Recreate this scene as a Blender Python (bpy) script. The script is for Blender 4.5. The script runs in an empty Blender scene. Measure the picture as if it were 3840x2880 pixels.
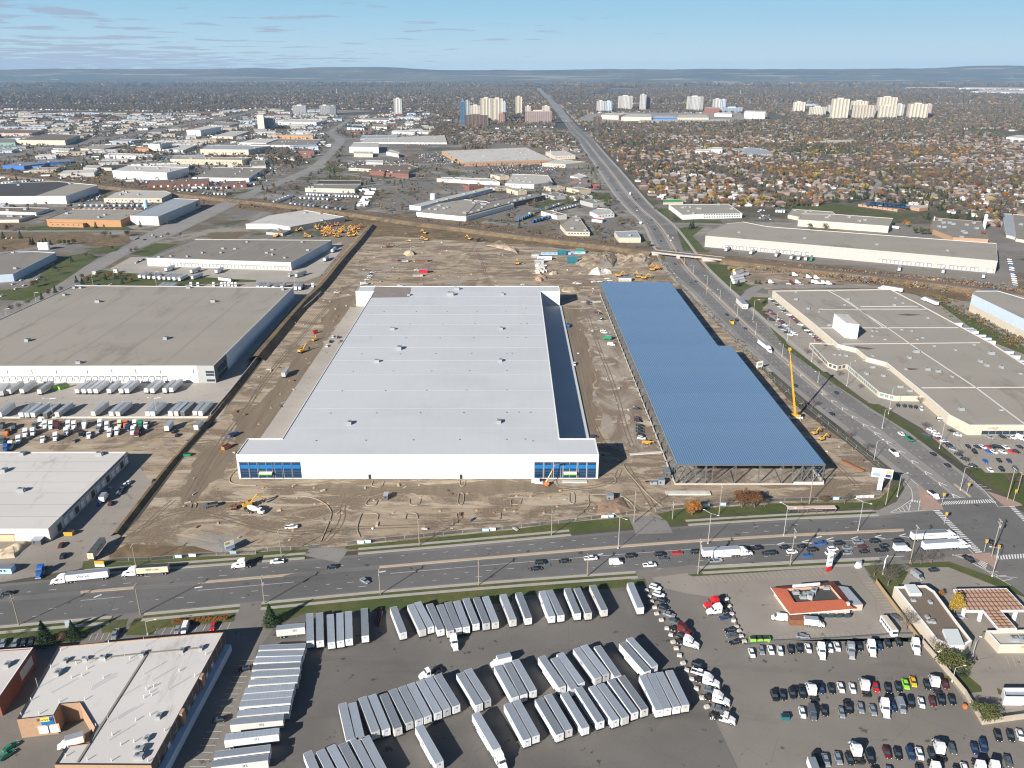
import bpy,math,random
import numpy as np
import mathutils.noise as mnoise
from mathutils import Vector,Matrix
from math import sin,cos,pi,atan,atan2,hypot,radians,degrees
random.seed(7);RNG=np.random.default_rng(11)
SC=bpy.context.scene;COL=SC.collection

# ---------------------------------------------------------------- camera
F=3000.;TH=atan(1173/3000);H=195.;S_,C_=sin(TH),cos(TH)
cd=bpy.data.cameras.new('camera');cam=bpy.data.objects.new('camera',cd);COL.objects.link(cam)
cd.sensor_width=36;cd.lens=36*F/3840;cd.clip_start=1;cd.clip_end=90000
cam.location=(0,0,H);cam.rotation_euler=(pi/2-TH,0,0);SC.camera=cam
# ---------------------------------------------------------------- light
SUN_EL,SUN_AZ=radians(25.3),radians(51.5)      # shadows run along SUN_AZ (from +X, counter-clockwise)
sd=bpy.data.lights.new('sun','SUN');sd.energy=5.0;sd.angle=radians(.53);sd.color=(1,.945,.88)
sun=bpy.data.objects.new('sun',sd);COL.objects.link(sun)
dvec=Vector((cos(SUN_AZ)*cos(SUN_EL),sin(SUN_AZ)*cos(SUN_EL),-sin(SUN_EL)))
sun.rotation_euler=dvec.to_track_quat('-Z','Y').to_euler();sun.location=(-300,-300,400)
w=bpy.data.worlds.new('World');SC.world=w;w.use_nodes=True
nt=w.node_tree;nt.nodes.clear();N=nt.nodes.new;L=nt.links.new
sky=N('ShaderNodeTexSky');sky.sky_type='NISHITA';sky.sun_disc=False;sky.sun_elevation=SUN_EL
sky.sun_rotation=pi/2-(SUN_AZ+pi);sky.altitude=200;sky.air_density=.75;sky.dust_density=.2;sky.ozone_density=2.5
bg=N('ShaderNodeBackground');bg.inputs[1].default_value=.05;out=N('ShaderNodeOutputWorld')
tc=N('ShaderNodeTexCoord');sep=N('ShaderNodeSeparateXYZ');L(tc.outputs['Generated'],sep.inputs[0])
def wm(op,a,b=None,c=None):
    n=N('ShaderNodeMath');n.operation=op
    for i,v in enumerate((a,b,c)):
        if v is None:continue
        if isinstance(v,(int,float)):n.inputs[i].default_value=v
        else:L(v,n.inputs[i])
    return n.outputs[0]
zc=wm('MAXIMUM',sep.outputs[2],.004)
cx=wm('DIVIDE',sep.outputs[0],wm('ADD',zc,.03));cy=wm('DIVIDE',sep.outputs[1],wm('ADD',zc,.03))
cmb=N('ShaderNodeCombineXYZ');L(cx,cmb.inputs[0]);L(cy,cmb.inputs[1])
no=N('ShaderNodeTexNoise');no.inputs['Scale'].default_value=1.0;no.inputs['Detail'].default_value=5;no.inputs['Roughness'].default_value=.55
L(cmb.outputs[0],no.inputs['Vector'])
no2=N('ShaderNodeTexNoise');no2.inputs['Scale'].default_value=.12;no2.inputs['Detail'].default_value=2;L(cmb.outputs[0],no2.inputs['Vector'])
cl=wm('ADD',wm('ADD',no.outputs[0],wm('MULTIPLY',wm('SUBTRACT',no2.outputs[0],.5),.4)),wm('MULTIPLY',cx,-.018))
mr=N('ShaderNodeMapRange');L(cl,mr.inputs[0]);mr.inputs[1].default_value=.625;mr.inputs[2].default_value=.685
mx=N('ShaderNodeMixRGB');L(wm('MULTIPLY',mr.outputs[0],.62),mx.inputs[0]);L(sky.outputs[0],mx.inputs[1]);mx.inputs[2].default_value=(4.2,4.7,6.0,1)
def sm(z0,z1):
    n=N('ShaderNodeMapRange');n.interpolation_type='SMOOTHSTEP';L(sep.outputs[2],n.inputs[0]);n.inputs[1].default_value=z0;n.inputs[2].default_value=z1;return n.outputs[0]
m1=N('ShaderNodeMixRGB');L(sm(-.005,.085),m1.inputs[0]);m1.inputs[1].default_value=(6.3,8.2,9.3,1);m1.inputs[2].default_value=(3.7,6.8,9.2,1)
m2=N('ShaderNodeMixRGB');L(sm(.05,.16),m2.inputs[0]);L(m1.outputs[0],m2.inputs[1]);L(sky.outputs[0],m2.inputs[2]);L(m2.outputs[0],mx.inputs[1])
L(mx.outputs[0],bg.inputs[0]);L(bg.outputs[0],out.inputs[0])
SC.view_settings.view_transform='Standard';SC.view_settings.look='None';SC.view_settings.exposure=.82
SC.view_settings.gamma=1;SC.view_settings.use_curve_mapping=False
SC.cycles.use_denoising=True;SC.cycles.volume_bounces=0;SC.cycles.max_bounces=5;SC.cycles.diffuse_bounces=1;SC.cycles.glossy_bounces=2
SC.cycles.transparent_max_bounces=8;SC.cycles.filter_width=1.2 if hasattr(SC.cycles,'filter_width') else 1.5

# ---------------------------------------------------------------- survey: photo tiles -> ground metres
T0={'a':200,'b':860,'c':1520,'d':2160}
def px(t,x,y):
    if t == 'f':return x*1.736,y*1.736
    if t == 's':return x,y
    return (int(t[1])-1)*960+x/2.304,T0[t[0]]+y/2.304
def G(p,z=0.):
    yp=(p[1]-1440)/F;k=(H-z)/(S_+yp*C_)
    return Vector(((p[0]-1920)/F*k,(C_-yp*S_)*k,z))
def at(t,x,y,z=0.):return G(px(t,x,y),z)
def hgt(t,base,top):
    b=at(t,*base);yp=(px(t,*top)[1]-1440)/F
    return H-b.y/(C_-yp*S_)*(S_+yp*C_)
def poly(s,z=0.):
    """'c1 10,20 30,40 d2 5,6' -> ground points"""
    r=[];t='f'
    for k in s.split():
        if ',' in k:x,y=k.split(',');r.append(at(t,float(x),float(y),z))
        else:t=k
    return r
def dist(p):return hypot(p[0],p[1])

# ---------------------------------------------------------------- materials
MATS={}
def mat(name,col,rough=.7,metal=0.,var=.0,scale=1.,spec=.3,objvar=0.,alpha=1.):
    if name in MATS:return MATS[name]
    m=bpy.data.materials.new(name);m.use_nodes=True;t=m.node_tree;b=t.nodes['Principled BSDF']
    b.inputs['Base Color'].default_value=(*col,1);b.inputs['Roughness'].default_value=rough;b.inputs['Metallic'].default_value=metal
    b.inputs['Specular IOR Level'].default_value=spec
    src=None
    if var:
        tcn=t.nodes.new('ShaderNodeTexCoord');n=t.nodes.new('ShaderNodeTexNoise');n.inputs['Scale'].default_value=scale;n.inputs['Detail'].default_value=6;n.inputs['Roughness'].default_value=.65
        t.links.new(tcn.outputs['Object'],n.inputs['Vector'])
        hs=t.nodes.new('ShaderNodeMixRGB');hs.inputs[1].default_value=(*[c*(1-var) for c in col],1);hs.inputs[2].default_value=(*[min(1,c*(1+var)) for c in col],1)
        mp=t.nodes.new('ShaderNodeMapRange');mp.inputs[1].default_value=.3;mp.inputs[2].default_value=.7
        t.links.new(n.outputs[0],mp.inputs[0]);t.links.new(mp.outputs[0],hs.inputs[0]);src=hs.outputs[0]
    if objvar:
        oi=t.nodes.new('ShaderNodeObjectInfo');hv=t.nodes.new('ShaderNodeHueSaturation')
        mp=t.nodes.new('ShaderNodeMapRange');mp.inputs[3].default_value=1-objvar;mp.inputs[4].default_value=1+objvar
        t.links.new(oi.outputs['Random'],mp.inputs[0]);t.links.new(mp.outputs[0],hv.inputs[2])
        if src:t.links.new(src,hv.inputs[4])
        else:hv.inputs[4].default_value=(*col,1)
        src=hv.outputs[0]
    if src:t.links.new(src,b.inputs['Base Color'])
    if alpha < 1:b.inputs['Alpha'].default_value=alpha
    MATS[name]=m;return m
def nmat(name,fn,rough=.85):
    """material whose colour comes out of fn(tree, object_coords)"""
    m=bpy.data.materials.new(name);m.use_nodes=True;t=m.node_tree;b=t.nodes['Principled BSDF']
    b.inputs['Roughness'].default_value=rough;b.inputs['Specular IOR Level'].default_value=.2
    tcn=t.nodes.new('ShaderNodeTexCoord');t.links.new(fn(t,tcn.outputs['Object']),b.inputs['Base Color']);MATS[name]=m;return m
def nz(t,v,scale,detail=6,rough=.6,stretch=(1,1,1),lo=.35,hi=.65,rot=0,dist=0.):
    mp=t.nodes.new('ShaderNodeMapping');mp.inputs['Scale'].default_value=stretch;mp.inputs['Rotation'].default_value=(0,0,rot);t.links.new(v,mp.inputs[0])
    n=t.nodes.new('ShaderNodeTexNoise');n.inputs['Scale'].default_value=scale;n.inputs['Detail'].default_value=detail;n.inputs['Roughness'].default_value=rough;n.inputs['Distortion'].default_value=dist
    t.links.new(mp.outputs[0],n.inputs['Vector'])
    r=t.nodes.new('ShaderNodeMapRange');r.inputs[1].default_value=lo;r.inputs[2].default_value=hi;t.links.new(n.outputs[0],r.inputs[0]);return r.outputs[0]
def mixc(t,f,a,b):
    m=t.nodes.new('ShaderNodeMixRGB')
    for i,v in ((0,f),(1,a),(2,b)):
        if isinstance(v,tuple):m.inputs[i].default_value=(*v,1)
        elif isinstance(v,(int,float)):m.inputs[i].default_value=v
        else:t.links.new(v,m.inputs[i])
    return m.outputs[0]
def mul(t,a,b):
    m=t.nodes.new('ShaderNodeMath');m.operation='MULTIPLY'
    for i,v in enumerate((a,b)):
        if isinstance(v,(int,float)):m.inputs[i].default_value=v
        else:t.links.new(v,m.inputs[i])
    return m.outputs[0]
def vor(t,v,scale,lo,hi,edge=False):
    n=t.nodes.new('ShaderNodeTexVoronoi');n.inputs['Scale'].default_value=scale
    if edge:n.feature='DISTANCE_TO_EDGE'
    t.links.new(v,n.inputs['Vector']);r=t.nodes.new('ShaderNodeMapRange');r.inputs[1].default_value=lo;r.inputs[2].default_value=hi
    t.links.new(n.outputs['Distance'],r.inputs[0]);return r.outputs[0],(None if edge else n.outputs[1])
def f_site(t,v):
    c=mixc(t,nz(t,v,.022,9,.68,(1,1.6,1),.44,.53,dist=1.4),(.33,.257,.172),(.148,.107,.069))
    c=mixc(t,nz(t,v,.06,9,.75,(.5,1.8,1),.52,.58,.4,.8),c,(.41,.345,.25))
    c=mixc(t,nz(t,v,.12,7,.7,(.35,1.7,1),.58,.63,.1,1.),c,(.135,.108,.078))
    c=mixc(t,mul(t,nz(t,v,.5,5,.7,(.15,1.8,1),.55,.75,1.35),.7),c,(.17,.125,.09))
    c=mixc(t,mul(t,nz(t,v,.012,5,.6,(1,1,1),.60,.66),.8),c,(.27,.26,.235))
    return mixc(t,mul(t,nz(t,v,1.1,4),.35),c,(.43,.36,.28))
nmat('site_dirt',f_site)
def f_pale(t,v):
    c=mixc(t,nz(t,v,.03,9,.7,(1.2,.6,1),.42,.54,0,1.2),(.31,.27,.215),(.20,.155,.115))
    c=mixc(t,nz(t,v,.09,7,.7,(1,.8,1),.54,.60,0,.8),c,(.43,.375,.29))
    return mixc(t,nz(t,v,.05,6,.7,(1,1,1),.61,.66),c,(.17,.15,.13))
nmat('site_pale',f_pale)
def f_dark_dirt(t,v):return mixc(t,nz(t,v,.08,7,.65,(3,.25,1)),(.165,.13,.09),(.225,.178,.125))
nmat('haul_dirt',f_dark_dirt)
def f_asph(c0,c1,crack=.5,tint=(.02,.02,.02)):
    def f(t,v):
        c=mixc(t,nz(t,v,.03,6,.6,(1,1,1)),c0,c1)
        c=mixc(t,mul(t,nz(t,v,.006,4,.5,(1,1,1),.45,.6),.35),c,tuple(x*1.35 for x in c1))
        c=mixc(t,mul(t,nz(t,v,2.2,3),.25),c,tuple(x*.7 for x in c0))
        e,_=vor(t,v,.045,0.,.004,True)
        m=t.nodes.new('ShaderNodeMath');m.operation='SUBTRACT';m.inputs[0].default_value=1;t.links.new(e,m.inputs[1])
        c=mixc(t,mul(t,m.outputs[0],crack*.5),c,tint)
        c=mixc(t,mul(t,nz(t,v,.05,6,.7,(.4,1.6,1),.55,.68,.4),.35),c,tuple(x*.6 for x in c0))
        return mixc(t,mul(t,nz(t,v,.22,3,.55,(1,1,1),.66,.70),.75),c,tuple(x*.35 for x in c0))
    return f
nmat('asphalt_dark',f_asph((.12,.117,.112),(.155,.15,.143)))
nmat('asphalt_yard',f_asph((.122,.113,.102),(.16,.148,.132)))
nmat('asphalt_grey',f_asph((.17,.155,.135),(.215,.195,.17)))
nmat('lot_tan',f_asph((.25,.225,.19),(.30,.27,.23),.7))
nmat('concrete_pave',f_asph((.33,.30,.26),(.40,.365,.315),.3))
nmat('avenue_grey',f_asph((.15,.143,.135),(.185,.178,.165),.2))
nmat('avenue_pale',f_asph((.21,.20,.185),(.26,.245,.225),.2))
def f_grass(t,v):
    c=mixc(t,nz(t,v,.05,7,.65,(1,1,1),.4,.62),(.062,.085,.024),(.105,.105,.038))
    return mixc(t,nz(t,v,.35,5,.6,(1,1,1),.5,.8),c,(.045,.066,.018))
nmat('grass_green',f_grass)
def f_weeds(t,v):
    c=mixc(t,nz(t,v,.03,8,.7,(1,1,1),.4,.6),(.19,.13,.075),(.11,.085,.045))
    return mixc(t,nz(t,v,.14,6,.7,(1,1,1),.5,.7),c,(.27,.19,.11))
nmat('weeds_brown',f_weeds)
def f_far(t,v):
    c=mixc(t,nz(t,v,.0016,6,.6,(1,1,1),.42,.6),(.075,.070,.050),(.115,.10,.072))
    c=mixc(t,nz(t,v,.012,6,.7,(1,1,1),.5,.62),c,(.055,.052,.045))
    _,vc=vor(t,v,.0022,0,1)
    s=t.nodes.new('ShaderNodeSeparateColor');t.links.new(vc,s.inputs[0])
    r=t.nodes.new('ShaderNodeMapRange');r.inputs[1].default_value=.74;r.inputs[2].default_value=.80;t.links.new(s.outputs[0],r.inputs[0])
    c=mixc(t,mul(t,r.outputs[0],.8),c,(.26,.21,.15))
    return c
nmat('far_land',f_far)
def f_hill(t,v):
    c=mixc(t,nz(t,v,.0008,7,.7,(.5,2.4,1),.42,.6),(.055,.06,.05),(.11,.10,.075))
    c=mixc(t,nz(t,v,.0016,6,.65,(.35,4,1),.56,.60),c,(.24,.21,.16))
    return mixc(t,nz(t,v,.005,4,.6,(.5,4,1),.66,.69),c,(.50,.48,.45))
nmat('hill_woods',f_hill)
def f_indus(t,v):
    c=mixc(t,nz(t,v,.009,6,.65,(1,1,1),.42,.5),(.29,.265,.225),(.175,.16,.14))
    c=mixc(t,nz(t,v,.006,7,.65,(1,1,1),.53,.57),c,(.15,.115,.07))
    c=mixc(t,nz(t,v,.011,6,.6,(1,1,1),.58,.61),c,(.075,.085,.035))
    return mixc(t,mul(t,nz(t,v,.2,5),.3),c,(.12,.11,.09))
nmat('industrial_ground',f_indus)
def f_suburb(t,v):
    c=mixc(t,nz(t,v,.02,5,.6,(1,1,1),.4,.6),(.085,.078,.045),(.14,.115,.085))
    return mixc(t,nz(t,v,.09,5,.6,(1,1,1),.5,.65),c,(.06,.065,.03))
nmat('suburb_ground',f_suburb)
def f_roof(base,dark,seam=0.,stain=.5):
    def f(t,v):
        c=mixc(t,mul(t,nz(t,v,.012,6,.6,(1,2.5,1),.45,.62),.5),base,tuple(x*.88 for x in base))
        c=mixc(t,mul(t,nz(t,v,.03,8,.78,(1.7,.5,1),.535,.64,.7,.6),stain),c,dark)
        c=mixc(t,mul(t,nz(t,v,1.2,3,.5),.12),c,tuple(x*.8 for x in base))
        if seam:
            s=t.nodes.new('ShaderNodeSeparateXYZ');t.links.new(v,s.inputs[0])
            for ax,per in ((0,seam),(1,seam*4)):
                m=t.nodes.new('ShaderNodeMath');m.operation='PINGPONG';m.inputs[1].default_value=per/2;t.links.new(s.outputs[ax],m.inputs[0])
                r=t.nodes.new('ShaderNodeMapRange');r.inputs[1].default_value=.12;r.inputs[2].default_value=.05;t.links.new(m.outputs[0],r.inputs[0])
                c=mixc(t,mul(t,r.outputs[0],.25),c,dark)
        return c
    return f
nmat('roof_white_membrane',f_roof((.525,.545,.55),(.38,.37,.34),6,.12),.55)
nmat('roof_tan_gravel',f_roof((.31,.283,.238),(.16,.14,.11),0,.5))
nmat('roof_grey_gravel',f_roof((.23,.21,.18),(.12,.105,.085),0,.7))
nmat('roof_old_white',f_roof((.57,.545,.51),(.20,.165,.13),0,.45))
nmat('roof_pale',f_roof((.50,.48,.44),(.24,.21,.17),3.5,.5))
nmat('roof_dark',f_roof((.07,.068,.065),(.04,.04,.04),0,.3))
nmat('roof_cream',f_roof((.44,.42,.37),(.30,.27,.22),0,.4))
nmat('roof_bluegrey',f_roof((.30,.33,.36),(.22,.23,.24),3,.3))
nmat('roof_brown',f_roof((.17,.135,.105),(.10,.08,.065),0,.4))
def f_brick(c0,c1):
    def f(t,v):return mixc(t,nz(t,v,1.4,5,.7),c0,c1)
    return f
nmat('brick_tan',f_brick((.42,.27,.17),(.35,.22,.135)))
nmat('brick_red',f_brick((.24,.10,.07),(.18,.08,.058)))
nmat('brick_brown',f_brick((.17,.12,.09),(.13,.09,.07)))
nmat('red_tile',f_brick((.34,.095,.05),(.29,.08,.045)))
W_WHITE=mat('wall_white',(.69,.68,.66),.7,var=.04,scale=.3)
W_OFF=mat('wall_offwhite',(.54,.52,.48),.7,var=.06,scale=.2)
W_CREAM=mat('wall_cream',(.53,.47,.37),.8,var=.05,scale=.2)
W_TAN=mat('wall_tan',(.50,.42,.31),.8,var=.06,scale=.2)
W_GREY=mat('wall_grey',(.36,.36,.35),.8,var=.06,scale=.2)
W_DGREY=mat('wall_charcoal',(.11,.115,.12),.7)
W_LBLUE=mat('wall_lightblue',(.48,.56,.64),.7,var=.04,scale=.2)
W_BLUE=mat('wall_blue',(.03,.14,.42),.6)
W_ORANGE=mat('wall_orange',(.42,.22,.10),.8,var=.08,scale=.3)
W_CONC=mat('concrete',(.50,.47,.42),.85,var=.12,scale=.4)
W_PINK=mat('wall_pink',(.58,.42,.36),.8)
W_BEIGE=mat('wall_beige',(.58,.52,.42),.8)
GLASS=mat('window_glass',(.03,.05,.07),.12,0,spec=.6)
GLASSB=mat('blue_glass',(.006,.035,.085),.15,spec=.55)
GLASSP=mat('blue_film_pane',(.015,.145,.38),.35)
WHITE=mat('white_paint',(.80,.80,.79),.4);LINEW=mat('road_paint_white',(.66,.65,.62),.7,var=.15,scale=1.5)
LINEY=mat('road_paint_tan',(.50,.40,.24),.8)
KERB=mat('kerb_concrete',(.36,.335,.29),.85,var=.08,scale=.5);WALK=mat('sidewalk_concrete',(.345,.32,.28),.85,var=.1,scale=.4)
MEDIAN=mat('median_concrete',(.42,.34,.25),.85,var=.08,scale=.3);PAVER=mat('paver_pink',(.34,.235,.185),.85,var=.1,scale=.5)
STEEL=mat('steel_grey',(.16,.17,.18),.5,.4);GALV=mat('galvanised',(.50,.51,.50),.45,.3);BLACK=mat('rubber_black',(.018,.018,.018),.8)
DARK=mat('chassis_black',(.03,.03,.032),.6);WOOD=mat('pole_wood',(.27,.235,.18),.9,var=.1,scale=2);YEL=mat('machine_yellow',(.60,.33,.05),.5)
ORG=mat('machine_orange',(.58,.17,.05),.5);LIME=mat('lime_green',(.26,.50,.07),.45);RUST=mat('rusty_steel',(.20,.085,.045),.85,var=.2,scale=1)
LBLUE=mat('pale_blue_sign',(.38,.60,.85),.6);TRED=mat('tail_red',(.40,.02,.02),.4);LAMP=mat('lamp_lens',(.85,.83,.75),.3)
ALUM=mat('trailer_roof_alu',(.33,.37,.41),.42,.35,var=.08,scale=.25,objvar=.30);BALLAST=mat('rail_ballast',(.10,.085,.075),.9,var=.2,scale=.6)
RAIL=mat('rail_steel',(.16,.12,.10),.4,.6);DECK=None

# ---------------------------------------------------------------- mesh helpers
class MB:
    def __init__(s):s.v=[];s.f=[];s.m=[];s.ms=[]
    def mi(s,m):
        if m not in s.ms:s.ms.append(m)
        return s.ms.index(m)
    def face(s,pts,m):
        i=len(s.v);s.v += [tuple(p) for p in pts];s.f.append(tuple(range(i,i+len(pts))));s.m.append(s.mi(m))
    def hexa(s,p,m):
        i=len(s.v);s.v += [tuple(q) for q in p];k=s.mi(m)
        for f in ((0,3,2,1),(4,5,6,7),(0,1,5,4),(1,2,6,5),(2,3,7,6),(3,0,4,7)):
            s.f.append(tuple(i+j for j in f));s.m.append(k)
        return s
    def box(s,x0,x1,y0,y1,z0,z1,m):
        return s.hexa([(x0,y0,z0),(x1,y0,z0),(x1,y1,z0),(x0,y1,z0),(x0,y0,z1),(x1,y0,z1),(x1,y1,z1),(x0,y1,z1)],m)
    def frus(s,a,b,m):   # a,b=(x0,x1,y0,y1,z)
        return s.hexa([(a[0],a[2],a[4]),(a[1],a[2],a[4]),(a[1],a[3],a[4]),(a[0],a[3],a[4]),(b[0],b[2],b[4]),(b[1],b[2],b[4]),(b[1],b[3],b[4]),(b[0],b[3],b[4])],m)
    def loft(s,secs,m):   # sections (x, halfwidth, z0, z1)
        i=len(s.v);k=s.mi(m)
        for x,h,a,b in secs:s.v += [(x,-h,a),(x,h,a),(x,h*.93,b),(x,-h*.93,b)]
        for j in range(len(secs)-1):
            q=i+4*j
            for e in range(4):s.f.append((q+e,q+(e+1) % 4,q+4+(e+1) % 4,q+4+e));s.m.append(k)
        s.f.append((i+3,i+2,i+1,i));s.m.append(k);q=i+4*(len(secs)-1);s.f.append((q,q+1,q+2,q+3));s.m.append(k);return s
    def tube(s,a,b,r,m,n=6,r2=None):
        a,b=Vector(a),Vector(b);r2=r if r2 is None else r2;d=(b-a).normalized()
        u=d.orthogonal().normalized();v=d.cross(u);i=len(s.v);k=s.mi(m)
        for c,rr in ((a,r),(b,r2)):
            for j in range(n):s.v.append(tuple(c+u*(rr*cos(2*pi*j/n))+v*(rr*sin(2*pi*j/n))))
        for j in range(n):s.f.append((i+j,i+(j+1) % n,i+n+(j+1) % n,i+n+j));s.m.append(k)
        s.f.append(tuple(i+j for j in reversed(range(n))));s.m.append(k);s.f.append(tuple(i+n+j for j in range(n)));s.m.append(k);return s
    def prism(s,pts,z0,z1,m,mt=None):
        n=len(pts);i=len(s.v);k=s.mi(m)
        s.v += [(p[0],p[1],z0) for p in pts]+[(p[0],p[1],z1) for p in pts]
        for j in range(n):s.f.append((i+j,i+(j+1) % n,i+n+(j+1) % n,i+n+j));s.m.append(k)
        s.f.append(tuple(i+n+j for j in range(n)));s.m.append(s.mi(mt or m));s.f.append(tuple(i+j for j in reversed(range(n))));s.m.append(k);return s
    def mesh(s,name):
        me=bpy.data.meshes.new(name);me.from_pydata(s.v,[],s.f)
        for m in s.ms:me.materials.append(m)
        me.polygons.foreach_set('material_index',s.m);me.update();return me
    def build(s,name,parent=None,loc=None,kind=None):return link(name,s.mesh(name),parent,loc,kind)
def link(name,data,parent=None,loc=None,kind=None,rz=0.):
    o=bpy.data.objects.new(name,data);COL.objects.link(o)
    if parent:o.parent=parent
    if loc is not None:o.location=loc
    if rz:o.rotation_euler[2]=rz
    if kind:o['kind']=kind
    return o
def tag(o,label=None,cat=None,group=None,kind=None):
    if label:o['label']=label
    if cat:o['category']=cat
    if group:o['group']=group
    if kind:o['kind']=kind
    return o
def empty(name,loc,label,cat,group=None,rz=0.):
    o=bpy.data.objects.new(name,None);COL.objects.link(o);o.location=loc;o.rotation_euler=(0,0,rz);o.empty_display_size=1
    return tag(o,label,cat,group)
ORD=['first','second','third','fourth','fifth','sixth','seventh','eighth','ninth','tenth','eleventh','twelfth','thirteenth','fourteenth','fifteenth','sixteenth','seventeenth','eighteenth','nineteenth','twentieth']
def nth(i):return ORD[i] if i < 20 else '%dth' % (i+1) if (i+1) % 10 not in (1,2,3) else '%d%s' % (i+1,{1:'st',2:'nd',3:'rd'}[(i+1) % 10])
LV=.02;_sc=0
from mathutils.geometry import tessellate_polygon
def ragged(pts,amp,step=3.):
    q=resamp(list(pts)+[pts[0]],step)[:-1]
    return [p+mnoise.noise_vector(Vector((p.x*.045,p.y*.045,3)))*amp+mnoise.noise_vector(Vector((p.x*.2,p.y*.2,9)))*amp*.35 for p in q]
def sheet(name,pts,m,lev,kind='structure',label=None,z=None,rag=0):
    if rag:pts=ragged(pts,rag)
    global _sc;_sc += 1
    z=(lev*LV if z is None else z)+(_sc % 24)*.0008
    b=MB();P3=[Vector((p[0],p[1],z)) for p in pts]
    for t in tessellate_polygon([P3]):
        q=[P3[i] for i in t]
        if (q[1]-q[0]).cross(q[2]-q[0]).z < 0:q.reverse()
        b.face(q,m)
    o=link(name,b.mesh(name),kind=kind)
    if label:o['label']=label
    return o
def resamp(pts,step):
    out=[Vector(pts[0])]
    for a,b in zip(pts,pts[1:]):
        n=max(1,int((Vector(b)-Vector(a)).length/step))
        for i in range(1,n+1):out.append(Vector(a).lerp(Vector(b),i/n))
    return out
def smooth(pts,it=2):
    for _ in range(it):
        q=[pts[0]]
        for a,b in zip(pts,pts[1:]):q += [a.lerp(b,.25),a.lerp(b,.75)]
        pts=q+[pts[-1]]
    return pts
def offs(pts,d):
    r=[]
    for i,p in enumerate(pts):
        a=pts[max(0,i-1)];b=pts[min(len(pts)-1,i+1)];t=(b-a);t.z=0;t.normalize();r.append(Vector((p.x-t.y*d,p.y+t.x*d,p.z)))
    return r
def strip(b,A,B,z,m,z0=None):
    for i in range(len(A)-1):
        q=[A[i],A[i+1],B[i+1],B[i]]
        if (q[1]-q[0]).cross(q[2]-q[0]).z < 0:q.reverse()
        b.face([(p.x,p.y,z) for p in q],m)
    if z0 is not None:
        for X in (A,B):
            for i in range(len(X)-1):b.face([(X[i].x,X[i].y,z0),(X[i+1].x,X[i+1].y,z0),(X[i+1].x,X[i+1].y,z),(X[i].x,X[i].y,z)],m)
def band(name,pts,d0,d1,z,m,raised=False,kind='structure'):
    b=MB();strip(b,offs(pts,d0),offs(pts,d1),z,m,0. if raised else None);return b.build(name,kind=kind)
def mixline(A,B,f):return [a.lerp(b,f) for a,b in zip(A,B)]
def dashes(b,pts,wd,on,off,z,m,start=0.):
    L_=0;pts=resamp(pts,3.);acc=start
    for a,c in zip(pts,pts[1:]):
        d=(c-a).length
        if d < 1e-6:continue
        ph=acc % (on+off) if off else 0
        if ph < on:
            t=(c-a)/d;n=Vector((-t.y,t.x,0))*wd/2;e=a+t*min(d,on-ph if off else d)
            b.face([(a-n).to_tuple()[:2]+(z,),(e-n).to_tuple()[:2]+(z,),(e+n).to_tuple()[:2]+(z,),(a+n).to_tuple()[:2]+(z,)],m)
        acc += d
# ================================================================ ground
b=MB();R=60000
b.face([(-18000,-400,0),(18000,-400,0),(18000,16400,0),(-18000,16400,0)],MATS['far_land'])
b.build('terrain',kind='structure')
M_=MATS
def Z(lev):return lev*LV
# big tracts
sheet('suburb_ground',poly('f 1262,262 1400,430 1500,492 2330,560 2500,330 2400,225 1215,225'),M_['suburb_ground'],1)
sheet('industrial_ground',poly('f -500,262 -500,700 -500,1300 200,1220 700,505 860,480 1430,545 1400,440 1270,285 1000,262 760,248 400,255'),M_['industrial_ground'],1)
sheet('east_industrial_ground',poly('f 1400,430 1500,545 1620,640 1960,890 2130,1010 2700,1250 2700,620 2400,500 1500,465'),M_['industrial_ground'],1)
sheet('south_ground',poly('f -500,1340 200,1240 1300,1170 2300,1130 2800,1300 2800,1800 -900,1800'),M_['asphalt_grey'],1)
# left yards
sheet('left_yard',poly('b1 -900,900 -300,800 300,640 640,480 1400,470 b2 260,470 560,470 575,500 330,760 -60,1150 b1 1900,1640 c1 1800,120 c1 -900,120'),M_['concrete_pave'],2)
sheet('truck_lot',poly('c1 -900,118 0,118 1800,118 1500,480 1330,700 1100,400 0,398 -900,398'),M_['site_dirt'],3)
sheet('left_drive',poly('c1 1120,410 1500,480 900,1330 660,1420 0,1530 -900,1650 -900,1170 0,1165 440,1175'),M_['lot_tan'],2)
sheet('dock_court',poly('b1 1130,240 1265,240 b2 300,285 b2 660,130 740,110 730,190 560,400 420,450 -50,470 b1 1150,460 950,340'),M_['concrete_pave'],2)
# site
sheet('construction_site',poly('f 205,1222 300,1120 400,985 470,905 560,790 640,680 700,600 775,505 860,482 1010,497 1150,515 1300,530 1430,552 1455,590 1500,640 1560,700 1640,790 1700,860 1740,893 1840,965 1925,1035 1918,1078 1900,1092 1700,1107 1500,1112 1400,1128 1300,1137 1100,1163 900,1183 700,1194 500,1202 300,1215'),M_['site_dirt'],3)
sheet('haul_road',poly('b2 860,560 840,650 700,800 250,1659 c2 100,298 c1 1700,400 1560,830 1700,820 2050,400 1990,60 b1 2212,1500 b2 100,1400 560,900 640,620'),M_['haul_dirt'],4,rag=5)
sheet('haul_road_east',poly('b3 420,680 560,690 700,1200 720,1659 c3 750,330 650,300 b3 610,1659 500,1100'),M_['haul_dirt'],4,rag=5)
sheet('site_lane',poly('c2 330,690 640,690 2212,660 c3 350,670 400,760 0,740 c2 1500,760 900,770 560,760'),M_['haul_dirt'],4,rag=5)
sheet('slab_yard_east',poly('b3 560,560 770,630 1230,1659 c3 1290,400 1000,420 800,330 b3 620,700'),M_['site_pale'],4,rag=5)
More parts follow.
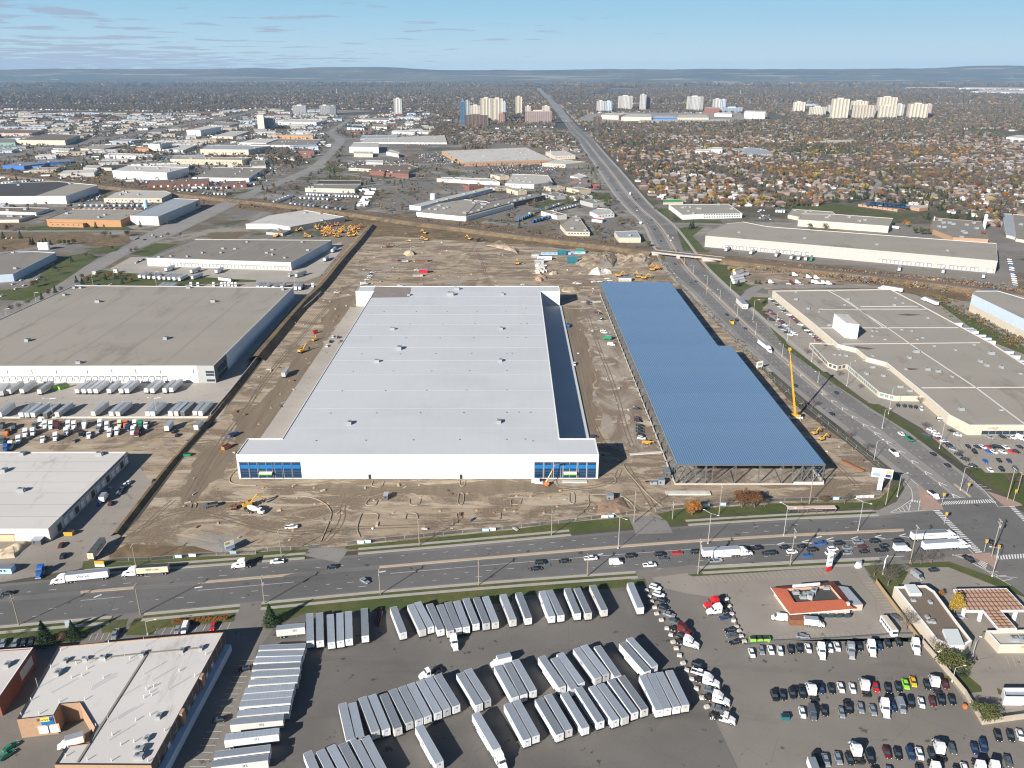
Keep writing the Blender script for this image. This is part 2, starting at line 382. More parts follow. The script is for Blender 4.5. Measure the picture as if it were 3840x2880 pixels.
sheet('steel_slab',poly('b3 770,600 1380,540 2212,1450 c4 470,690 0,690 c3 1415,680 1300,410'),M_['site_pale'],5)
# brown railway corridor
sheet('rail_corridor',poly('f -300,318 -60,350 0,345 130,372 330,398 470,420 560,430 700,448 850,462 1000,478 1150,498 1300,518 1420,535 1500,545 1700,565 1900,585 2100,607 2212,622 2600,665 2600,715 2212,660 2080,650 1900,625 1700,605 1560,590 1430,562 1300,545 1150,530 1000,512 850,497 700,485 640,470 560,455 330,440 200,412 0,392 -300,350'),M_['weeds_brown'],5,rag=6)
sheet('weed_field',poly('a1 -900,1000 0,1000 560,990 970,1030 960,1110 0,1060 -900,1040'),M_['weeds_brown'],4,rag=6)
sheet('brown_field',poly('b1 -900,30 250,30 1200,60 1100,130 900,170 560,110 0,200 -900,240'),M_['weeds_brown'],3,rag=6)
sheet('corner_field',poly('a2 900,1480 1120,1440 2212,1640 a3 0,1620 b3 0,110 b2 2212,130 1200,60 960,70'),M_['weeds_brown'],6,rag=6)
for k,s in enumerate(['b1 -900,640 0,610 270,620 560,440 850,240 760,200 540,240 400,340 240,500','b1 1120,215 1340,120 1540,130 1290,235','b1 780,200 900,140 1040,150 1010,190 880,205',
        'b1 700,430 860,350 1130,380 2212,440 2212,455 1350,490 700,490','a1 200,1530 1180,1530 1100,1500 400,1490 250,1500','a1 810,880 900,870 930,930 880,940','a1 230,1010 700,960 800,985 420,1040',
        'a2 560,1010 640,950 760,1010 740,1030','a2 640,1060 720,1060 860,1100 520,1090','a3 260,1290 450,1200 850,1205 830,1290 700,1310 300,1290','a3 1220,1340 1355,1340 1470,1440 1800,1440 1820,1470 1380,1460',
        'a3 1420,1520 1500,1500 1660,1500 1560,1580 1640,1659 b3 1640,150 1700,200 1480,190 1420,0','b3 1640,290 1880,310 1900,420 2060,490 2130,480 1990,530 1880,530','b3 1950,580 2212,590 2212,640 2140,700 2212,790 2180,800',
        'b4 20,850 0,790 120,910 165,990 700,1400 870,1520 c4 900,-10 960,-10 1250,200 1560,410 1720,540 1560,440 1130,180 b4 850,1520 560,1330 140,1020','c4 1720,540 1840,545 1880,585 2212,590 2212,900 2000,740 1800,640',
        'b4 1210,540 1480,620 1700,730 2212,1010 2212,1080 1900,960 1640,770 1470,640','a4 100,1290 500,1290 600,1300 1120,1390 1300,1390 1300,1410 1100,1430 560,1370 90,1345','a4 1500,1380 1560,1360 1640,1400 1600,1420','a4 1700,660 1970,655 1960,690 1780,690','a4 1890,1400 1970,1400 1990,1470 1900,1470']):
    sheet('lawn' if k else 'roadside_lawn',poly(s),M_['grass_green'],6)
# east lots
sheet('east_lot',poly('b3 2050,540 2212,560 b4 0,525 1060,515 2400,520 2400,700 c4 2212,600 1880,582 1840,545 1700,520 1330,200 1000,10 b4 870,1500 170,980 0,800 b3 2180,700'),M_['lot_tan'],3)
sheet('dock_lot',poly('b3 1660,140 1900,190 b4 0,270 900,330 1400,440 1900,500 2060,500 2040,300 2030,190 2212,190 2400,190 2400,60 1985,60 1400,-20 a3 1560,1580 b3 1560,60'),M_['asphalt_grey'],4)
sheet('truck_dirt_lot',poly('b3 1880,320 b4 0,350 620,430 960,480 700,500 0,520 b3 2060,480 1900,420'),M_['site_dirt'],5)
# south yards
sheet('trailer_yard',poly('d2 -20,1800 -60,1500 0,650 180,420 440,320 1100,300 2212,200 d3 200,165 840,110 1160,80 1200,150 1260,340 1400,520 1590,900 1730,1200 1950,1659 1990,1800'),M_['asphalt_yard'],3)
sheet('diner_lot',poly('d3 1160,-30 1520,-90 c3 1520,1460 c3 2212,1440 c4 0,1440 720,1380 820,1380 d4 870,0 1350,570 1330,530 0,560 d3 1920,470 1900,300 1860,150 1700,180 1500,150 1290,100'),M_['lot_tan'],3)
sheet('station_lot',poly('c4 1215,1410 1560,1395 1800,1480 2212,1640 2400,1700 d4 2400,1240 2212,1240 1850,1280 1330,570 1090,150 1095,20'),M_['lot_tan'],2)
sheet('west_block_lot',poly('d1 -900,470 0,600 370,610 500,600 700,570 1060,520 1090,510 1340,500 2080,400 2130,440 2212,330 d2 0,240 0,330 110,450 0,640 d1 2212,650 1650,1900 -900,1900'),M_['asphalt_grey'],2)
for s in ['d1 -900,610 0,460 840,400 790,470 740,540 380,610 0,600 -900,700','d1 870,395 1105,372 1060,490 880,490','d1 1160,370 2120,285 2140,420 2070,390 1350,455 1330,510 1080,515','d2 20,280 2212,90 d3 1140,5 1165,80 840,110 200,165 0,180 d2 2212,235 1100,300 440,320 180,420 100,440 5,450',
          'c4 820,1375 1170,1375 1100,1400 1215,1440 1100,1640 1090,1659 940,1540','c4 1170,1370 1560,1350 2212,1580 2300,1700 2212,1659 1560,1400 1240,1400','d4 870,0 1090,20 1090,140 1060,150','d4 1490,880 1690,830 1840,960 1850,1000 1740,1015 1760,1090 1620,930','d4 1975,965 2212,1100 2212,1130 1990,1020',
          'c3 1515,1465 2212,1395 c4 0,1370 740,1365 720,1385 0,1435 c3 2212,1440 1560,1480']:
    sheet('lawn',poly(s),M_['grass_green'],5)
sheet('corner_pavement',poly('c4 520,936 960,905 1110,835 1180,720 1150,640 1240,740 1240,820 1160,900 1150,940 900,960 520,975'),M_['avenue_pale'],6)
sheet('verge_dirt',poly('c1 940,1290 1100,1200 1680,1220 1890,1280 1400,1330 950,1350'),M_['weeds_brown'],6)

# ================================================================ avenues
AVX=[-500,0,480,960,1440,1920,2400,2880,3390]
AVA=[2236,2191,2147,2112,2073,2031,1985,1952,1929]
AVB=[2400,2347,2306,2261,2214,2175,2141,2112,2089]
A=[G((x,y)) for x,y in zip(AVX,AVA)];B=[G((x,y)) for x,y in zip(AVX,AVB)]
A=smooth(A);B=smooth(B)
b=MB();strip(b,A,B,.10,M_['avenue_grey']);b.build('avenue',kind='structure')
# darker wheel-worn lanes are newer paving: two strips
def frac(t,x,ya,yb,y):a=at(t,x,ya).y;c=at(t,x,yb).y;return (at(t,x,y).y-a)/(c-a)
FR=[frac('c2',1250,1262,1588,y) for y in (1282,1304,1344,1372,1393,1447,1492,1538,1576)]
for f0,f1,nm in ((FR[0],FR[3]-.01,'M'),(FR[4]+.03,FR[8],'M')):
    b=MB();strip(b,mixline(A,B,f0),mixline(A,B,f1),.12,M_['asphalt_dark']);b.build('avenue_lanes',kind='structure')
def xcut(P_,x0,x1):return [p for p in resamp(P_,4.) if x0 <= p.x <= x1]
b=MB()
for f in (FR[1],FR[2],FR[6],FR[7]):
    ln=mixline(A,B,f);dashes(b,xcut(ln,-400,170),.17,3.2,6.3,.14,LINEW,random.random()*5)
X0=at('c4',1150,1150).x
ln=resamp(mixline(A,B,FR[5]),4.)
dashes(b,xcut(ln,at('c1',1700,1590).x,at('c2',380,1520).x),.17,1,0,.14,LINEW)
dashes(b,xcut(ln,at('c1',640,1630).x,at('c1',1160,1600).x),.17,1,0,.14,LINEW)
dashes(b,xcut(ln,at('c2',1100,1460).x,X0),.17,1,0,.14,LINEW)
dashes(b,xcut(mixline(A,B,.985),60,X0),.2,1,0,.14,LINEW)
dashes(b,xcut(mixline(A,B,.015),at('c4',300,980).x,X0),.2,1,0,.14,LINEW)
b.build('lane_markings',kind='structure')
# medians
for x0,x1 in ((at('c1',650,0+1620).x,at('c1',1160,1590).x),(at('c1',1700,1545).x,at('c2',370,1470).x),(at('c2',1050,1400).x,at('c4',1540,1060).x)):
    m0=xcut(mixline(A,B,FR[3]+.012),x0,x1);m1=xcut(mixline(A,B,FR[4]),x0,x1);n=min(len(m0),len(m1))
    b=MB();strip(b,m0[:n],m1[:n],.27,MEDIAN,.1);b.build('median',kind='structure')
# kerbs + sidewalks
def edge(P_,segs,sgn,nm='kerb'):
    for x0,x1 in segs:
        q=xcut(P_,x0,x1)
        if len(q) < 2:continue
        b=MB();strip(b,offs(q,0),offs(q,sgn*.45),.25,KERB,.05);b.build('kerb',kind='structure')
        b=MB();strip(b,offs(q,sgn*.45),offs(q,sgn*1.6),.2,WALK,.0) ;b.build('boulevard',kind='structure')
        b=MB();strip(b,offs(q,sgn*1.6),offs(q,sgn*3.4),.16,M_['grass_green']);b.build('boulevard_grass',kind='structure')
        b=MB();strip(b,offs(q,sgn*3.4),offs(q,sgn*5.2),.2,WALK);b.build('sidewalk',kind='structure')
def X(t,x,y):return at(t,x,y).x
edge(A,[(X('c1',700,1450),X('c1',2150,1400)),(X('c2',0,1360),X('c2',480,1340)),(X('c2',850,1290),X('c3',600,1120))],1)
edge(A,[(X('c3',1450,1050),X('c4',1000,950))],1)
edge(B,[(-600,X('d1',980,370)),(X('d1',1230,340),X('d1',2080,260)),(X('d2',30,240),X('c3',1080,1440)),(X('c3',1540,1400),X('c4',1050,1330))],-1)
# grass north of the walk up to the site fence
for s in ['c1 700,1440 720,1350 890,1340 2212,1290 c2 0,1270 480,1240 540,1240 560,1250 500,1300 0,1310 c1 2150,1330 1700,1370','c2 780,1250 770,1220 2212,1080 c3 0,1075 400,1020 1080,960 1085,1000 1040,1060 170,1130 0,1140 c2 2212,1150 900,1240',
          'c3 1250,940 1440,900 2212,860 c4 0,850 800,840 960,810 1040,740 1150,640 1165,720 1110,800 1000,870 520,910 0,935 c3 2212,940 1900,940 1650,960 1430,1030 1370,1030']:
    sheet('verge_grass',poly(s),M_['grass_green'],7)
# north avenue
W_=poly('a3 60,185.5 195,290 330,440 420,560 490,660 570,740 650,860 760,1010 870,1190 1000,1340 1150,1470 1215,1620 b3 1310,300 1400,420 1545,530 1680,680 1850,850 2100,1080 b4 60,1250 400,1540 c4 640,200 900,420 1130,600 1380,790')
E_=poly('a3 68,185.5 232,290 400,440 500,560 590,660 690,740 790,860 930,1010 1080,1190 1210,1340 1380,1470 1500,1620 b3 1640,300 1760,420 1880,530 2050,680 2235,850 2510,1080 b4 500,1250 860,1540 c4 1110,150 1410,380 1700,590 1980,830')
mid_=(W_[1]+E_[1])/2+((W_[0]+E_[0])/2-(W_[1]+E_[1])/2)*((14250-W_[1].y)/(W_[0].y-W_[1].y));W_[0]=mid_-Vector((11,0,0));E_[0]=mid_+Vector((11,0,0));W_[1].x += 8;E_[1].x -= 8;far_w,far_e=W_,E_
Ws=smooth(far_w);Es=smooth(far_e)
b=MB();strip(b,Ws,Es,.10,M_['avenue_pale']);b.build('north_avenue',kind='structure')
near=[i for i,p in enumerate(Ws) if p.y < 3500]
Wn=[Ws[i] for i in near];En=[Es[i] for i in near]
for f0,f1 in ((.12,.40),(.60,.93)):
    b=MB();strip(b,mixline(Wn,En,f0),mixline(Wn,En,f1),.12,M_['avenue_grey']);b.build('north_avenue_lanes',kind='structure')
b=MB()
for f in (.17,.27,.36,.66,.76,.86):dashes(b,mixline(Wn,En,f),.18,3.4,6.2,.14,LINEW)
dashes(b,mixline(Wn,En,.44),.18,1,0,.14,LINEW);b.build('lane_markings',kind='structure')
nn=[i for i,p in enumerate(Ws) if 480 < p.y < 2600]
a0=mixline([Ws[i] for i in nn],[Es[i] for i in nn],.505);a1=mixline([Ws[i] for i in nn],[Es[i] for i in nn],.545)
def cuty(P_,y0,y1):return [p for p in P_ if y0 < p.y < y1]
b=MB();strip(b,a0,a1,.26,MEDIAN,.1);b.build('median',kind='structure')
ne=[p for p in En if 520 < p.y < 2500];nw=[p for p in Wn if 520 < p.y < 2500]
for q,s in ((ne,1),(nw,-1)):
    q=q if (q[-1]-q[0]).y < 0 else q[::-1]
    b=MB();strip(b,offs(q,s*.1),offs(q,s*3.6),.2,WALK,0);b.build('sidewalk',kind='structure')
# intersection
sheet('intersection',poly('c4 1150,940 1250,770 1380,775 1980,815 2212,930 2700,1150 2700,1900 2300,1700 2150,1560 1960,1420 1750,1295 1300,1335 1150,1340'),M_['asphalt_dark'],0,z=.125)
sheet('cross_road_pavement',poly('c4 1900,1290 2212,1280 2700,1300 2700,2000 2212,1640 2000,1480'),M_['avenue_grey'],0,z=.13)
sheet('corner_apron',poly('c4 1130,600 1240,640 1300,700 1380,770 1500,860 1520,905 1150,935 1050,930 1160,880 1235,820 1235,740 1180,660'),M_['avenue_pale'],0,z=.135)
sheet('island',poly('c4 1290,690 1390,760 1500,870 1515,900 1330,912 1310,800'),PAVER,0,z=.22)
sheet('island',poly('c4 1650,1290 1920,1280 1990,1330 1960,1420 1900,1370 1750,1310'),PAVER,0,z=.22)
sheet('island',poly('c4 1880,740 2060,800 2180,850 2200,870 2040,872'),PAVER,0,z=.22)
sheet('median_nose',poly('c4 1600,690 1620,680 1760,790 1740,800'),MEDIAN,0,z=.24)
def ladder(p0,p1,q0,q1,n,duty=.5):
    b=MB()
    for i in range(n):
        f=i/n;g=(i+duty)/n;pts=[p0.lerp(p1,f),p0.lerp(p1,g),q0.lerp(q1,g),q0.lerp(q1,f)]
        if (pts[1]-pts[0]).cross(pts[2]-pts[0]).z < 0:pts.reverse()
        b.face([(p.x,p.y,.155) for p in pts],LINEW)
    return b.build('crosswalk',kind='structure')
def c4(x,y):return at('c4',x,y)
ladder(c4(1480,862),c4(1985,842),c4(1530,832),c4(1945,812),22)
ladder(c4(1425,908),c4(1800,1285),c4(1480,908),c4(1862,1280),24)
ladder(c4(2080,872),c4(2212,1010),c4(2125,872),c4(2260,1010),9)
ladder(c4(1950,1300),c4(2300,1280),c4(1965,1338),c4(2300,1318),14)
ladder(c4(1810,1365),c4(1845,1335),c4(1880,1415),c4(1905,1350),5)
ladder(c4(1245,815),c4(1350,835),c4(1240,835),c4(1345,850),5)
b=MB()
def line(b,s,wd=.25,z=.15):dashes(b,poly(s),wd,1,0,z,LINEW)
for s in ['c4 1490,808 1700,797','c4 1060,928 1425,905','c4 1235,640 1380,765 1400,800','c4 1180,655 1240,730 1250,800 1225,860 1215,920','c4 1290,700 1320,760 1310,850 1300,905','c4 1060,925 1150,880 1240,815','c4 1110,915 1100,900','c4 1150,920 1130,895','c4 1185,920 1160,880','c4 1215,905 1190,865','c4 1235,880 1215,845',
          'c4 1305,730 1345,735','c4 1310,765 1350,765','c4 1310,800 1350,800','c4 1305,870 1340,870','c4 1560,1070 1780,1290','c4 1590,1298 1920,1278','c4 1700,590 1870,740 1990,880 2170,870','c4 1780,680 1850,690','c4 1800,705 1890,705','c4 1830,725 1930,730','c4 1740,650 1790,660',
          'c4 1640,1300 1800,1380 2000,1480 2150,1490','c4 1590,1290 1700,1330 1900,1440 2100,1560','c4 1900,1440 1990,1440','c4 1960,1480 2060,1470','c4 2020,1520 2110,1500']:
    line(b,s)
for s in ['c4 725,90','c4 820,160','c4 920,230','c4 1025,310','c4 1130,390','c4 1240,475','c4 1355,570','c4 1475,665','c4 1590,765','b4 280,1255','b4 465,1415','b4 550,1475','b4 640,1540']:
    p=poly(s)[0];d=(c4(1590,765)-c4(920,230)).normalized();n=Vector((-d.y,d.x,0))
    for k in (1,-1):dashes(b,[p+d*4.+n*(1.6+k*.0)-n*0+n*k*1.6-n*1.6,p-n*1.6*0],.55,1,0,.15,LINEW)
for s in ['c4 75,1205','c4 290,1183','c4 500,1163','c4 715,1155','c4 920,1140','c4 1130,1130']:
    p=poly(s)[0];d=Vector((1,.06,0)).normalized();n=Vector((-d.y,d.x,0))
    for k in (1,-1):dashes(b,[p+d*4+n*k*1.5,p],.5,1,0,.15,LINEW)
for s in ['c1 1715,1575 c1 1745,1570','c2 1090,1440 c2 1060,1445','c3 760,1290 c3 740,1295','c1 845,1650 c1 870,1640','c4 440,1140 c4 460,1135','c4 910,190 c4 930,200']:
    p,q=poly(s);d=(q-p).normalized()*1.5;dashes(b,[p-d,p+d],.8,1,0,.15,LINEW)
b.build('painted_markings',kind='structure')
# parking bay lines
b=MB()
def bays(p0,p1,d,n,m=LINEY,wd=.14):
    a=poly(p0)[0];c=poly(p1)[0];v=poly(d);v=v[1]-v[0]
    for i in range(n+1):q=a.lerp(c,i/n);dashes(b,[q,q+v],wd,1,0,.1,m)
bays('c3 1590,1475','c4 450,1410','c3 1640,1470 c3 1690,1530',26);bays('d4 900,60','d4 1110,310','d4 1000,215 d4 920,215',10,LINEY)
bays('d1 1360,455','d1 2060,395','d1 1370,455 d1 1335,515',10,LINEW);bays('d1 2080,730','d1 1640,1650','d1 2080,730 d1 2200,730',17,LINEW)
bays('d1 800,500','d1 1000,490','d1 900,500 d1 870,560',4,LINEW);bays('d4 100,520','d4 1000,480','d4 400,480 d4 420,510',20)
bays('c4 1600,340','c4 2212,330','c4 1700,345 c4 1730,385',20,LINEW);bays('d4 2050,690','d4 2212,690','d4 2060,690 d4 2100,780',3)
b.build('parking_lines',kind='structure')
# west diagonal road and streets
WL=poly('b1 -900,1150 0,700 250,560 530,430 880,240 1200,80 1330,0 a1 1480,1470 1900,1290 2212,1170 a2 0,1165 230,1085 470,985 620,850 700,760 640,710 600,690 700,630 790,570')
WR=poly('b1 -900,1330 0,850 330,640 640,490 960,300 1200,160 1480,60 a1 1590,1530 2000,1330 2212,1230 a2 0,1210 260,1120 560,1000 680,860 790,750 720,710 640,690 760,620 830,565')
Ls=smooth(WL);Rs=smooth(WR);b=MB();strip(b,Ls,Rs,.12,M_['avenue_pale']);b.build('west_road',kind='structure')
b=MB();dashes(b,mixline(Ls[:60],Rs[:60],.3),.2,4,8,.14,LINEW);dashes(b,mixline(Ls[:60],Rs[:60],.5),.2,1,0,.14,LINEY);dashes(b,mixline(Ls[:60],Rs[:60],.7),.2,4,8,.14,LINEW);b.build('lane_markings',kind='structure')
def street(name,s,w,m='avenue_pale',z=.13):
    q=smooth(poly(s));b=MB();strip(b,offs(q,-w/2),offs(q,w/2),z,M_[m]);return b.build(name,kind='structure')
street('cross_street','b1 -900,10 0,18 1100,10 1300,20 1480,40',11);street('cross_street','a1 1300,1560 1180,1620 b1 1150,60',11)
street('cross_street','a3 -400,1180 430,1190 860,1200 1100,1200',12);street('cross_street','a3 1180,1480 1500,1470 1830,1480 a4 -200,1500',12);street('cross_street','a2 760,1040 1180,1110 1400,1060 2000,1130 2212,1180',12)
street('suburb_street','a4 560,900 700,990 900,1080 980,1120 860,1230 1000,1250',11);street('suburb_street','a4 640,930 720,860 800,760',10)
street('driveway','c3 1160,960 1200,1040 1230,1110',17,'avenue_pale',.15);street('driveway','c2 640,1230 600,1290 560,1330',17,'avenue_pale',.15);street('driveway','d3 1290,-60 1330,0',30,'asphalt_grey',.15);street('driveway','d1 2200,230 2190,330 2150,470',13,'asphalt_grey',.15)
street('driveway','b3 2000,610 2100,500 2212,490 b4 1100,500',10,'avenue_pale',.14);street('side_lane','b4 2000,110 2000,300 2070,430 2080,520',14,'asphalt_grey',.14)
street('expressway','a1 -400,960 0,900 440,830 900,740 1400,660 1800,590 2212,500',42,'asphalt_grey');street('expressway','a1 -400,870 0,815 440,760 900,700 1300,650',14,'avenue_pale')
street('far_street','a2 0,560 300,520 500,480 800,420',14)
# railway
RL=poly('f -400,372 -60,373 200,402 400,424 560,440 720,458 850,478 1000,497 1150,517 1300,534 1430,552 1540,563 1700,583 1900,603 2100,628 2212,645 2700,705')
RL=smooth(RL)
EMB=3.6
def emb(b,P_,w0,w1,h,m,x0=-9e9,x1=9e9):
    q=[p for p in P_ if x0 < p.x < x1];a,c,d,e=offs(q,-w0),offs(q,-w1),offs(q,w1),offs(q,w0)
    for U,V,zu,zv in ((a,c,0,h),(c,d,h,h),(d,e,h,0)):
        for i in range(len(q)-1):
            f=[(U[i].x,U[i].y,zu),(U[i+1].x,U[i+1].y,zu),(V[i+1].x,V[i+1].y,zv),(V[i].x,V[i].y,zv)]
            n=(Vector(f[1])-Vector(f[0])).cross(Vector(f[2])-Vector(f[0]))
            if n.z < 0:f.reverse()
            b.face(f,m)
brx0,brx1=at('b3',1245,205).x,at('b3',1740,265).x
RLr=resamp(RL,12)
for x0,x1 in ((-9e9,brx0),(brx1,9e9)):
    b=MB();emb(b,RLr,13,5.5,EMB,M_['weeds_brown'],x0,x1);b.build('rail_embankment',kind='structure')
    b=MB();emb(b,RLr,5.2,4.6,EMB+.35,BALLAST,x0,x1)
    b.build('track_bed',kind='structure')
b=MB()
for d in (-2.9,-1.45,1.45,2.9):strip(b,offs(RLr,d-.09),offs(RLr,d+.09),EMB+.55,RAIL,EMB+.3)
b.build('railway_track',kind='structure')
# rail bridge
br=empty('rail_bridge',at('b3',1500,240),'concrete railway bridge carrying tracks over the wide avenue','bridge')
def local(p,e):return Vector(p)-e.location
seg=[p for p in RLr if brx0-15 < p.x < brx1+15]
b=MB();q=[p-br.location for p in seg];strip(b,offs(q,-5.6),offs(q,5.6),EMB+.28,BALLAST,EMB-.9);b.build('deck',br)
for d in (-5.9,5.9):
    b=MB();strip(b,offs(q,d-.3),offs(q,d+.3),EMB+.75,mat('bridge_concrete',(.36,.33,.29),.85,var=.15,scale=.4),EMB-1.1);b.build('parapet',br)
for t_,wd in (('b3 1255,225 1300,270',12),('b3 1435,250 1450,280',3.2),('b3 1700,265 1735,300',16)):
    p,p2=[v-br.location for v in poly(t_)]
    b=MB();b.box(p.x-wd/2,p.x+wd/2,q[0].y-30,q[0].y+2,.0,EMB-1.0,W_CONC);o=b.build('pier',br)
    c=min(q,key=lambda v:abs(v.x-p.x));o.location=(0,0,0)
    for v in o.data.vertices:v.co.y=c.y-6.5 if v.co.y < q[0].y-5 else c.y+6.5
for s,m,txt in (('b3 1460,240 1555,250',GLASSP,None),('b3 1560,250 1635,262',YEL,None)):
    p,p2=[v-br.location for v in poly(s)];c=min(q,key=lambda v:abs(v.x-p.x)).y-6.6
    b=MB();b.box(p.x,p2.x,c-.25,c,EMB-1.6,EMB+.9,m);b.build('banner',br)

sheet('mall_lot',poly('a3 560,520 780,500 2200,470 2212,600 1900,610 1080,605 560,600'),M_['lot_tan'],4)
b=MB();TT=MATS['haul_dirt'];TD=mat('tyre_track',(.165,.125,.085),.9,var=.25,scale=.4)
for s in ['c1 1600,830 1750,560 1980,200 2120,60 b2 60,1300 400,900 640,640 700,560','c1 1640,850 1790,580 2000,240 b2 0,1420 330,1000 600,700 760,520 900,430','c1 1100,1150 1300,1000 1600,900 1900,960 2200,1050 c2 300,1120 800,1060 1500,1040 2200,1000','c2 100,720 700,735 1500,715 2212,690 c3 300,700 600,720 900,760 1080,880','c3 700,420 820,500 960,480 1040,600 1150,760 1230,900','b3 470,700 560,1000 640,1500 c3 760,300 880,420 1000,500','b2 700,540 900,440 1300,440 1800,430 b3 100,480 400,500 700,480','b2 1000,300 1300,330 1700,360 1850,200 1900,120','b3 300,420 500,400 560,330 900,370 1200,400','c2 600,1180 760,1000 740,850 900,760 1400,740','c3 200,760 500,720 760,700 900,640 930,560','b3 640,700 740,1000 900,1400 c3 980,200 1040,360','c1 1250,1050 1400,900 1500,820','c4 330,300 480,420 640,560 780,700','b2 1900,170 1960,300 1990,420 2050,470']:
    q=smooth(poly(s),3)
    for d in (-1.1,1.1):strip(b,offs(q,d-.3),offs(q,d+.3),.10+random.random()*.01,TD)
b.build('tyre_tracks',kind='structure')
# berm along the west fence (casts the long dark line)
def berm(name,s,w,h,m):
    q=smooth(poly(s));b=MB();emb(b,resamp(q,10),w,w*.25,h,m);return b.build(name,kind='structure')
berm('site_berm','b2 1000,-20 900,110 730,300 560,520 450,610 300,780 0,1140',7,4.0,M_['weeds_brown'])
berm('site_berm','b1 2212,1140 1830,1640 c1 1500,480 1230,830 1000,1130',2.4,1.6,M_['weeds_brown'])
# retaining wall
# ================================================================ buildings
def area(P_):return sum(a.x*b.y-b.x*a.y for a,b in zip(P_,P_[1:]+P_[:1]))/2
def inset(P_,d):
    n=len(P_);r=[]
    for i in range(n):
        a,p,c=P_[i-1],P_[i],P_[(i+1) % n];e1=(p-a).normalized();e2=(c-p).normalized()
        n1=Vector((-e1.y,e1.x,0));n2=Vector((-e2.y,e2.x,0));m=n1+n2;L2=m.dot(n1)
        r.append(p+m*(d/max(.3,L2)))
    return r
UNITM=mat('hvac_grey',(.34,.36,.37),.5,.2);VENTM=mat('roof_vent',(.55,.54,.50),.6)
_pc={}
def pmesh(key,fn):
    if key not in _pc:b=MB();fn(b);_pc[key]=b.mesh(key[0])
    return _pc[key]
def unit_mesh(k=0):
    def f(b):
        s=1+.35*k
        b.box(-1.6*s,1.6*s,-1.1*s,1.1*s,.3,1.7*s,UNITM);b.box(-1.8*s,1.8*s,-1.2*s,1.2*s,0,.3,W_GREY);b.box(1.2*s,2.1*s,-.6*s,.6*s,.5,1.3*s,UNITM);b.tube((-.7*s,0,1.7*s),(-.7*s,0,1.95*s),.6*s,STEEL,8)
    return pmesh(('rooftop_unit',k),f)
def door_mesh(w,h,m=None,fr=None):
    def f(b):
        b.box(-w/2-.4,w/2+.4,-.12,0,-.2,h+.5,fr or DARK);b.box(-w/2,w/2,-.17,-.02,.0,h,m or WHITE)
        for k in range(1,4):b.box(-w/2,w/2,-.19,-.15,h*k/4-.03,h*k/4+.03,UNITM)
    return pmesh(('dock_door',w,h,(m or WHITE).name,(fr or DARK).name),f)
def win_mesh(w,h,m=None):
    def f(b):b.box(-w/2,w/2,-.06,0,0,h,m or GLASS);b.box(-w/2-.1,w/2+.1,-.12,0,-.12,0,W_GREY);b.box(-.04,.04,-.09,0,0,h,W_GREY)
    return pmesh(('window',w,h,(m or GLASS).name),f)
def person_door(b):b.box(-.6,.6,-.1,0,0,2.3,DARK);b.box(-.75,.75,-.06,0,0,2.45,UNITM)
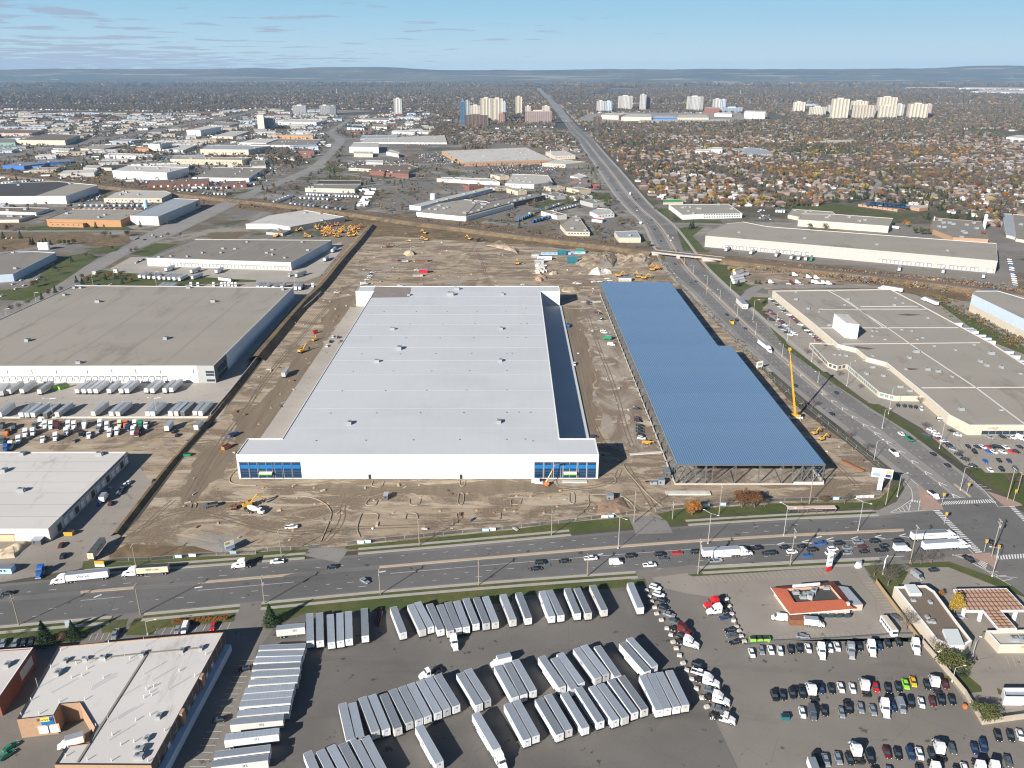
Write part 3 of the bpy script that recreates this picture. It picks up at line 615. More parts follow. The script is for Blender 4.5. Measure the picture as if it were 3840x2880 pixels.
class Bld:
    def __init__(s,label,pts,h=None,wall=W_WHITE,roof='roof_tan_gravel',base=None,cat='building',name='warehouse',para=.5,cap=None,thick=.35,sketch=True,group=None,z0=0.):
        """pts: 'tile x,y ...' roof corners FL FR BR BL; base=(i,'tile x,y') foot of corner i -> height"""
        if isinstance(pts,str):
            if base is not None:
                tk=pts.split();t=None;cs=[]
                for k in tk:
                    if ',' in k:cs.append(px(t,*map(float,k.split(','))))
                    else:t=k
                t2,xy=base[1].split();bp=px(t2,*map(float,xy.split(',')));g=G(bp);yp=(cs[base[0]][1]-1440)/F
                h=H-g.y/(C_-yp*S_)*(S_+yp*C_)
                h=max(3.5,min(75,h))
            P_=[Vector((p.x,p.y,0)) for p in poly(pts,h)]
        else:P_=[Vector((p[0],p[1],0)) for p in pts]
        if area(P_) < 0:P_.reverse()
        s.h=h;c=sum(P_,Vector())/len(P_);s.e=empty(name,(c.x,c.y,0),label,cat,group);s.P=[p-c for p in P_];s.c=c;s.para=para
        I=inset(s.P,thick);n=len(s.P);b=MB();cap=cap or wall
        for i in range(n):
            j=(i+1) % n;a,d,ai,di=s.P[i],s.P[j],I[i],I[j]
            b.face([(a.x,a.y,0),(d.x,d.y,0),(d.x,d.y,h),(a.x,a.y,h)],wall)
            b.face([(a.x,a.y,h),(d.x,d.y,h),(di.x,di.y,h),(ai.x,ai.y,h)],cap)
            b.face([(di.x,di.y,h-para-.2),(ai.x,ai.y,h-para-.2),(ai.x,ai.y,h),(di.x,di.y,h)],wall)
        s.wall=b.build('wall',s.e)
        b=MB();rm=MATS[roof] if isinstance(roof,str) else roof
        b.face([(p.x,p.y,h-para) for p in I],rm);s.roof=b.build('roof',s.e)
    def edge(s,a):      # outward frame of the wall from corner a to a+1
        p,q=s.P[a % len(s.P)],s.P[(a+1) % len(s.P)];d=(q-p);l=d.length;return p,d/l,l,atan2(d.y,d.x)
    def near_edge(s,t,x,y):
        """wall nearest to the picture point (at mid height)"""
        g=at(t,x,y,s.h*.5)-s.c;g.z=0;best=None
        for i in range(len(s.P)):
            p,d,l,r=s.edge(i);u=max(0,min(l,(g-p).dot(d)));dd=(p+d*u-g).length
            if best is None or dd < best[0]:best=(dd,i,u)
        return best[1],best[2]
    def put(s,me,e,u,z=0.,nm=None):
        p,d,l,r=s.edge(e);q=p+d*u;return link(nm or me.name.split('.')[0],me,s.e,(q.x,q.y,z),rz=r)
    def row(s,me,e,n,z=0.,u0=None,u1=None,nm=None):
        p,d,l,r=s.edge(e);u0=l*.05 if u0 is None else u0;u1=l*.95 if u1 is None else u1
        for i in range(n):s.put(me,e,u0+(u1-u0)*(i+.5)/n,z,nm)
    def rowpx(s,me,a,b_,n,z=0.,nm=None):
        """n pieces between two picture points on a wall"""
        e,u0=s.near_edge(*a);e2,u1=s.near_edge(*b_);u0,u1=sorted((u0,u1))
        if e2 != e:u1=s.edge(e)[2] if u1 < u0+1 else u1
        for i in range(n):s.put(me,e,u0+(u1-u0)*(i+.5)/n,z,nm)
    def grid(s,e,n,rows,z0,dz,w,h,m=None):
        for k in range(rows):s.row(win_mesh(w,h,m),e,n,z0+dz*k)
    def band(s,e,z0,z1,m,u0=0.,u1=None,name='window_band',out=.05):
        p,d,l,r=s.edge(e);u1=l if u1 is None else u1;b=MB();b.box(u0,u1,-out,.02,z0,z1,m)
        for k in range(1,max(2,int((u1-u0)/4))):x=u0+(u1-u0)*k/max(2,int((u1-u0)/4));b.box(x-.08,x+.08,-out-.05,0,z0,z1,W_GREY)
        o=b.build(name,s.e,(p.x,p.y,0));o.rotation_euler[2]=r;return o
    def panels(s,e,wd,z0=0.,z1=None,m=None,out=.05,name='wall_panel'):
        p,d,l,r=s.edge(e);n=max(1,round(l/wd));W=l/n;z1=s.h-.05 if z1 is None else z1;b=MB();b.box(.06,W-.06,-out,.0,z0+.02,z1,m or W_WHITE);me=b.mesh('wall_panel')
        for i in range(n):s.put(me,e,W*i,0,name)
    def on_roof(s,me,t,x,y,nm=None,rz=0.):
        g=at(t,x,y,s.h-s.para)-s.c;return link(nm or me.name.split('.')[0],me,s.e,(g.x,g.y,s.h-s.para),rz=rz)
    def units(s,txt,k=0,rz=0.):
        t=None
        for w_ in txt.split():
            if ',' in w_:x,y=map(float,w_.split(','));s.on_roof(unit_mesh(k),t,x,y,rz=rz+random.choice((0,pi/2)))
            else:t=w_
    def rand_units(s,n,k=0):
        lo=[min(p[i] for p in s.P) for i in (0,1)];hi=[max(p[i] for p in s.P) for i in (0,1)];c=0
        for _ in range(n*12):
            q=(random.uniform(lo[0],hi[0]),random.uniform(lo[1],hi[1]))
            if pip(q,inset(s.P,4)):link('rooftop_unit',unit_mesh(k),s.e,(q[0],q[1],s.h-s.para),rz=random.choice((0,pi/2)));c += 1
            if c >= n:break
    def seams(s,n,e=0,m=None,w=.35):
        """raised roof seams parallel to edge e+1, spread along edge e"""
        p,d,l,r=s.edge(e);q=s.P[(e+2) % len(s.P)]-s.P[(e+1) % len(s.P)];b=MB()
        for i in range(1,n):a=p+d*(l*i/n);c=a+q;v=Vector((-q.y,q.x,0)).normalized()*w/2;z=s.h-s.para+.06;b.face([(a.x-v.x,a.y-v.y,z),(a.x+v.x,a.y+v.y,z),(c.x+v.x,c.y+v.y,z),(c.x-v.x,c.y-v.y,z)],m or W_CREAM)
        o=b.build('roof_seam',s.e);o['kind']='stuff'
def pip(p,P_):
    c=False;j=len(P_)-1
    for i in range(len(P_)):
        a,b_=P_[i],P_[j]
        if (a[1] > p[1]) != (b_[1] > p[1]) and p[0] < (b_[0]-a[0])*(p[1]-a[1])/(b_[1]-a[1])+a[0]:c=not c
        j=i
    return c

# ---------------- 1 new white warehouse
HW=13.9
FLc,FRc=at('c1',2060,645),at('c3',740,625)
x0,x1,y0=FLc.x,FRc.x,(FLc.y+FRc.y)/2
ml=G((1055.5,1650),HW).x;mr_=G((2100,1643.7),HW).x;yb=G((2100,1643.7),HW).y;yk=at('b2',860,535,HW).y;yf=at('b3',415,490,HW).y
kx0,kx1=at('b2',860,535,HW).x,at('b3',415,535,HW).x;kxm=at('b3',245,540,HW).x;kxl=at('b2',985,590,HW).x
mlx,mrx=(ml+kxl)/2,(mr_+kxm)/2;print('W1',x0,x1,y0,yb,yk,yf,mlx,mrx)
W1=Bld('huge new white warehouse with flat pale roof in the middle of the dirt site',[(x0,y0),(x1,y0),(x1,yb),(mrx,yb),(mrx,yk),(kx1,yk),(kx1,yf),(kx0,yf),(kx0,yk),(mlx,yk),(mlx,yb),(x0,yb)],HW,W_WHITE,'roof_white_membrane',para=.35,thick=.4)
bw=x1-x0;gl=(at('c2',400,630).x-x0);gr0=at('c3',190,620).x-x0
for (a,c,n,bd) in ((1.2,gl,6,0),(gr0,bw-1.2,6,1)):
    W1.band(0,.6,9.6,GLASSB,a,c,'glazed_front',.12);u=a
    for i in range(n):
        wd=(c-a)/n*(1.35 if i == (2 if not bd else 3) else .93);wd=min(wd,c-u)
        q,d,l,r=W1.edge(0)
        for z_,zh,m in ((6.0,8.1,GLASSP),):
            b=MB();b.box(u+.35,u+wd-.2,-.2,-.1,z_,zh,m);W1_o=b.build('window_pane',W1.e,(q.x,q.y,0));W1_o.rotation_euler[2]=r
        b=MB();b.box(u-.12,u+.22,-.32,-.1,.4,9.8,W_GREY if bd else STEEL)
        for z_ in (1.0,3.2,4.2,5.0,8.6,9.2):b.box(u,u+wd,-.19,-.12,z_,z_+.1,STEEL)
        W1_o=b.build('mullion',W1.e,(q.x,q.y,0));W1_o.rotation_euler[2]=r
        if i == (2 if not bd else 3):
            b=MB();b.box(u+.3,u+wd-.1,-2.2,-.2,3.3,4.2,LIME);b.box(u+.3,u+wd-.1,-2.25,-.15,4.2,4.3,WHITE);W1_o=b.build('canopy',W1.e,(q.x,q.y,0));W1_o.rotation_euler[2]=r
        u += wd
# bright insulated panels between the glazed corners
q,d,l,r=W1.edge(0);npan=16;u0,u1=gl+4.5,gr0-4.5;pw=(u1-u0)/npan
b=MB();b.box(.03,pw-.03,-.10,0,5.6,HW-.1,mat('insulated_white',(.86,.84,.80),.6));up=b.mesh('wall_panel')
b=MB();b.box(.03,pw-.03,-.06,0,.3,5.55,mat('lower_panel_white',(.72,.71,.69),.7))
for k in range(1,8):b.box(pw*k/8-.02,pw*k/8+.02,-.075,0,.3,5.5,W_OFF)
lo=b.mesh('wall_panel')
for i in range(npan):W1.put(up,0,u0+pw*i,0,'wall_panel');W1.put(lo,0,u0+pw*i,0,'lower_wall_panel')
b=MB();person_door(b);pd=b.mesh('door')
for s in ('c2 990,612','c2 1775,605'):t,xy=s.split();x,y=map(float,xy.split(','));W1.put(pd,0,(at(t,x,y+10).x-x0),.1,'door')
W1.units('b2 1180,865 1045,1145 2120,863 2113,1140 2130,565 1320,572');W1.units('c2 810,160 2100,148');W1.units('b2 1240,1035 1735,520',1);W1.units('b2 1680,570',2)
# drains and scuppers in rows
dr=pmesh(('roof_drain',),lambda b:b.tube((0,0,0),(0,0,.25),.45,STEEL,6))
for s in ['b2 745,1397 1120,1395 1475,1393 1820,1391 2165,1390','b2 838,1227 1188,1226 1517,1225 1845,1222 2168,1221','b2 915,1078 1245,1077 1553,1075 1862,1073 2168,1072','b2 988,940 1298,938 1590,938 1880,937 2170,936','b2 645,1590 1043,1589 1420,1587 1795,1585 2168,1583','c2 520,307 950,303 1360,300 1760,296 2165,295','c3 115,293 180,310','b2 1050,820 1330,818 1610,820 1890,815','b2 1105,710 1385,710 1650,710 1910,710 2160,708','b3 120,683 75,818 130,815 120,935 0,1072','c3 60,60 160,62']:
    t,*xs=s.split()
    for k in xs:W1.on_roof(dr,t,*map(float,k.split(',')),'roof_drain')
# lap lines in the membrane
b=MB()
for i in range(1,12):
    yy=y0+6+(yf-y0)*i/12.5;xa,xb_=(mlx+.6,mrx-.6);zz=HW-.35+.04;b.box(xa-W1.c.x,xb_-W1.c.x,yy-W1.c.y-.2,yy-W1.c.y+.2,zz-.04,zz+.03,mat('lap_line',(.46,.47,.47),.6))
b.build('membrane_lap',W1.e)
b=MB();ga,gb=at('b2',1030,490,HW),at('b2',1340,500,HW);gc,gd=at('b2',1325,583,HW),at('b2',990,587,HW)
b.face([(p.x-W1.c.x,p.y-W1.c.y,HW-.35+.09) for p in (gd,gc,gb,ga)],mat('unfinished_deck',(.23,.20,.18),.8,var=.1,scale=.2));b.build('bare_deck',W1.e)
# dock slabs each side
def slab(name,xa,xb_,ya,yb_,z,m,label=None):
    b=MB();b.box(xa,xb_,ya,yb_,0,z,m);return b.build(name,kind='structure')
slab('concrete_apron',at('c2',0,300).x+2,mlx-.1,yb+.2,yk-4,.35,M_['concrete_pave']);slab('dock_apron',mrx+.1,x1-.2,yb+.2,yk-.2,.9,M_['roof_white_membrane'])

# ---------------- 2 blue deck steel frame
HB=hgt('c3',(1410,683),(1430,507));print('HB',HB)
r0=[at('c3',1430,507,HB),at('c4',497,507,HB),at('b3',2032,1176,HB),at('b3',1920,1176,HB),at('b3',1368,456,HB),at('b3',765,456,HB)]
xl=(r0[0].x+r0[5].x)/2;xr=(r0[1].x+r0[2].x)/2;xr2=(r0[3].x+r0[4].x)/2;yfr=(r0[0].y+r0[1].y)/2;yst=(r0[2].y+r0[3].y)/2;ybk=(r0[4].y+r0[5].y)/2
print('W2',xl,xr,xr2,yfr,yst,ybk)
W2=empty('steel_frame_building',((xl+xr)/2,(yfr+ybk)/2,0),'unfinished open steel frame building under a long blue metal deck roof','building')
cxx,cyy=W2.location[0],W2.location[1]
def deckmat(t,v):
    s=t.nodes.new('ShaderNodeSeparateXYZ');t.links.new(v,s.inputs[0])
    c=mixc(t,nz(t,v,.02,5,.6),(.092,.20,.35),(.12,.235,.39))
    m=t.nodes.new('ShaderNodeMath');m.operation='PINGPONG';m.inputs[1].default_value=.75;t.links.new(s.outputs[0],m.inputs[0])
    r=t.nodes.new('ShaderNodeMapRange');r.inputs[1].default_value=.10;r.inputs[2].default_value=.02;t.links.new(m.outputs[0],r.inputs[0])
    return mixc(t,mul(t,nz(t,v,.5,4,.6,(1,.06,1),.55,.7),.35),c,(.22,.32,.44))
nmat('blue_deck',deckmat,.35);MATS['blue_deck'].node_tree.nodes['Principled BSDF'].inputs['Metallic'].default_value=.3;MATS['blue_deck'].node_tree.nodes['Principled BSDF'].inputs['Specular IOR Level'].default_value=.5
ncol=64;pw=(xr-xl)/ncol;SEAM=mat('deck_seam',(.37,.47,.57),.5)
ny=4;yst_n=(ybk-yfr)/ny
b=MB();b.box(.06,pw-.06,.05,yst_n-.05,0,.18,MATS['blue_deck'])
b.box(-.08,.08,0,yst_n,.10,.22,SEAM);pm=b.mesh('deck_panel')
for i in range(ncol):
    for j in range(ny):
        X_=xl+pw*i;Y_=yfr+yst_n*j
        if X_+pw > xr2+pw*.5 and Y_ > yst-2:continue
        link('deck_panel',pm,W2,(X_-cxx,Y_-cyy,HB-.2))
b=MB()   # under-deck joists and edge beams
for j in range(0,60):
    Y_=yfr+(ybk-yfr)*j/59;xe=xr if Y_ < yst else xr2;b.box(xl-cxx,xe-cxx,Y_-cyy-.12,Y_-cyy+.12,HB-1.0,HB-.25,STEEL)
for X_ in (xl+.2,(xl+xr2)/2,xr2-.2):b.box(X_-cxx-.15,X_-cxx+.15,yfr-cyy,ybk-cyy,HB-1.3,HB-.3,STEEL)
b.box(xr-.4-cxx,xr-.1-cxx,yfr-cyy,yst-cyy,HB-1.3,HB-.3,STEEL);o=b.build('roof_joists',W2)
cm=pmesh(('column',),lambda b:b.box(-.22,.22,-.22,.22,0,HB-.9,STEEL))
front=[0,.062,.13,.20,.245,.40,.56,.72,.785,.85,.92,.995]
for f in front:link('column',cm,W2,(xl+(xr-xl)*f-cxx,yfr+.2-cyy,0))
nside=32
for j in range(1,nside+1):
    Y_=yfr+(ybk-yfr)*j/nside;link('column',cm,W2,(xl+.2-cxx,Y_-cyy,0));link('column',cm,W2,((xr if Y_ < yst else xr2)-.2-cxx,Y_-cyy,0))
    for k in (1,2,3):link('column',cm,W2,(xl+(xr2-xl)*k/4-cxx,Y_-cyy,0)) if j % 2 == 0 else None
def brace(p,q,r_=.14):
    b=MB();b.tube(p,q,r_,STEEL,5);b.build('brace',W2)
fx=lambda f:xl+(xr-xl)*f-cxx
for a,c in ((0,.062),(.062,.13),(.13,.20),(.245,.40),(.56,.72),(.785,.85),(.85,.92),(.92,.995)):
    brace((fx(a),yfr-cyy+.2,.3),(fx(c),yfr-cyy+.2,HB-1));brace((fx(c),yfr-cyy+.2,.3),(fx(a),yfr-cyy+.2,HB-1))
for z_ in (HB*.4,HB*.7):
    brace((fx(0),yfr-cyy+.2,z_),(fx(.245),yfr-cyy+.2,z_));brace((fx(.785),yfr-cyy+.2,z_),(fx(1),yfr-cyy+.2,z_))
    brace((xl-cxx,yfr-cyy,z_),(xl-cxx,ybk-cyy,z_),.07)
for j in range(0,nside):
    ya,yc=[yfr+(ybk-yfr)*k/nside-cyy for k in (j,j+1)]
    brace((xl-cxx+.2,ya,.3),(xl-cxx+.2,yc,HB-1));brace((xl-cxx+.2,yc,.3),(xl-cxx+.2,ya,HB-1))
b=MB()
b.box(xl-cxx-.5,xr-cxx,yfr-cyy-.4,yfr-cyy,0,.7,W_CONC);b.box(xl-cxx-.5,xl-cxx-.1,yfr-cyy,ybk-cyy,0,1.0,W_CONC);b.box(fx(.80),xr-cxx+.4,yfr-cyy-.45,yfr-cyy-.02,0,1.6,W_OFF);b.box(xr-cxx,xr-cxx+.4,yfr-cyy,yfr-cyy+40,0,2.2,W_OFF)
for j in range(40):
    Y_=yfr-cyy+6+j*(ybk-yfr-12)/40;b.box(xl-cxx-1.0,xl-cxx-.45,Y_,Y_+.8,.35,.9,DARK)
b.build('foundation_wall',W2)
b=MB();b.box(fx(.905),fx(.965),yfr-cyy+3,yfr-cyy+10,HB*.55,HB*.62,STEEL)
for k in range(8):b.box(fx(.93)+k*.6,fx(.93)+k*.6+.6,yfr-cyy+5,yfr-cyy+7,.5+k*.9,.8+k*.9,STEEL)
b.build('stair',W2)

# ---------------- 3.. other near buildings
W3=Bld('very large tan-roofed warehouse with a row of dock doors at far left','b1 -900,1182 1845,1178 b2 322,500 b1 640,482',None,W_OFF,'roof_tan_gravel',(1,'b1 1870,1325'),thick=.5)
print('W3',W3.h)
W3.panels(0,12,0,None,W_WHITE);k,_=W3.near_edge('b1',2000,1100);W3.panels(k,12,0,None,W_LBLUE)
W3.units('b1 845,630 1843,628 1435,948 240,965',.5);W3.units('b1 560,570 645,508 700,508 680,1158 1630,508 b2 235,522',0);W3.seams(6,0,mat('roof_lap',(.25,.22,.185),.9),.3)
dm=door_mesh(2.6,3.0,WHITE)
e,u=W3.near_edge('b1',900,1230);q,d,l,r=W3.edge(e)
for t in range(0,34):W3.put(dm,e,l*.18+t*l*.68/34,1.2)
for x in (50,262,473,742,953,1161,1372,1660):
    g=at('b1',x,1250,W3.h*.6)-W3.c;W3.put(win_mesh(.6,3.,GLASS),e,(g-q).dot(d),W3.h-5.5,'window')
# charcoal glazed corner office
g0=(at('b1',1695,1182,W3.h)-W3.c-q).dot(d)
b=MB();b.box(g0,l+.15,-.35,-.0,0,W3.h+.05,W_GREY);b.box(g0+5.5,l-.3,-.45,-.3,7,8.6,GLASS);b.box(g0+5.5,l-.3,-.45,-.3,5,6.6,GLASS);b.box(g0+5.5,l-.3,-.45,-.3,1.0,2.6,GLASS);o=b.build('office_front',W3.e,(q.x,q.y,0));o.rotation_euler[2]=r
q,d,l,r=W3.edge(k);b=MB();b.box(-.15,24,-.35,0,0,W3.h+.05,W_DGREY);b.box(5,22,-.45,-.3,5,8.6,GLASS);b.box(5,22,-.45,-.3,1,3,GLASS);o=b.build('office_side',W3.e,(q.x,q.y,0));o.rotation_euler[2]=r

W4=Bld('long low warehouse with stained white roof beside the truck lot','c1 -900,1065 415,1065 1095,400 -900,400',None,W_OFF,'roof_old_white',(1,'c1 440,1175'))
W4.units('c1 860,430 200,425 185,742 40,570',0);W4.seams(7,1,mat('roof_lap',(.3,.3,.3),.9),.2)
k,_=W4.near_edge('c1',760,780)
for i in range(14):W4.put(door_mesh(3.0,3.2,WHITE if i % 3 else DARK,W_GREY),k,8+i*W4.edge(k)[2]/15,.8)
W4.band(k,W4.h-1.2,W4.h-.6,STEEL,12,W4.edge(k)[2]*.95,'gutter',.3)
e,_=W4.near_edge('c1',100,1120);l=W4.edge(e)[2]
b=MB();b.box(l-42,l-16,-.1,0,0,3.4,mat('cream_stucco',(.62,.44,.27),.8));b.box(l-42,l-15.5,-.14,0,3.4,3.7,mat('maroon_trim',(.2,.05,.06),.7));b.box(l-37,l-35.6,-.16,0,0,2.2,mat('maroon_trim',(.2,.05,.06),.7))
q,d,l,r=W4.edge(e);o=b.build('stucco_front',W4.e,(q.x,q.y,0));o.rotation_euler[2]=r

W5=Bld('flat white-roofed brick warehouse with a banner and loading notch, bottom left','d1 470,1630 1305,1635 1940,482 1700,497 505,607 145,1240 465,1205 520,1105 690,1092 820,1308 770,1440 575,1468',None,MATS['brick_tan'],'roof_old_white',(5,'d1 160,1400'),cap=DARK,para=.4)
print('W5',W5.h,W5.c)
W5.units('d1 505,845 1210,1510 1205,1570',-.6);W5.units('d1 1375,1220 1270,1415 1235,680 1575,650 570,740 735,725 890,712 1740,630',-1.1)
vp=pmesh(('vent_pipe',),lambda b:b.tube((0,0,0),(0,0,1.2),.14,WHITE,5));ant=pmesh(('antenna_mast',),lambda b:b.tube((0,0,0),(0,0,4),.08,GALV,4))
for x,y in [(525,645),(940,580),(660,762),(910,735),(1125,715),(755,805),(710,865),(620,882),(440,792),(1780,680),(1685,870),(1330,960),(1290,970),(1295,1012),(1245,1055),(1310,1035),(1550,825),(1265,985),(895,882),(270,1075),(515,1092),(735,1072),(1300,1205),(1425,1340),(1175,1252),(970,1378),(830,1300),(590,1485),(570,1560),(755,1592),(965,1600),(1280,1605),(185,1205),(340,1195),(1045,1462),(1160,1437)]:
    W5.on_roof(vp,'d1',x,y,'vent_pipe')
for x,y in [(812,675),(770,755),(1092,760),(330,965),(445,1010),(795,958),(785,985),(1245,850),(1318,905),(1455,985),(1002,1070),(940,1268),(1022,1237),(945,1420),(1255,605)]:W5.on_roof(ant,'d1',x,y,'antenna_mast')
z=W5.h-.4
b=MB()
for s in ('d1 670,1615 1280,660','d1 560,745 1280,665 1760,620'):
    P_=[p-W5.c for p in poly(s,z)]
    for a,c in zip(P_,P_[1:]):n=Vector((-(c-a).y,(c-a).x,0)).normalized()*.35;b.hexa([tuple(a-n)[:2]+(z,),tuple(c-n)[:2]+(z,),tuple(c+n)[:2]+(z,),tuple(a+n)[:2]+(z,),tuple(a-n)[:2]+(z+.25,),tuple(c-n)[:2]+(z+.25,),tuple(c+n)[:2]+(z+.25,),tuple(a+n)[:2]+(z+.25,)],mat('roof_channel',(.24,.22,.18),.9))
b.build('roof_divider',W5.e)
e,_=W5.near_edge('d1',320,1300);q,d,l,r=W5.edge(e)
W5.put(door_mesh(3.0,2.7,WHITE,W_TAN),e,l*.66,1.0);W5.put(door_mesh(3.0,2.7,WHITE,W_TAN),e,l*.9,1.0)
b=MB();b.box(l*.62,l*.96,-.15,-.02,4.2,7.2,GLASSP);b.box(l*.62,l*.86,-.2,-.1,5.6,7.2,mat('banner_yellow',(.85,.68,.08),.6));o=b.build('banner',W5.e,(q.x,q.y,0));o.rotation_euler[2]=r
def text(parent,body,size,loc,rot,m,name='lettering',ext=.02,align='CENTER'):
    k=(body,size,m.name,ext)
    if k not in _pc:
        c=bpy.data.curves.new(name,'FONT');c.body=body;c.size=size;c.extrude=ext;c.align_x=align;c.align_y='CENTER';c.resolution_u=1;to=bpy.data.objects.new(name,c)
        me=bpy.data.meshes.new_from_object(to);me.name=name;me.materials.clear();me.materials.append(m);bpy.data.objects.remove(to);bpy.data.curves.remove(c);_pc[k]=me
    o=link(name,_pc[k],parent,loc);o.rotation_euler=rot;return o
def walltext(bl,e,u,z,body,size,m,out=.25):
    p,d,l,r=bl.edge(e);n=Vector((d.y,-d.x,0));q=p+d*u+n*out;return text(bl.e,body,size,(q.x,q.y,z),(pi/2,0,r),m)
NAVY=mat('navy_print',(.02,.04,.16),.6)
walltext(W5,e,l*.74,6.4,'Pioneer',1.5,NAVY)
k2,_=W5.near_edge('d1',1640,1080);q,d,l,r=W5.edge(k2)
W5.band(k2,.1,W5.h-.05,MATS['brick_brown'],0,l,'side_cladding',.06)
for i in range(9):W5.put(win_mesh(1.8,2.6,WHITE),k2,l*(.10+i*.085),3.6-1.5,'window')
b=MB();b.box(l*.02,l*.98,-2.2,-.08,0,3.0,W_LBLUE) ;o=b.build('side_canopy',W5.e,(q.x,q.y,0));o.rotation_euler[2]=r
for f in (.33,.6):b=MB();b.box(l*f,l*f+2.2,-1.0,-.1,0,W5.h+.4,MATS['brick_tan']);o=b.build('brick_pier',W5.e,(q.x,q.y,0));o.rotation_euler[2]=r
W6=Bld('white-roofed red brick building cut by the left edge, bottom left','d1 -900,1060 -20,1060 285,617 0,637 -900,700',None,MATS['brick_red'],'roof_old_white',(2,'d1 330,760'),cap=WHITE)
W6.units('d1 70,775',-.8)
k,_=W6.near_edge('d1',200,860);l=W6.edge(k)[2]
for i in range(5):W6.put(win_mesh(1.6,3.5,W_LBLUE),k,l*(.60+.07*i),W6.h-5.2,'window')

W7=Bld('brown-roofed warehouse with white dock wall behind the tan warehouse','b1 1265,245 b2 300,285 b2 655,92 b1 1680,85',None,W_OFF,'roof_grey_gravel',(1,'b2 305,357'))
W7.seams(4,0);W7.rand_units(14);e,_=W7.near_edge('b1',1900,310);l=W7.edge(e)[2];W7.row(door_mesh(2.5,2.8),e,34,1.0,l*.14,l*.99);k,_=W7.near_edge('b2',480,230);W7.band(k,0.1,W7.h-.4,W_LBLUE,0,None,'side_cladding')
W8=Bld('bluish-walled office and plant with stepped roofs by the west road','b1 -500,430 110,385 480,200 300,190 90,195 0,215 -500,230',None,W_LBLUE,'roof_grey_gravel',(1,'b1 125,450'));W8.rand_units(10)
b=Bld('low white wing with window strip in front of the bluish plant','b1 -500,470 110,395 108,370 -500,410',None,W_OFF,'roof_pale',(1,'b1 115,430'));b.rand_units(2)
W9=Bld('very long white distribution warehouse with dock doors beyond the railway','b3 1672,55 b4 1985,272 b4 1975,120 b4 0,-25 a3 2000,1455 a3 1850,1470 a3 1680,1540',None,W_OFF,'roof_tan_gravel',(1,'b4 1968,382'))
print('W9',W9.h)
e,_=W9.near_edge('b4',900,240);l=W9.edge(e)[2];W9.panels(e,9,0,None,mat('w9_wall',(.40,.375,.345),.8,var=.08,scale=.15));dm=door_mesh(2.6,2.9)
W9.rowpx(dm,('b3',1780,150),('b3',2212,190),14,1.0);W9.rowpx(dm,('b4',10,190),('b4',330,225),10,1.0);W9.rowpx(dm,('b4',950,275),('b4',1420,320),13,1.0);W9.rowpx(dm,('b4',1465,325),('b4',1840,360),10,1.0);W9.rowpx(door_mesh(5,3.6),('b4',1915,360),('b4',1960,365),1,.2)
W9.units('b4 315,80 940,133 1550,187 b3 1960,30',0)
W10=Bld('sprawling tan flat-roofed factory complex right of the north avenue','c4 1740,172 2800,172 b4 3050,1200 2212,1160 1930,980 1300,640 1060,516 40,530 380,805 600,992 760,1030 850,1105 1020,1150 1350,1420 1560,1600',None,W_CREAM,'roof_tan_gravel',(0,'c4 1738,258'),cap=WHITE,thick=.9)
print('W10',W10.h)
W10.units('b4 240,608 345,688 690,608 1090,658 530,832 1220,1113 2015,1195 1890,1180 1835,1145 1470,1232 1380,1215 1670,1560',-.3);W10.units('b4 480,990 940,882 1155,870 1240,880 1335,940 1290,955 1435,1010 905,1095 1190,1210 1380,768 1165,640 1100,595 660,655 440,715 940,855 900,880 900,925 1010,955 1780,1000 1620,1045 1590,1275 570,535 240,545 2180,1250 2015,1565',-1.2);W10.units('b4 1280,1062 1930,1078',.4)
b=MB();z=W10.h-.5
for s in ('b4 640,600 1030,850 1300,1040 1800,1370 2212,1680','b4 440,690 1370,690','b4 450,853 1640,850','b4 640,992 1830,980','b4 1330,1370 2300,1365','b4 520,530 720,640 1000,850','b4 800,668 1300,665'):
    P_=[p-W10.c for p in poly(s,z)]
    for a,c in zip(P_,P_[1:]):n=Vector((-(c-a).y,(c-a).x,0)).normalized()*.4;b.hexa([tuple(v)[:2]+(zz,) for zz in (z,z+.3) for v in (a-n,c-n,c+n,a+n)],W_OFF)
b.build('roof_divider',W10.e)
dk=mat('roof_ponding',(.13,.11,.09),.7,var=.3,scale=.3)
for i,s in enumerate(['b4 470,683 760,676 770,684 480,690','b4 1110,738 1200,728 1330,738 1220,748','b4 740,1005 920,1030 870,1040 760,1025','b4 1190,1195 1310,1205 1270,1215 1220,1215']):
    b=MB();P_=[p-W10.c for p in poly(s,z)]
    P_=P_ if area(P_) > 0 else P_[::-1];b.face([(p.x,p.y,z+.05) for p in P_],dk);b.build('water_stain',W10.e)
e,_=W10.near_edge('c4',1900,210);W10.band(e,.4,2.8,GLASS,8,60,'window_band');walltext(W10,e,14,W10.h-2,'OUTLET',1.6,TRED)
zt=W10.h+11
tb=[at('b4',*p,zt) for p in ((572,727),(682,812),(790,822),(690,735))];c=sum(tb,Vector())/4
b=MB();Pn=[Vector((p.x,p.y,0))-W10.c for p in tb];Pn=Pn if area(Pn) > 0 else Pn[::-1];b.prism(Pn,W10.h-.5,zt,W_WHITE,M_['roof_pale']);b.build('stair_tower',W10.e)
W11=Bld('low glazed office wing with angled front facing the avenue','b4 360,980 520,1150 600,1180 680,1165 960,1405 1100,1440 1370,1442 1020,1150 850,1105 760,1030 600,992',None,W_CREAM,'roof_tan_gravel',(4,'b4 950,1450'),cap=WHITE)
for i in range(5):
    l=W11.edge(i)[2];W11.row(win_mesh(2.2,1.9,mat('green_glass',(.16,.24,.25),.2) if i > 2 else GLASS),i,max(2,int(l/3.2)),1.2)
W11.units('b4 675,1095 905,1195 995,1268 850,1250 1145,1365 1225,1400',-.4);W11.units('b4 610,1040 575,1085 620,1087 830,1135 1035,1213',-1.2)
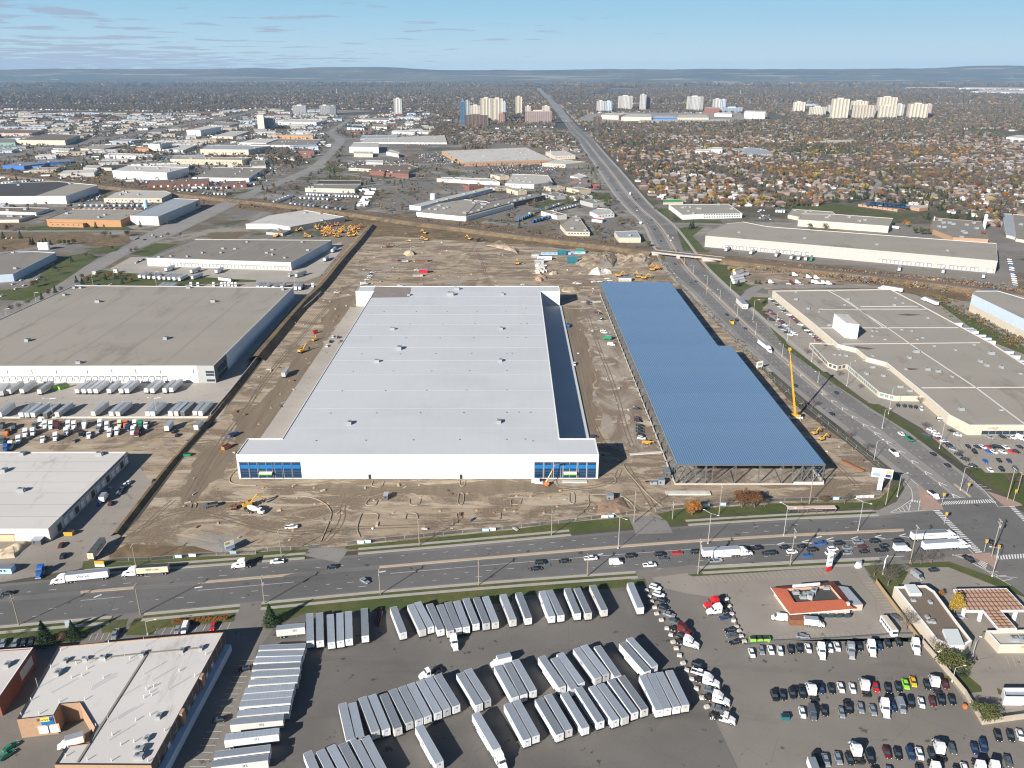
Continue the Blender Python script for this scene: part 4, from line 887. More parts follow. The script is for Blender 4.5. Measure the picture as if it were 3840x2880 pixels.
W12=Bld('tall pale blue and cream warehouse at the right edge beyond the factory','b4 1765,560 2700,1010 2900,800 1990,530 1790,531',None,W_LBLUE,'roof_tan_gravel',(0,'b4 1757,705'));W12.band(0,.1,W12.h*.42,W_CREAM,0,None,'lower_cladding',.08)
# ================================================================ vehicles
PAINT={k:mat('paint_'+n,c,.35,m,spec=.5) for k,(n,c,m) in dict(w=('white',(.78,.78,.77),0),s=('silver',(.42,.44,.46),.5),g=('grey',(.13,.14,.15),.3),k=('black',(.016,.017,.019),0),n=('navy',(.015,.035,.10),.1),b=('blue',(.03,.12,.38),.1),
      r=('red',(.50,.02,.02),0),m=('maroon',(.12,.02,.02),.1),y=('yellow',(.80,.45,.01),0),l=('lime',(.28,.75,.03),0),o=('orange',(.72,.17,.03),0),G=('green',(.02,.22,.10),0),t=('teal',(.02,.14,.17),0),c=('cream',(.72,.60,.42),0),v=('off_white',(.60,.585,.54),0),u=('light_grey',(.50,.51,.51),0)).items()}
CN=dict(w='white',s='silver',g='dark grey',k='black',n='navy',b='blue',r='red',m='maroon',y='yellow',l='lime green',o='orange',G='green',t='teal',c='cream',v='off-white',u='light grey')
SLOT=PAINT['w']
def wheel(b,r=.34,w=.24):b.tube((0,-w/2,0),(0,w/2,0),r,BLACK,10);b.tube((0,-w/2-.01,0),(0,w/2+.01,0),r*.5,GALV,8)
def part(b,name):return (name,b.mesh(name),(0,0,0))
def car_proto(kind):
    P=[];b=MB()
    if kind == 'sedan':L_,hw,secs,gl,rf,hr=4.7,.9,[(-2.35,.72,.42,.9),(-2.2,.86,.25,.98),(-1.3,.9,.2,.98),(.9,.9,.2,.95),(1.9,.86,.22,.80),(2.3,.68,.38,.66)],((-1.85,1.0,-.80,.80,.93),(-1.15,.30,-.60,.60,1.42)),(-1.18,.33,-.60,.60),1.42
    elif kind == 'suv':L_,hw,secs,gl,rf,hr=4.8,.95,[(-2.4,.82,.45,1.1),(-2.3,.92,.3,1.15),(-1.3,.95,.25,1.12),(1.0,.95,.25,1.08),(2.0,.90,.28,.98),(2.38,.74,.42,.82)],((-2.28,1.05,-.86,.86,1.08),(-2.0,.45,-.68,.68,1.68)),(-2.05,.48,-.68,.68),1.68
    elif kind == 'pickup':L_,hw,secs,gl,rf,hr=5.8,1.0,[(-2.9,.9,.5,.72),(-2.85,.97,.4,.74),(-.9,.98,.35,.76),(-.88,.98,.35,1.15),(1.4,.98,.35,1.15),(2.5,.94,.4,1.08),(2.85,.8,.5,.95)],((-.8,1.5,-.88,.88,1.13),(-.55,.95,-.72,.72,1.82)),(-.58,.98,-.72,.72),1.82
    else:L_,hw,secs,gl,rf,hr=5.9,1.0,[(-2.95,.96,.4,2.3),(-2.9,1.0,.35,2.45),(1.0,1.0,.3,2.4),(1.6,.98,.3,1.5),(2.5,.93,.32,1.1),(2.9,.8,.45,.9)],((1.02,2.0,-.9,.9,1.25),(1.0,1.1,-.85,.85,2.3)),(-2.85,1.0,-.86,.86),2.45
    b.loft(secs,SLOT)
    if kind == 'pickup':
        for y in (-.96,.86):b.box(-2.85,-.9,y,y+.1,.7,1.15,SLOT)
        b.box(-2.88,-2.78,-.9,.9,.7,1.15,SLOT)
    P.append(part(b,'car_body'));b=MB();b.frus(*gl,GLASS);P.append(part(b,'window_glass'))
    b=MB();b.box(rf[0],rf[1],rf[2],rf[3],hr-.02,hr+.04,SLOT);P.append(part(b,'roof_panel'))
    if kind == 'pickup':b=MB();b.box(-2.7,-1.0,-.84,.84,.76,.80,DARK);P.append(part(b,'cargo_bed'))
    wm_=MB();wheel(wm_,.36 if kind != 'sedan' else .33);wmsh=wm_.mesh('wheel')
    for x in (-L_*.31,L_*.30):
        for y in (-hw+.06,hw-.06):P.append(('wheel',wmsh,(x,y,.34)))
    b=MB()
    for y in (-.68,.5):b.box(L_/2-.14,L_/2-.02,y,y+.2,.58,.72,LAMP)
    P.append(part(b,'headlight'));b=MB()
    for y in (-.8,.58):b.box(-L_/2-.02,-L_/2+.06,y,y+.22,.78,.95,TRED)
    P.append(part(b,'taillight'));return P
def far_car_mesh(kind):
    P=car_proto(kind)[:3];b=MB()
    for _,me,o in P:
        for p in me.polygons:b.face([me.vertices[i].co for i in p.vertices],me.materials[p.material_index])
    b.box(-1.7,1.7,-.9,.9,.02,.35,BLACK);return b.mesh('far_car')
def tractor_proto(sleeper=True):
    P=[];b=MB()   # nose +X, length ~8; fifth wheel at rear
    b.loft([(-.1,1.15,.9,3.0),(0,1.2,.7,3.15),(1.35,1.2,.7,2.95),(1.65,1.15,.7,2.1),(2.9,1.02,.7,1.75),(3.6,.9,.6,1.5),(3.75,.75,.6,1.2)],SLOT);P.append(part(b,'cab'))
    if sleeper:
        b=MB();b.loft([(-1.9,1.2,.8,3.75),(-1.8,1.24,.7,3.9),(-.1,1.24,.7,3.85),(.9,1.05,2.9,3.3),(1.1,.95,2.9,3.0)],SLOT);P.append(part(b,'sleeper'))
        b=MB();[b.box(-1.0,-.5,y-.02,y+.02,2.2,2.7,GLASS) for y in (-1.26,1.26)];P.append(part(b,'sleeper_window'))
    b=MB();b.hexa([(1.33,-1.02,2.15),(1.72,-1.0,2.12),(1.72,1.0,2.12),(1.33,1.02,2.15),(1.2,-.98,2.9),(1.42,-.98,2.9),(1.42,.98,2.9),(1.2,.98,2.9)],GLASS);P.append(part(b,'windshield'))
    b=MB();[b.box(.35,1.2,y-.03,y+.03,2.05,2.65,GLASS) for y in (-1.2,1.2)];P.append(part(b,'side_window'))
    b=MB();[b.box(-4.6,3.3,y-.12,y+.12,.55,.9,DARK) for y in (-.42,.42)];b.box(-3.6,-2.5,-.5,.5,.9,1.15,DARK);b.box(-4.65,-4.5,-1.2,1.2,.5,1.0,DARK);P.append(part(b,'chassis'))
    b=MB();[b.tube((-1.2,y,.75),(.6,y,.75),.33,GALV,8) for y in (-1.0,1.0)];P.append(part(b,'fuel_tank'))
    b=MB();wheel(b,.5,.3);w1=b.mesh('wheel');b=MB();wheel(b,.5,.6);w2=b.mesh('wheel')
    for y in (-1.05,1.05):P.append(('wheel',w1,(2.6,y,.5)))
    for x in (-2.6,-3.9):
        for y in (-.92,.92):P.append(('wheel',w2,(x,y,.5)))
    b=MB();b.box(3.6,3.95,-1.1,1.1,.4,.75,GALV);P.append(part(b,'bumper'))
    b=MB();[b.box(1.3,1.5,y-.12,y+.12,2.0,2.7,DARK) for y in (-1.45,1.45)];P.append(part(b,'mirror'));return P
def trailer_proto(L_=16.15,reefer=False,logo=True,skirt=False,flat=False,cont=False):
    P=[];b=MB();h=L_/2;top=4.1   # doors at -X
    if cont:
        b.box(-h,h,-1.22,1.22,1.3,4.1,PAINT['c']);P.append(part(b,'container'))
        b=MB()
        for i in range(20):x=-h+.3+i*(L_-.6)/20;b.box(x,x+.18,-1.25,1.25,1.45,4.0,PAINT['c'])
        P.append(part(b,'corrugation'))
    else:
        b.box(-h,h,-1.3,1.3,1.15,top-.06,SLOT)
        P.append(part(b,'trailer_body'))
        b=MB()
        for y in (-1.31,1.26):b.box(-h,h,y,y+.05,top-.16,top+.03,mat('trailer_rail',(.62,.63,.64),.4,.3));b.box(-h,h,y,y+.05,1.08,1.24,UNITM)
        for x in (-h,h-.06):b.box(x,x+.06,-1.3,1.3,top-.12,top+.03,mat('trailer_rail',(.62,.63,.64),.4,.3))
        P.append(part(b,'top_rail'))
    b=MB();b.box(-h+.05,h-.05,-1.25,1.25,top-.06,top,ALUM)
    for i in range(1,12):x=-h+L_*i/12;b.box(x-.03,x+.03,-1.25,1.25,top,top+.02,UNITM)
    P.append(part(b,'roof'))
    for y in (-1.26,.02):b=MB();b.box(-h-.05,-h,y,y+1.24,1.2,top-.12,SLOT if not cont else PAINT['c']);P.append(part(b,'rear_door'))
    b=MB();[b.box(-h-.09,-h-.05,y-.03,y+.03,1.2,top-.2,UNITM) for y in (-.75,-.3,.3,.75)];P.append(part(b,'lock_rod'))
    b=MB();b.box(-h-.02,-h+.1,-1.2,1.2,.55,.70,DARK);[b.box(-h,-h+.1,y-.06,y+.06,.6,1.15,DARK) for y in (-.6,.6)];b.box(-h+.3,h-.2,-.5,.5,1.0,1.16,DARK);P.append(part(b,'underride_frame'))
    b=MB();wheel(b,.5,.62);wm_=b.mesh('wheel')
    for x in (-h+1.2,-h+2.5):
        for y in (-.95,.95):P.append(('wheel',wm_,(x,y,.5)))
    b=MB();[b.box(h-3.2,h-3.05,y-.08,y+.08,0,1.15,UNITM) for y in (-.9,.9)];P.append(part(b,'landing_gear'))
    if skirt:b=MB();[b.box(-h+3.6,h-3.6,y-.02,y+.02,.35,1.15,SLOT) for y in (-1.26,1.26)];P.append(part(b,'side_skirt'))
    if reefer:b=MB();b.frus((h,h+.7,-1.1,1.1,1.9),(h,h+.55,-.9,.9,4.0),WHITE);b.box(h+.55,h+.72,-.6,.6,2.3,3.4,DARK);P.append(part(b,'cooling_unit'))
    if logo:
        t=text(None,'IFS',.62,(0,0,0),(0,0,0),NAVY,'logo_lettering');P.append(('logo_lettering',t.data,(-h-.10,.0,3.2),(pi/2,0,-pi/2)));bpy.data.objects.remove(t)
        t=text(None,'IFS',1.3,(0,0,0),(0,0,0),NAVY,'logo_lettering');me=t.data;bpy.data.objects.remove(t)
        P += [('logo_lettering',me,(1.5,-1.33,3.0),(pi/2,0,0)),('logo_lettering',me,(1.5,1.33,3.0),(pi/2,0,pi))]
    return P
def boxtruck_proto(L_=7.5,box=True):
    P=[];b=MB();b.loft([(L_/2-2.4,1.0,.5,2.35),(L_/2-1.5,1.0,.5,2.3),(L_/2-1.0,.98,.5,1.6),(L_/2,.85,.5,1.25)],SLOT);P.append(part(b,'cab'))
    b=MB();b.frus((L_/2-1.55,L_/2-1.0,-.9,.9,1.55),(L_/2-1.7,L_/2-1.5,-.85,.85,2.3),GLASS);P.append(part(b,'windshield'))
    b=MB();b.box(-L_/2,L_/2-2.4,-1.2,1.2,1.0,3.5 if box else 1.9,SLOT);P.append(part(b,'cargo_box'))
    b=MB();b.box(-L_/2+.05,L_/2-2.45,-1.15,1.15,3.5 if box else 1.9,3.54 if box else 1.94,ALUM if box else DARK);P.append(part(b,'cargo_roof'))
    b=MB();b.box(-L_/2,L_/2-.5,-.5,.5,.6,1.0,DARK);P.append(part(b,'chassis'));b=MB();wheel(b,.45,.4);wm_=b.mesh('wheel')
    for x in (-L_/2+1.5,L_/2-1.2):
        for y in (-.9,.9):P.append(('wheel',wm_,(x,y,.45)))
    return P
def bus_proto():
    P=[];b=MB();b.loft([(-4.6,1.15,.4,2.9),(-4.5,1.25,.35,3.0),(4.3,1.25,.35,3.0),(4.6,1.15,.4,2.8)],SLOT);P.append(part(b,'body'));b=MB();[b.box(-3.8+i*1.5,-2.6+i*1.5,y-.03,y+.03,1.6,2.4,GLASS) for i in range(5) for y in (-1.23,1.23)];P.append(part(b,'side_windows'))
    b=MB();b.box(4.5,4.63,-1.0,1.0,1.5,2.5,GLASS);P.append(part(b,'windshield'));b=MB();b.box(-4.3,4.2,-1.05,1.05,3.0,3.04,W_CREAM);P.append(part(b,'roof_panel'));b=MB();wheel(b,.48,.3);wm_=b.mesh('wheel')
    for x in (-2.8,2.9):
        for y in (-1.1,1.1):P.append(('wheel',wm_,(x,y,.48)))
    return P
def loft_text(body,size,m,loc):t=text(None,body,size,(0,0,0),(0,0,0),m,'side_lettering');d=t.data;bpy.data.objects.remove(t);return [('side_lettering',d,(loc[0],-loc[1],loc[2]),(pi/2,0,0)),('side_lettering',d,loc,(pi/2,0,pi))]
PR={k:car_proto(k) for k in ('sedan','suv','pickup','van')}
PR['tractor']=tractor_proto();PR['daycab']=tractor_proto(False);PR['trailer']=trailer_proto();PR['plain']=trailer_proto(logo=False);PR['skirted']=trailer_proto(skirt=True);PR['reefer']=trailer_proto(reefer=True,logo=False)
PR['pup']=trailer_proto(10.2);PR['short']=trailer_proto(8.0,logo=False);PR['container']=trailer_proto(12.6,cont=True,logo=False)+loft_text('CMA CGM',1.15,NAVY,(0,1.3,2.9));PR['vitran']=trailer_proto(16.15,logo=False)+loft_text('Vitran',2.0,NAVY,(1.5,1.33,2.8));PR['quik']=trailer_proto(16.15,logo=False)+loft_text('Quiktrax',1.3,PAINT['r'],(0,1.33,2.9))
PR['boxtruck']=boxtruck_proto();PR['flatbed']=boxtruck_proto(7,False);PR['bus']=bus_proto()
FARC={k:far_car_mesh(k) for k in ('sedan','suv','pickup','van')}
b=MB();b.box(-8,8,-1.3,1.3,1.1,4.0,SLOT);b.box(-7.95,7.95,-1.25,1.25,4.0,4.05,ALUM);b.box(-7.5,-5,-1.2,1.2,0,1.1,BLACK);b.box(5,6,-1,1,0,1.1,DARK);FART=b.mesh('far_trailer')
b=MB()
for it in PR['tractor']:
    if it[0] in ('cab','sleeper','windshield','chassis','side_window'):
        for p in it[1].polygons:b.face([it[1].vertices[i].co for i in p.vertices],it[1].materials[p.material_index])
for x in (2.6,-2.6,-3.9):b.box(x-.5,x+.5,-1.15,1.15,0,1.0,BLACK)
FARC['tractor']=FARC['daycab']=b.mesh('far_tractor');b=MB()
for it in PR['boxtruck']:
    if it[0] != 'wheel':
        for p in it[1].polygons:b.face([it[1].vertices[i].co for i in p.vertices],it[1].materials[p.material_index])
b.box(-2.6,-1.8,-1,1,0,.9,BLACK);b.box(2.1,2.9,-1,1,0,.9,BLACK);FARC['boxtruck']=b.mesh('far_box_truck')
def place(kind,p,rz,col='w',label='',cat='car',group=None,name=None,z=.1,far=False):
    nm=name or {'sedan':'parked_car','suv':'parked_suv','pickup':'pickup_truck','van':'van','tractor':'truck_tractor','daycab':'truck_tractor','boxtruck':'box_truck','flatbed':'flatbed_truck','bus':'shuttle_bus'}.get(kind,'semi_trailer')
    pm_=PAINT[col]
    if far:
        me=FARC.get(kind,FART);o=link(nm,me,None,(p.x,p.y,z),rz=rz);tag(o,label,cat,group)
        for s in o.material_slots:
            if s.material == SLOT:s.link='OBJECT';s.material=pm_
        return o
    e=empty(nm,(p.x,p.y,z),label,cat,group,rz)
    for it in PR[kind]:
        o=link(it[0],it[1],e,it[2])
        if len(it) > 3:o.rotation_euler=it[3]
        if col != 'w' and it[1].__class__.__name__ == 'Mesh':
            for s in o.material_slots:
                if s.material == SLOT:s.link='OBJECT';s.material=pm_
    return e
def heading(t,x,y,d):a=at(t,x,y);c=at(t,x+d[0],y+d[1]);return atan2(c.y-a.y,c.x-a.x)
KN={'sedan':'sedan','suv':'SUV','pickup':'pickup truck','van':'van','tractor':'semi tractor','daycab':'day-cab tractor','boxtruck':'box truck','flatbed':'flatbed truck','bus':'shuttle bus'}
CATS={'sedan':'car','suv':'car','pickup':'pickup truck','van':'van','tractor':'truck','daycab':'truck','boxtruck':'truck','flatbed':'truck','bus':'bus'}
TK={'S':'sedan','U':'suv','P':'pickup','V':'van','T':'tractor','D':'daycab','B':'boxtruck','F':'flatbed','H':'bus'}
def cars(t,d,where,group,txt,frm='left',far=False,jit=.04,z=.1):
    """txt: 'x,y,colour[kind][*]' ; * = facing the other way"""
    it=[]
    for w_ in txt.split():
        x,y,c=w_.split(',');it.append((float(x),float(y),c))
    it.sort(key=lambda v:v[0] if frm in ('left',) else (-v[0] if frm == 'right' else (v[1] if frm == 'back' else -v[1])))
    for i,(x,y,c) in enumerate(it):
        col=c[0];k=TK[c[1]] if len(c) > 1 and c[1] in TK else random.choice(('sedan','sedan','suv'));flip=c.endswith('*')
        rz=heading(t,x,y,d)+(pi if flip else 0)+random.uniform(-jit,jit);g=at(t,x,y,1.7 if k in ('tractor','daycab','boxtruck','bus','van') else .7)
        lab='%s %s, %s %s' % (CN[col],KN[k],nth(i)+' from '+frm+',',where)
        place(k,g,rz,col,lab,CATS[k],group,far=far,z=z)
Q='cars in the crowded lot at bottom right'
cars('d4',(12,38),'uppermost row of the bottom-right lot',Q,'-140,665,wS -57,640,sS 25,640,wS 105,645,wS 195,635,kS 270,625,kS 347,625,wS 460,640,wT 535,620,wS 598,610,wS 715,635,sT 790,610,kS 893,615,wT 962,600,nS 1037,582,kS 1130,572,kS 1275,600,wT')
cars('d4',(13,38),'second row of the bottom-right lot',Q,'55,1035,kU 125,1030,kS 208,1015,kU 290,1005,kP 375,980,wT* 460,975,nS 545,975,kS 630,965,wS 730,970,wS 835,940,wT* 930,960,rS 1035,970,kS 1125,960,kS 1190,935,lS 1255,915,yS 1372,940,kS 1440,910,wT* 1530,935,mS')
cars('d4',(13,38),'third row of the bottom-right lot',Q,'297,1180,wS 385,1170,gV 485,1165,kS 635,1180,sS 690,1135,kP 800,1140,sS 905,1160,sS 1010,1130,wT 1080,1125,nS 1155,1110,sV 1230,1095,kU 1325,1095,wS 1420,1085,mS 1492,1065,kP 1588,1070,kS')
cars('d4',(14,38),'fourth row of the bottom-right lot',Q,'420,1580,kU 500,1590,sS 605,1575,sS 705,1580,kS 760,1500,wT* 880,1570,kU 1027,1525,mS 1120,1535,kS 1230,1535,nU 1310,1535,wS 1415,1540,kS 1480,1480,wT* 1590,1490,gS 1785,1490,nS 1860,1470,nU')
cars('d4',(14,38),'short row at the far bottom-right corner',Q,'1985,1380,kS 2095,1380,kS 2180,1375,wS 2285,1370,sS')
cars('d4',(14,38),'lowest row cut by the bottom edge',Q,'400,1690,wB 1310,1680,kS 1450,1690,wT 1640,1690,kS 1700,1670,wS 1840,1680,wT 1960,1680,wT 2075,1600,gS 930,1700,kS 1050,1700,sS')
Q='vehicles nosed along the concrete barrier blocks'
cars('d3',(40,12),'line beside the concrete barrier blocks',Q,'1240,98,wU 1270,160,wU 1300,212,kS 1305,270,kS 1358,330,sS 1405,392,gS 1475,458,mT 1465,513,kS 1530,570,wT 1610,770,kU 1620,835,wP 1700,900,wT 1710,980,gS 1785,1055,wT 1795,1145,gS 1830,1215,wD','back')
cars('d3',(-40,6),'cluster along the diner fence',Q,'1740,230,rT 1765,290,wT 1835,355,nS 1885,465,kS 1900,515,gS 1925,570,kS','back')
Q='eastbound cars queued at the lights'
cars('c4',(40,-3),'queue waiting at the traffic lights',Q,'35,1275,kU 145,1225,kS 208,1265,wU 298,1215,kS 340,1297,bS 385,1248,kU 450,1195,bP 560,1240,wU 615,1192,kU 540,1275,wS 688,1228,sS 685,1273,sS 780,1182,sU 822,1222,mS 835,1262,kS 925,1173,kU 980,1252,kP 1010,1212,kS 1128,1170,kU')
cars('c3',(40,-3),'stream of eastbound traffic in mid avenue','eastbound cars in mid avenue','247,1357,kU 210,1410,kS 452,1345,kS 680,1322,wP 900,1342,wV 1027,1300,kU 1278,1287,kU 1308,1327,gS 1427,1275,rS 1190,1380,wP 1590,1265,kU 1760,1342,sP 2110,1235,kP 2205,1275,kS')
cars('c2',(-40,3),'pair on the westbound lanes','westbound cars','182,1350,wP 655,1395,kS')
cars('c2',(30,18),'turning lane of the avenue','turning cars','940,1515,sS');cars('c2',(40,-2),'front dirt yard','site pickups','307,1050,wP')
cars('c1',(-40,4),'westbound kerb lane','westbound trucks','2080,1370,wT 60,1625,kS')
Q='vehicles in the west drive'
cars('c1',(18,-30),'drive beside the long low warehouse',Q,'350,1430,bT* 530,1205,mS 545,1300,kU 1335,655,kU 1630,300,sS 1500,225,kS 1530,255,kS 640,305,sS 900,790,wB 955,845,mS 1080,685,wS 1110,665,wS 950,718,sS 1060,718,kP 1040,752,nS 860,845,bS')
Q='truck tractors parked in the dirt lot'
cars('c1',(-12,30),'crowd of truck tractors in the dirt lot',Q,'390,165,wT 440,170,wT 495,175,mT 350,150,wT 300,170,gD 220,235,wT 283,230,wT 160,295,wT 90,345,wT 50,370,bT 372,285,wD 480,270,wT 590,165,wT 640,170,wT 573,225,wT 730,165,wB 865,155,wT 925,175,wT 850,200,sD 770,250,wD 700,235,kD 948,235,wT 1012,220,wT 1035,160,cT 1085,150,oD 1105,180,nD 1165,160,wT 1215,165,GT 1262,165,wD 1150,215,wT 1190,230,mT 20,300,gD 120,190,gF 60,240,oF 20,180,gF')
Q='cars in the factory lots at right'
def rowcars(t,p0,p1,n,d,where,group,cols='kwsgkwnsmkw',frm='left',far=True):
    a,c=p0,p1;txt=' '.join('%g,%g,%s' % (a[0]+(c[0]-a[0])*i/(n-1)+random.uniform(-2,2),a[1]+(c[1]-a[1])*i/(n-1),random.choice(cols)) for i in range(n) if random.random() < .93);cars(t,d,where,group,txt,frm,far)
rowcars('b4',(28,602),(440,958),22,(30,6),'long row along the factory frontage',Q,frm='back');rowcars('b4',(12,700),(240,905),14,(30,6),'middle row of the factory car park',Q,frm='back');rowcars('b4',(-20,740),(190,910),9,(30,6),'outer row of the factory car park',Q,frm='back')
cars('b4',(12,22),'bays under the angled office wing',Q,'1125,1520,kS 1180,1525,nS 1232,1530,kS 1278,1537,kS 1325,1550,wU');cars('b4',(30,6),'turning circle by the factory',Q,'1490,1635,kS')
Q='cars in the retail lot'
cars('c4',(36,10),'kerbside row of the retail lot',Q,'1410,210,wS 1450,235,wS 1465,260,wS 1480,287,mS 1525,310,wS 1555,335,kS 1580,358,kS 1605,380,sS 1590,220,kS 1640,252,wS 1650,425,kS 1705,465,kS 1775,520,kS','back')
cars('c4',(26,26),'middle rows of the retail lot',Q,'1730,355,kS 1785,400,kU 1880,483,bS 1920,557,wS 1998,475,kS 2020,553,kU 2085,480,nS 2140,550,gU')
cars('c4',(28,12),'upper rows of the retail lot',Q,'1815,360,kS 1855,358,wS 1900,360,rS 1935,360,kS 1975,355,kS 2010,362,kS 2055,362,wS 1905,400,bS 1950,400,wS 2030,402,wS 2105,398,rS 2145,398,kS 2180,360,kS 1918,275,sS 2030,272,kS 2072,275,sS 2110,275,wS 2190,272,wV')
Q='cars on the north avenue'
cars('c4',(30,22),'southbound side of the north avenue near the crossing',Q,'555,75,kS 1090,418,wF 1430,780,wF');cars('c4',(-30,-22),'northbound side of the north avenue near the crossing',Q,'1150,245,wU 1215,293,GF 1425,418,kS 1548,515,kS 1925,1180,kS')
cars('b4',(26,26),'southbound lanes beside the crane',Q,'240,1352,kS 592,1413,nS');cars('b3',(24,26),'southbound lanes beside the blue roof',Q,'1855,737,kS 1940,785,kU 2015,857,nS 1900,808,yF 1545,463,gS 1587,450,kS 1407,300,kS')
cars('b3',(12,30),'bend of the avenue above the rail bridge',Q,'1287,100,nS 1350,55,wS 1390,72,wS 1373,93,wS',far=True)
cars('a3',(14,20),'distant stretch of the north avenue',Q,'1075,1330,nS 1080,1357,wS 1050,1245,kS 1098,1255,kS 1067,1262,kS 1020,1212,wB 985,1155,gS 1205,1440,kS 1230,1520,kS 1170,1470,sS 1110,1465,wB 750,960,kS 600,735,kS 625,750,kS 610,690,kS 830,1085,wS 900,1180,kS','back',True)
cars('c4',(24,16),'gas station forecourt','station cars','1295,1460,sV 1735,1330,kP');cars('c4',(36,-4),'small bay near the station','station cars','1435,1420,kS');cars('d4',(30,4),'gas station pumps','station cars','1660,350,sS')
cars('d4',(30,3),'yard behind the red-roofed diner','diner vehicles','100,345,wV* 400,400,wB 300,520,sS');cars('d4',(14,20),'diner lot by the bare tree','diner vehicles','1045,430,wH');cars('d4',(30,14),'spot beside the shuttle bus','diner vehicles','1110,360,gS')
Q='workers vehicles on the construction site'
cars('c3',(34,4),'line beside the steel frame',Q,'1080,27,kS 1085,110,mS 1090,133,kU 1107,173,kS 1105,200,kS 1105,225,kS 1112,258,kU 1120,282,wU');cars('c3',(34,4),'spots between the two new buildings',Q,'705,268,kS 222,650,wV')
cars('b3',(30,2),'cluster on the slab between the new buildings',Q,'665,628,kU 665,645,kS 735,720,mP 760,730,kS 765,788,sS 785,775,kS 790,872,wS 800,890,wS 860,985,wV','back');cars('b3',(4,30),'dirt lane along the white warehouse',Q,'540,1165,wU 487,835,bF');cars('b3',(-30,-3),'slab by the columns',Q,'820,935,GB')
cars('b3',(30,-4),'gravel behind the blue roof',Q,'95,475,wS 550,463,wP 583,467,wP 707,453,wP 763,450,wP 825,425,wP 848,442,wP')
cars('b2',(30,-4),'far corner of the dirt site',Q,'1012,370,wP 995,385,kS 990,400,wP 980,412,wS 965,433,wP 935,467,wB 1250,483,wP 700,543,wP 1390,350,wP');cars('b2',(8,-30),'ramp beside the white warehouse',Q,'665,925,wS 712,932,kU 645,970,kP 733,965,gS 612,1007,wU')
Q='cars beside the west road'
cars('b1',(24,-8),'verge lots along the west road',Q,'185,437,wS 115,470,wS 210,483,wS 140,512,wS 20,573,wS 330,430,wS 350,412,gS 1180,287,wS 1200,277,nS 1220,268,wS 1240,260,nS 845,478,bS 950,483,wS 965,476,wS 1250,88,kS 1350,65,kS 1400,58,wS 1320,48,wS 60,75,wS 110,72,wS',far=True)
# ---- trailers
def trailers(t,txt,where,group,kinds=None,z=4.1,minlen=0,far=False):
    """'nearx,neary,farx,fary' roof centre line; doors at the near end"""
    it=[tuple(map(float,w_.split(','))) for w_ in txt.split()]
    for i,(x0_,y0_,x1_,y1_) in enumerate(it):
        a,c=at(t,x0_,y0_,z),at(t,x1_,y1_,z);L_=(a-c).length;k=(kinds or {}).get(i,random.choice(('trailer','trailer','trailer','skirted','plain')) if not far else 'plain');col=random.choice('wwwwwvvu')
        if isinstance(k,tuple):k,col=k
        d=(c-a).normalized();full={'pup':10.2,'short':8.,'container':12.6}.get(k,16.15);m=(a+c)/2
        if L_ > full:m=a+d*full/2
        m.z=0;extra={'reefer':'refrigerated trailer','pup':'short trailer','short':'short trailer','container':'container on a chassis'}.get(k,'semi-trailer')
        place(k,m,atan2(d.y,d.x),col,'%s %s, %s %s' % (CN[col],extra,nth(i)+' from left,' if 'stack' not in where else nth(i)+' from top,',where),'trailer',group,z=.08,far=far)
trailers('d2','468,562,463,318 552,558,548,315 650,572,640,320 729,560,723,306 803,545,797,300 943,517,935,281','row of six at the yard top left','trailers at the yard top left')
trailers('d2','1272,490,1180,254 1440,465,1328,236 1510,440,1393,221 1598,462,1493,230 1683,472,1583,238 1747,450,1655,223 1818,440,1730,205 1902,415,1808,181 1993,410,1897,174 2070,400,1977,166 2222,380,2128,148 2355,365,2262,128 2557,350,2467,118 2637,340,2530,113 2779,325,2685,98 2874,322,2769,97 3012,295,2902,70 3325,275,3230,53','slanted row under the grass strip','slanted trailers under the grass strip',{5:'skirted',12:'skirted'})
trailers('d2','818,1415,743,1090 905,1412,830,1092 1035,1345,917,1042 1125,1322,1000,1020 1228,1315,1097,1010 1325,1265,1170,965 1408,1238,1250,935 1483,1210,1325,908 1573,1180,1402,880 1650,1150,1475,855 1732,1122,1555,832 1928,1110,1750,820 2000,1075,1822,793','long middle row of the trailer yard','trailers in the long middle row',{11:'plain'})
trailers('d2','560,1800,465,1572 700,1790,575,1545 800,1750,665,1500 905,1740,762,1475 1000,1700,860,1430 1100,1690,952,1405','row cut by the bottom edge','trailers cut by the bottom edge')
trailers('d2','1580,1600,1413,1303','lone spot below the middle row','lone trailers in the yard',{0:'skirted'})
trailers('d3','25,1040,-122,780 100,1020,-42,755 180,990,30,728','group of three in mid yard','trailers in mid yard',{0:'plain',1:'plain'});trailers('d3','130,1410,-37,1105 205,1380,35,1075','pair at the lower centre','trailers at lower centre')
trailers('d3','435,955,255,697 540,975,355,697 598,925,415,670 745,880,555,625 812,850,620,600 915,865,735,605 1165,815,960,585 1230,775,1015,540','upper row of the right-hand block','upper right-hand trailer block',{0:'skirted',6:'skirted'})
trailers('d3','415,1365,225,1055 490,1330,310,1025 635,1310,450,1010 765,1255,575,965 895,1245,690,950 975,1215,770,940 1062,1180,850,890 1145,1150,945,870 1275,1155,1130,860 1345,1145,1200,840 1425,1130,1270,830 1500,1115,1355,812','lower row of the right-hand block','lower right-hand trailer block')
e_='stack of trailers along the left side of the yard'
trailers('d2','35,620,420,605 15,675,405,665 -10,730,385,715 -20,790,375,770 -30,850,370,830 -45,920,345,895 -75,990,310,960 -95,1050,290,1020 -110,1105,275,1075 -130,1185,260,1150 -185,1260,205,1225 -230,1390,160,1345 -320,1540,85,1490 -340,1620,65,1570',e_,'sideways trailers at the yard left edge');trailers('d2','180,450,418,425','spot by the spruce tree','lone trailers in the yard',{0:'pup'})
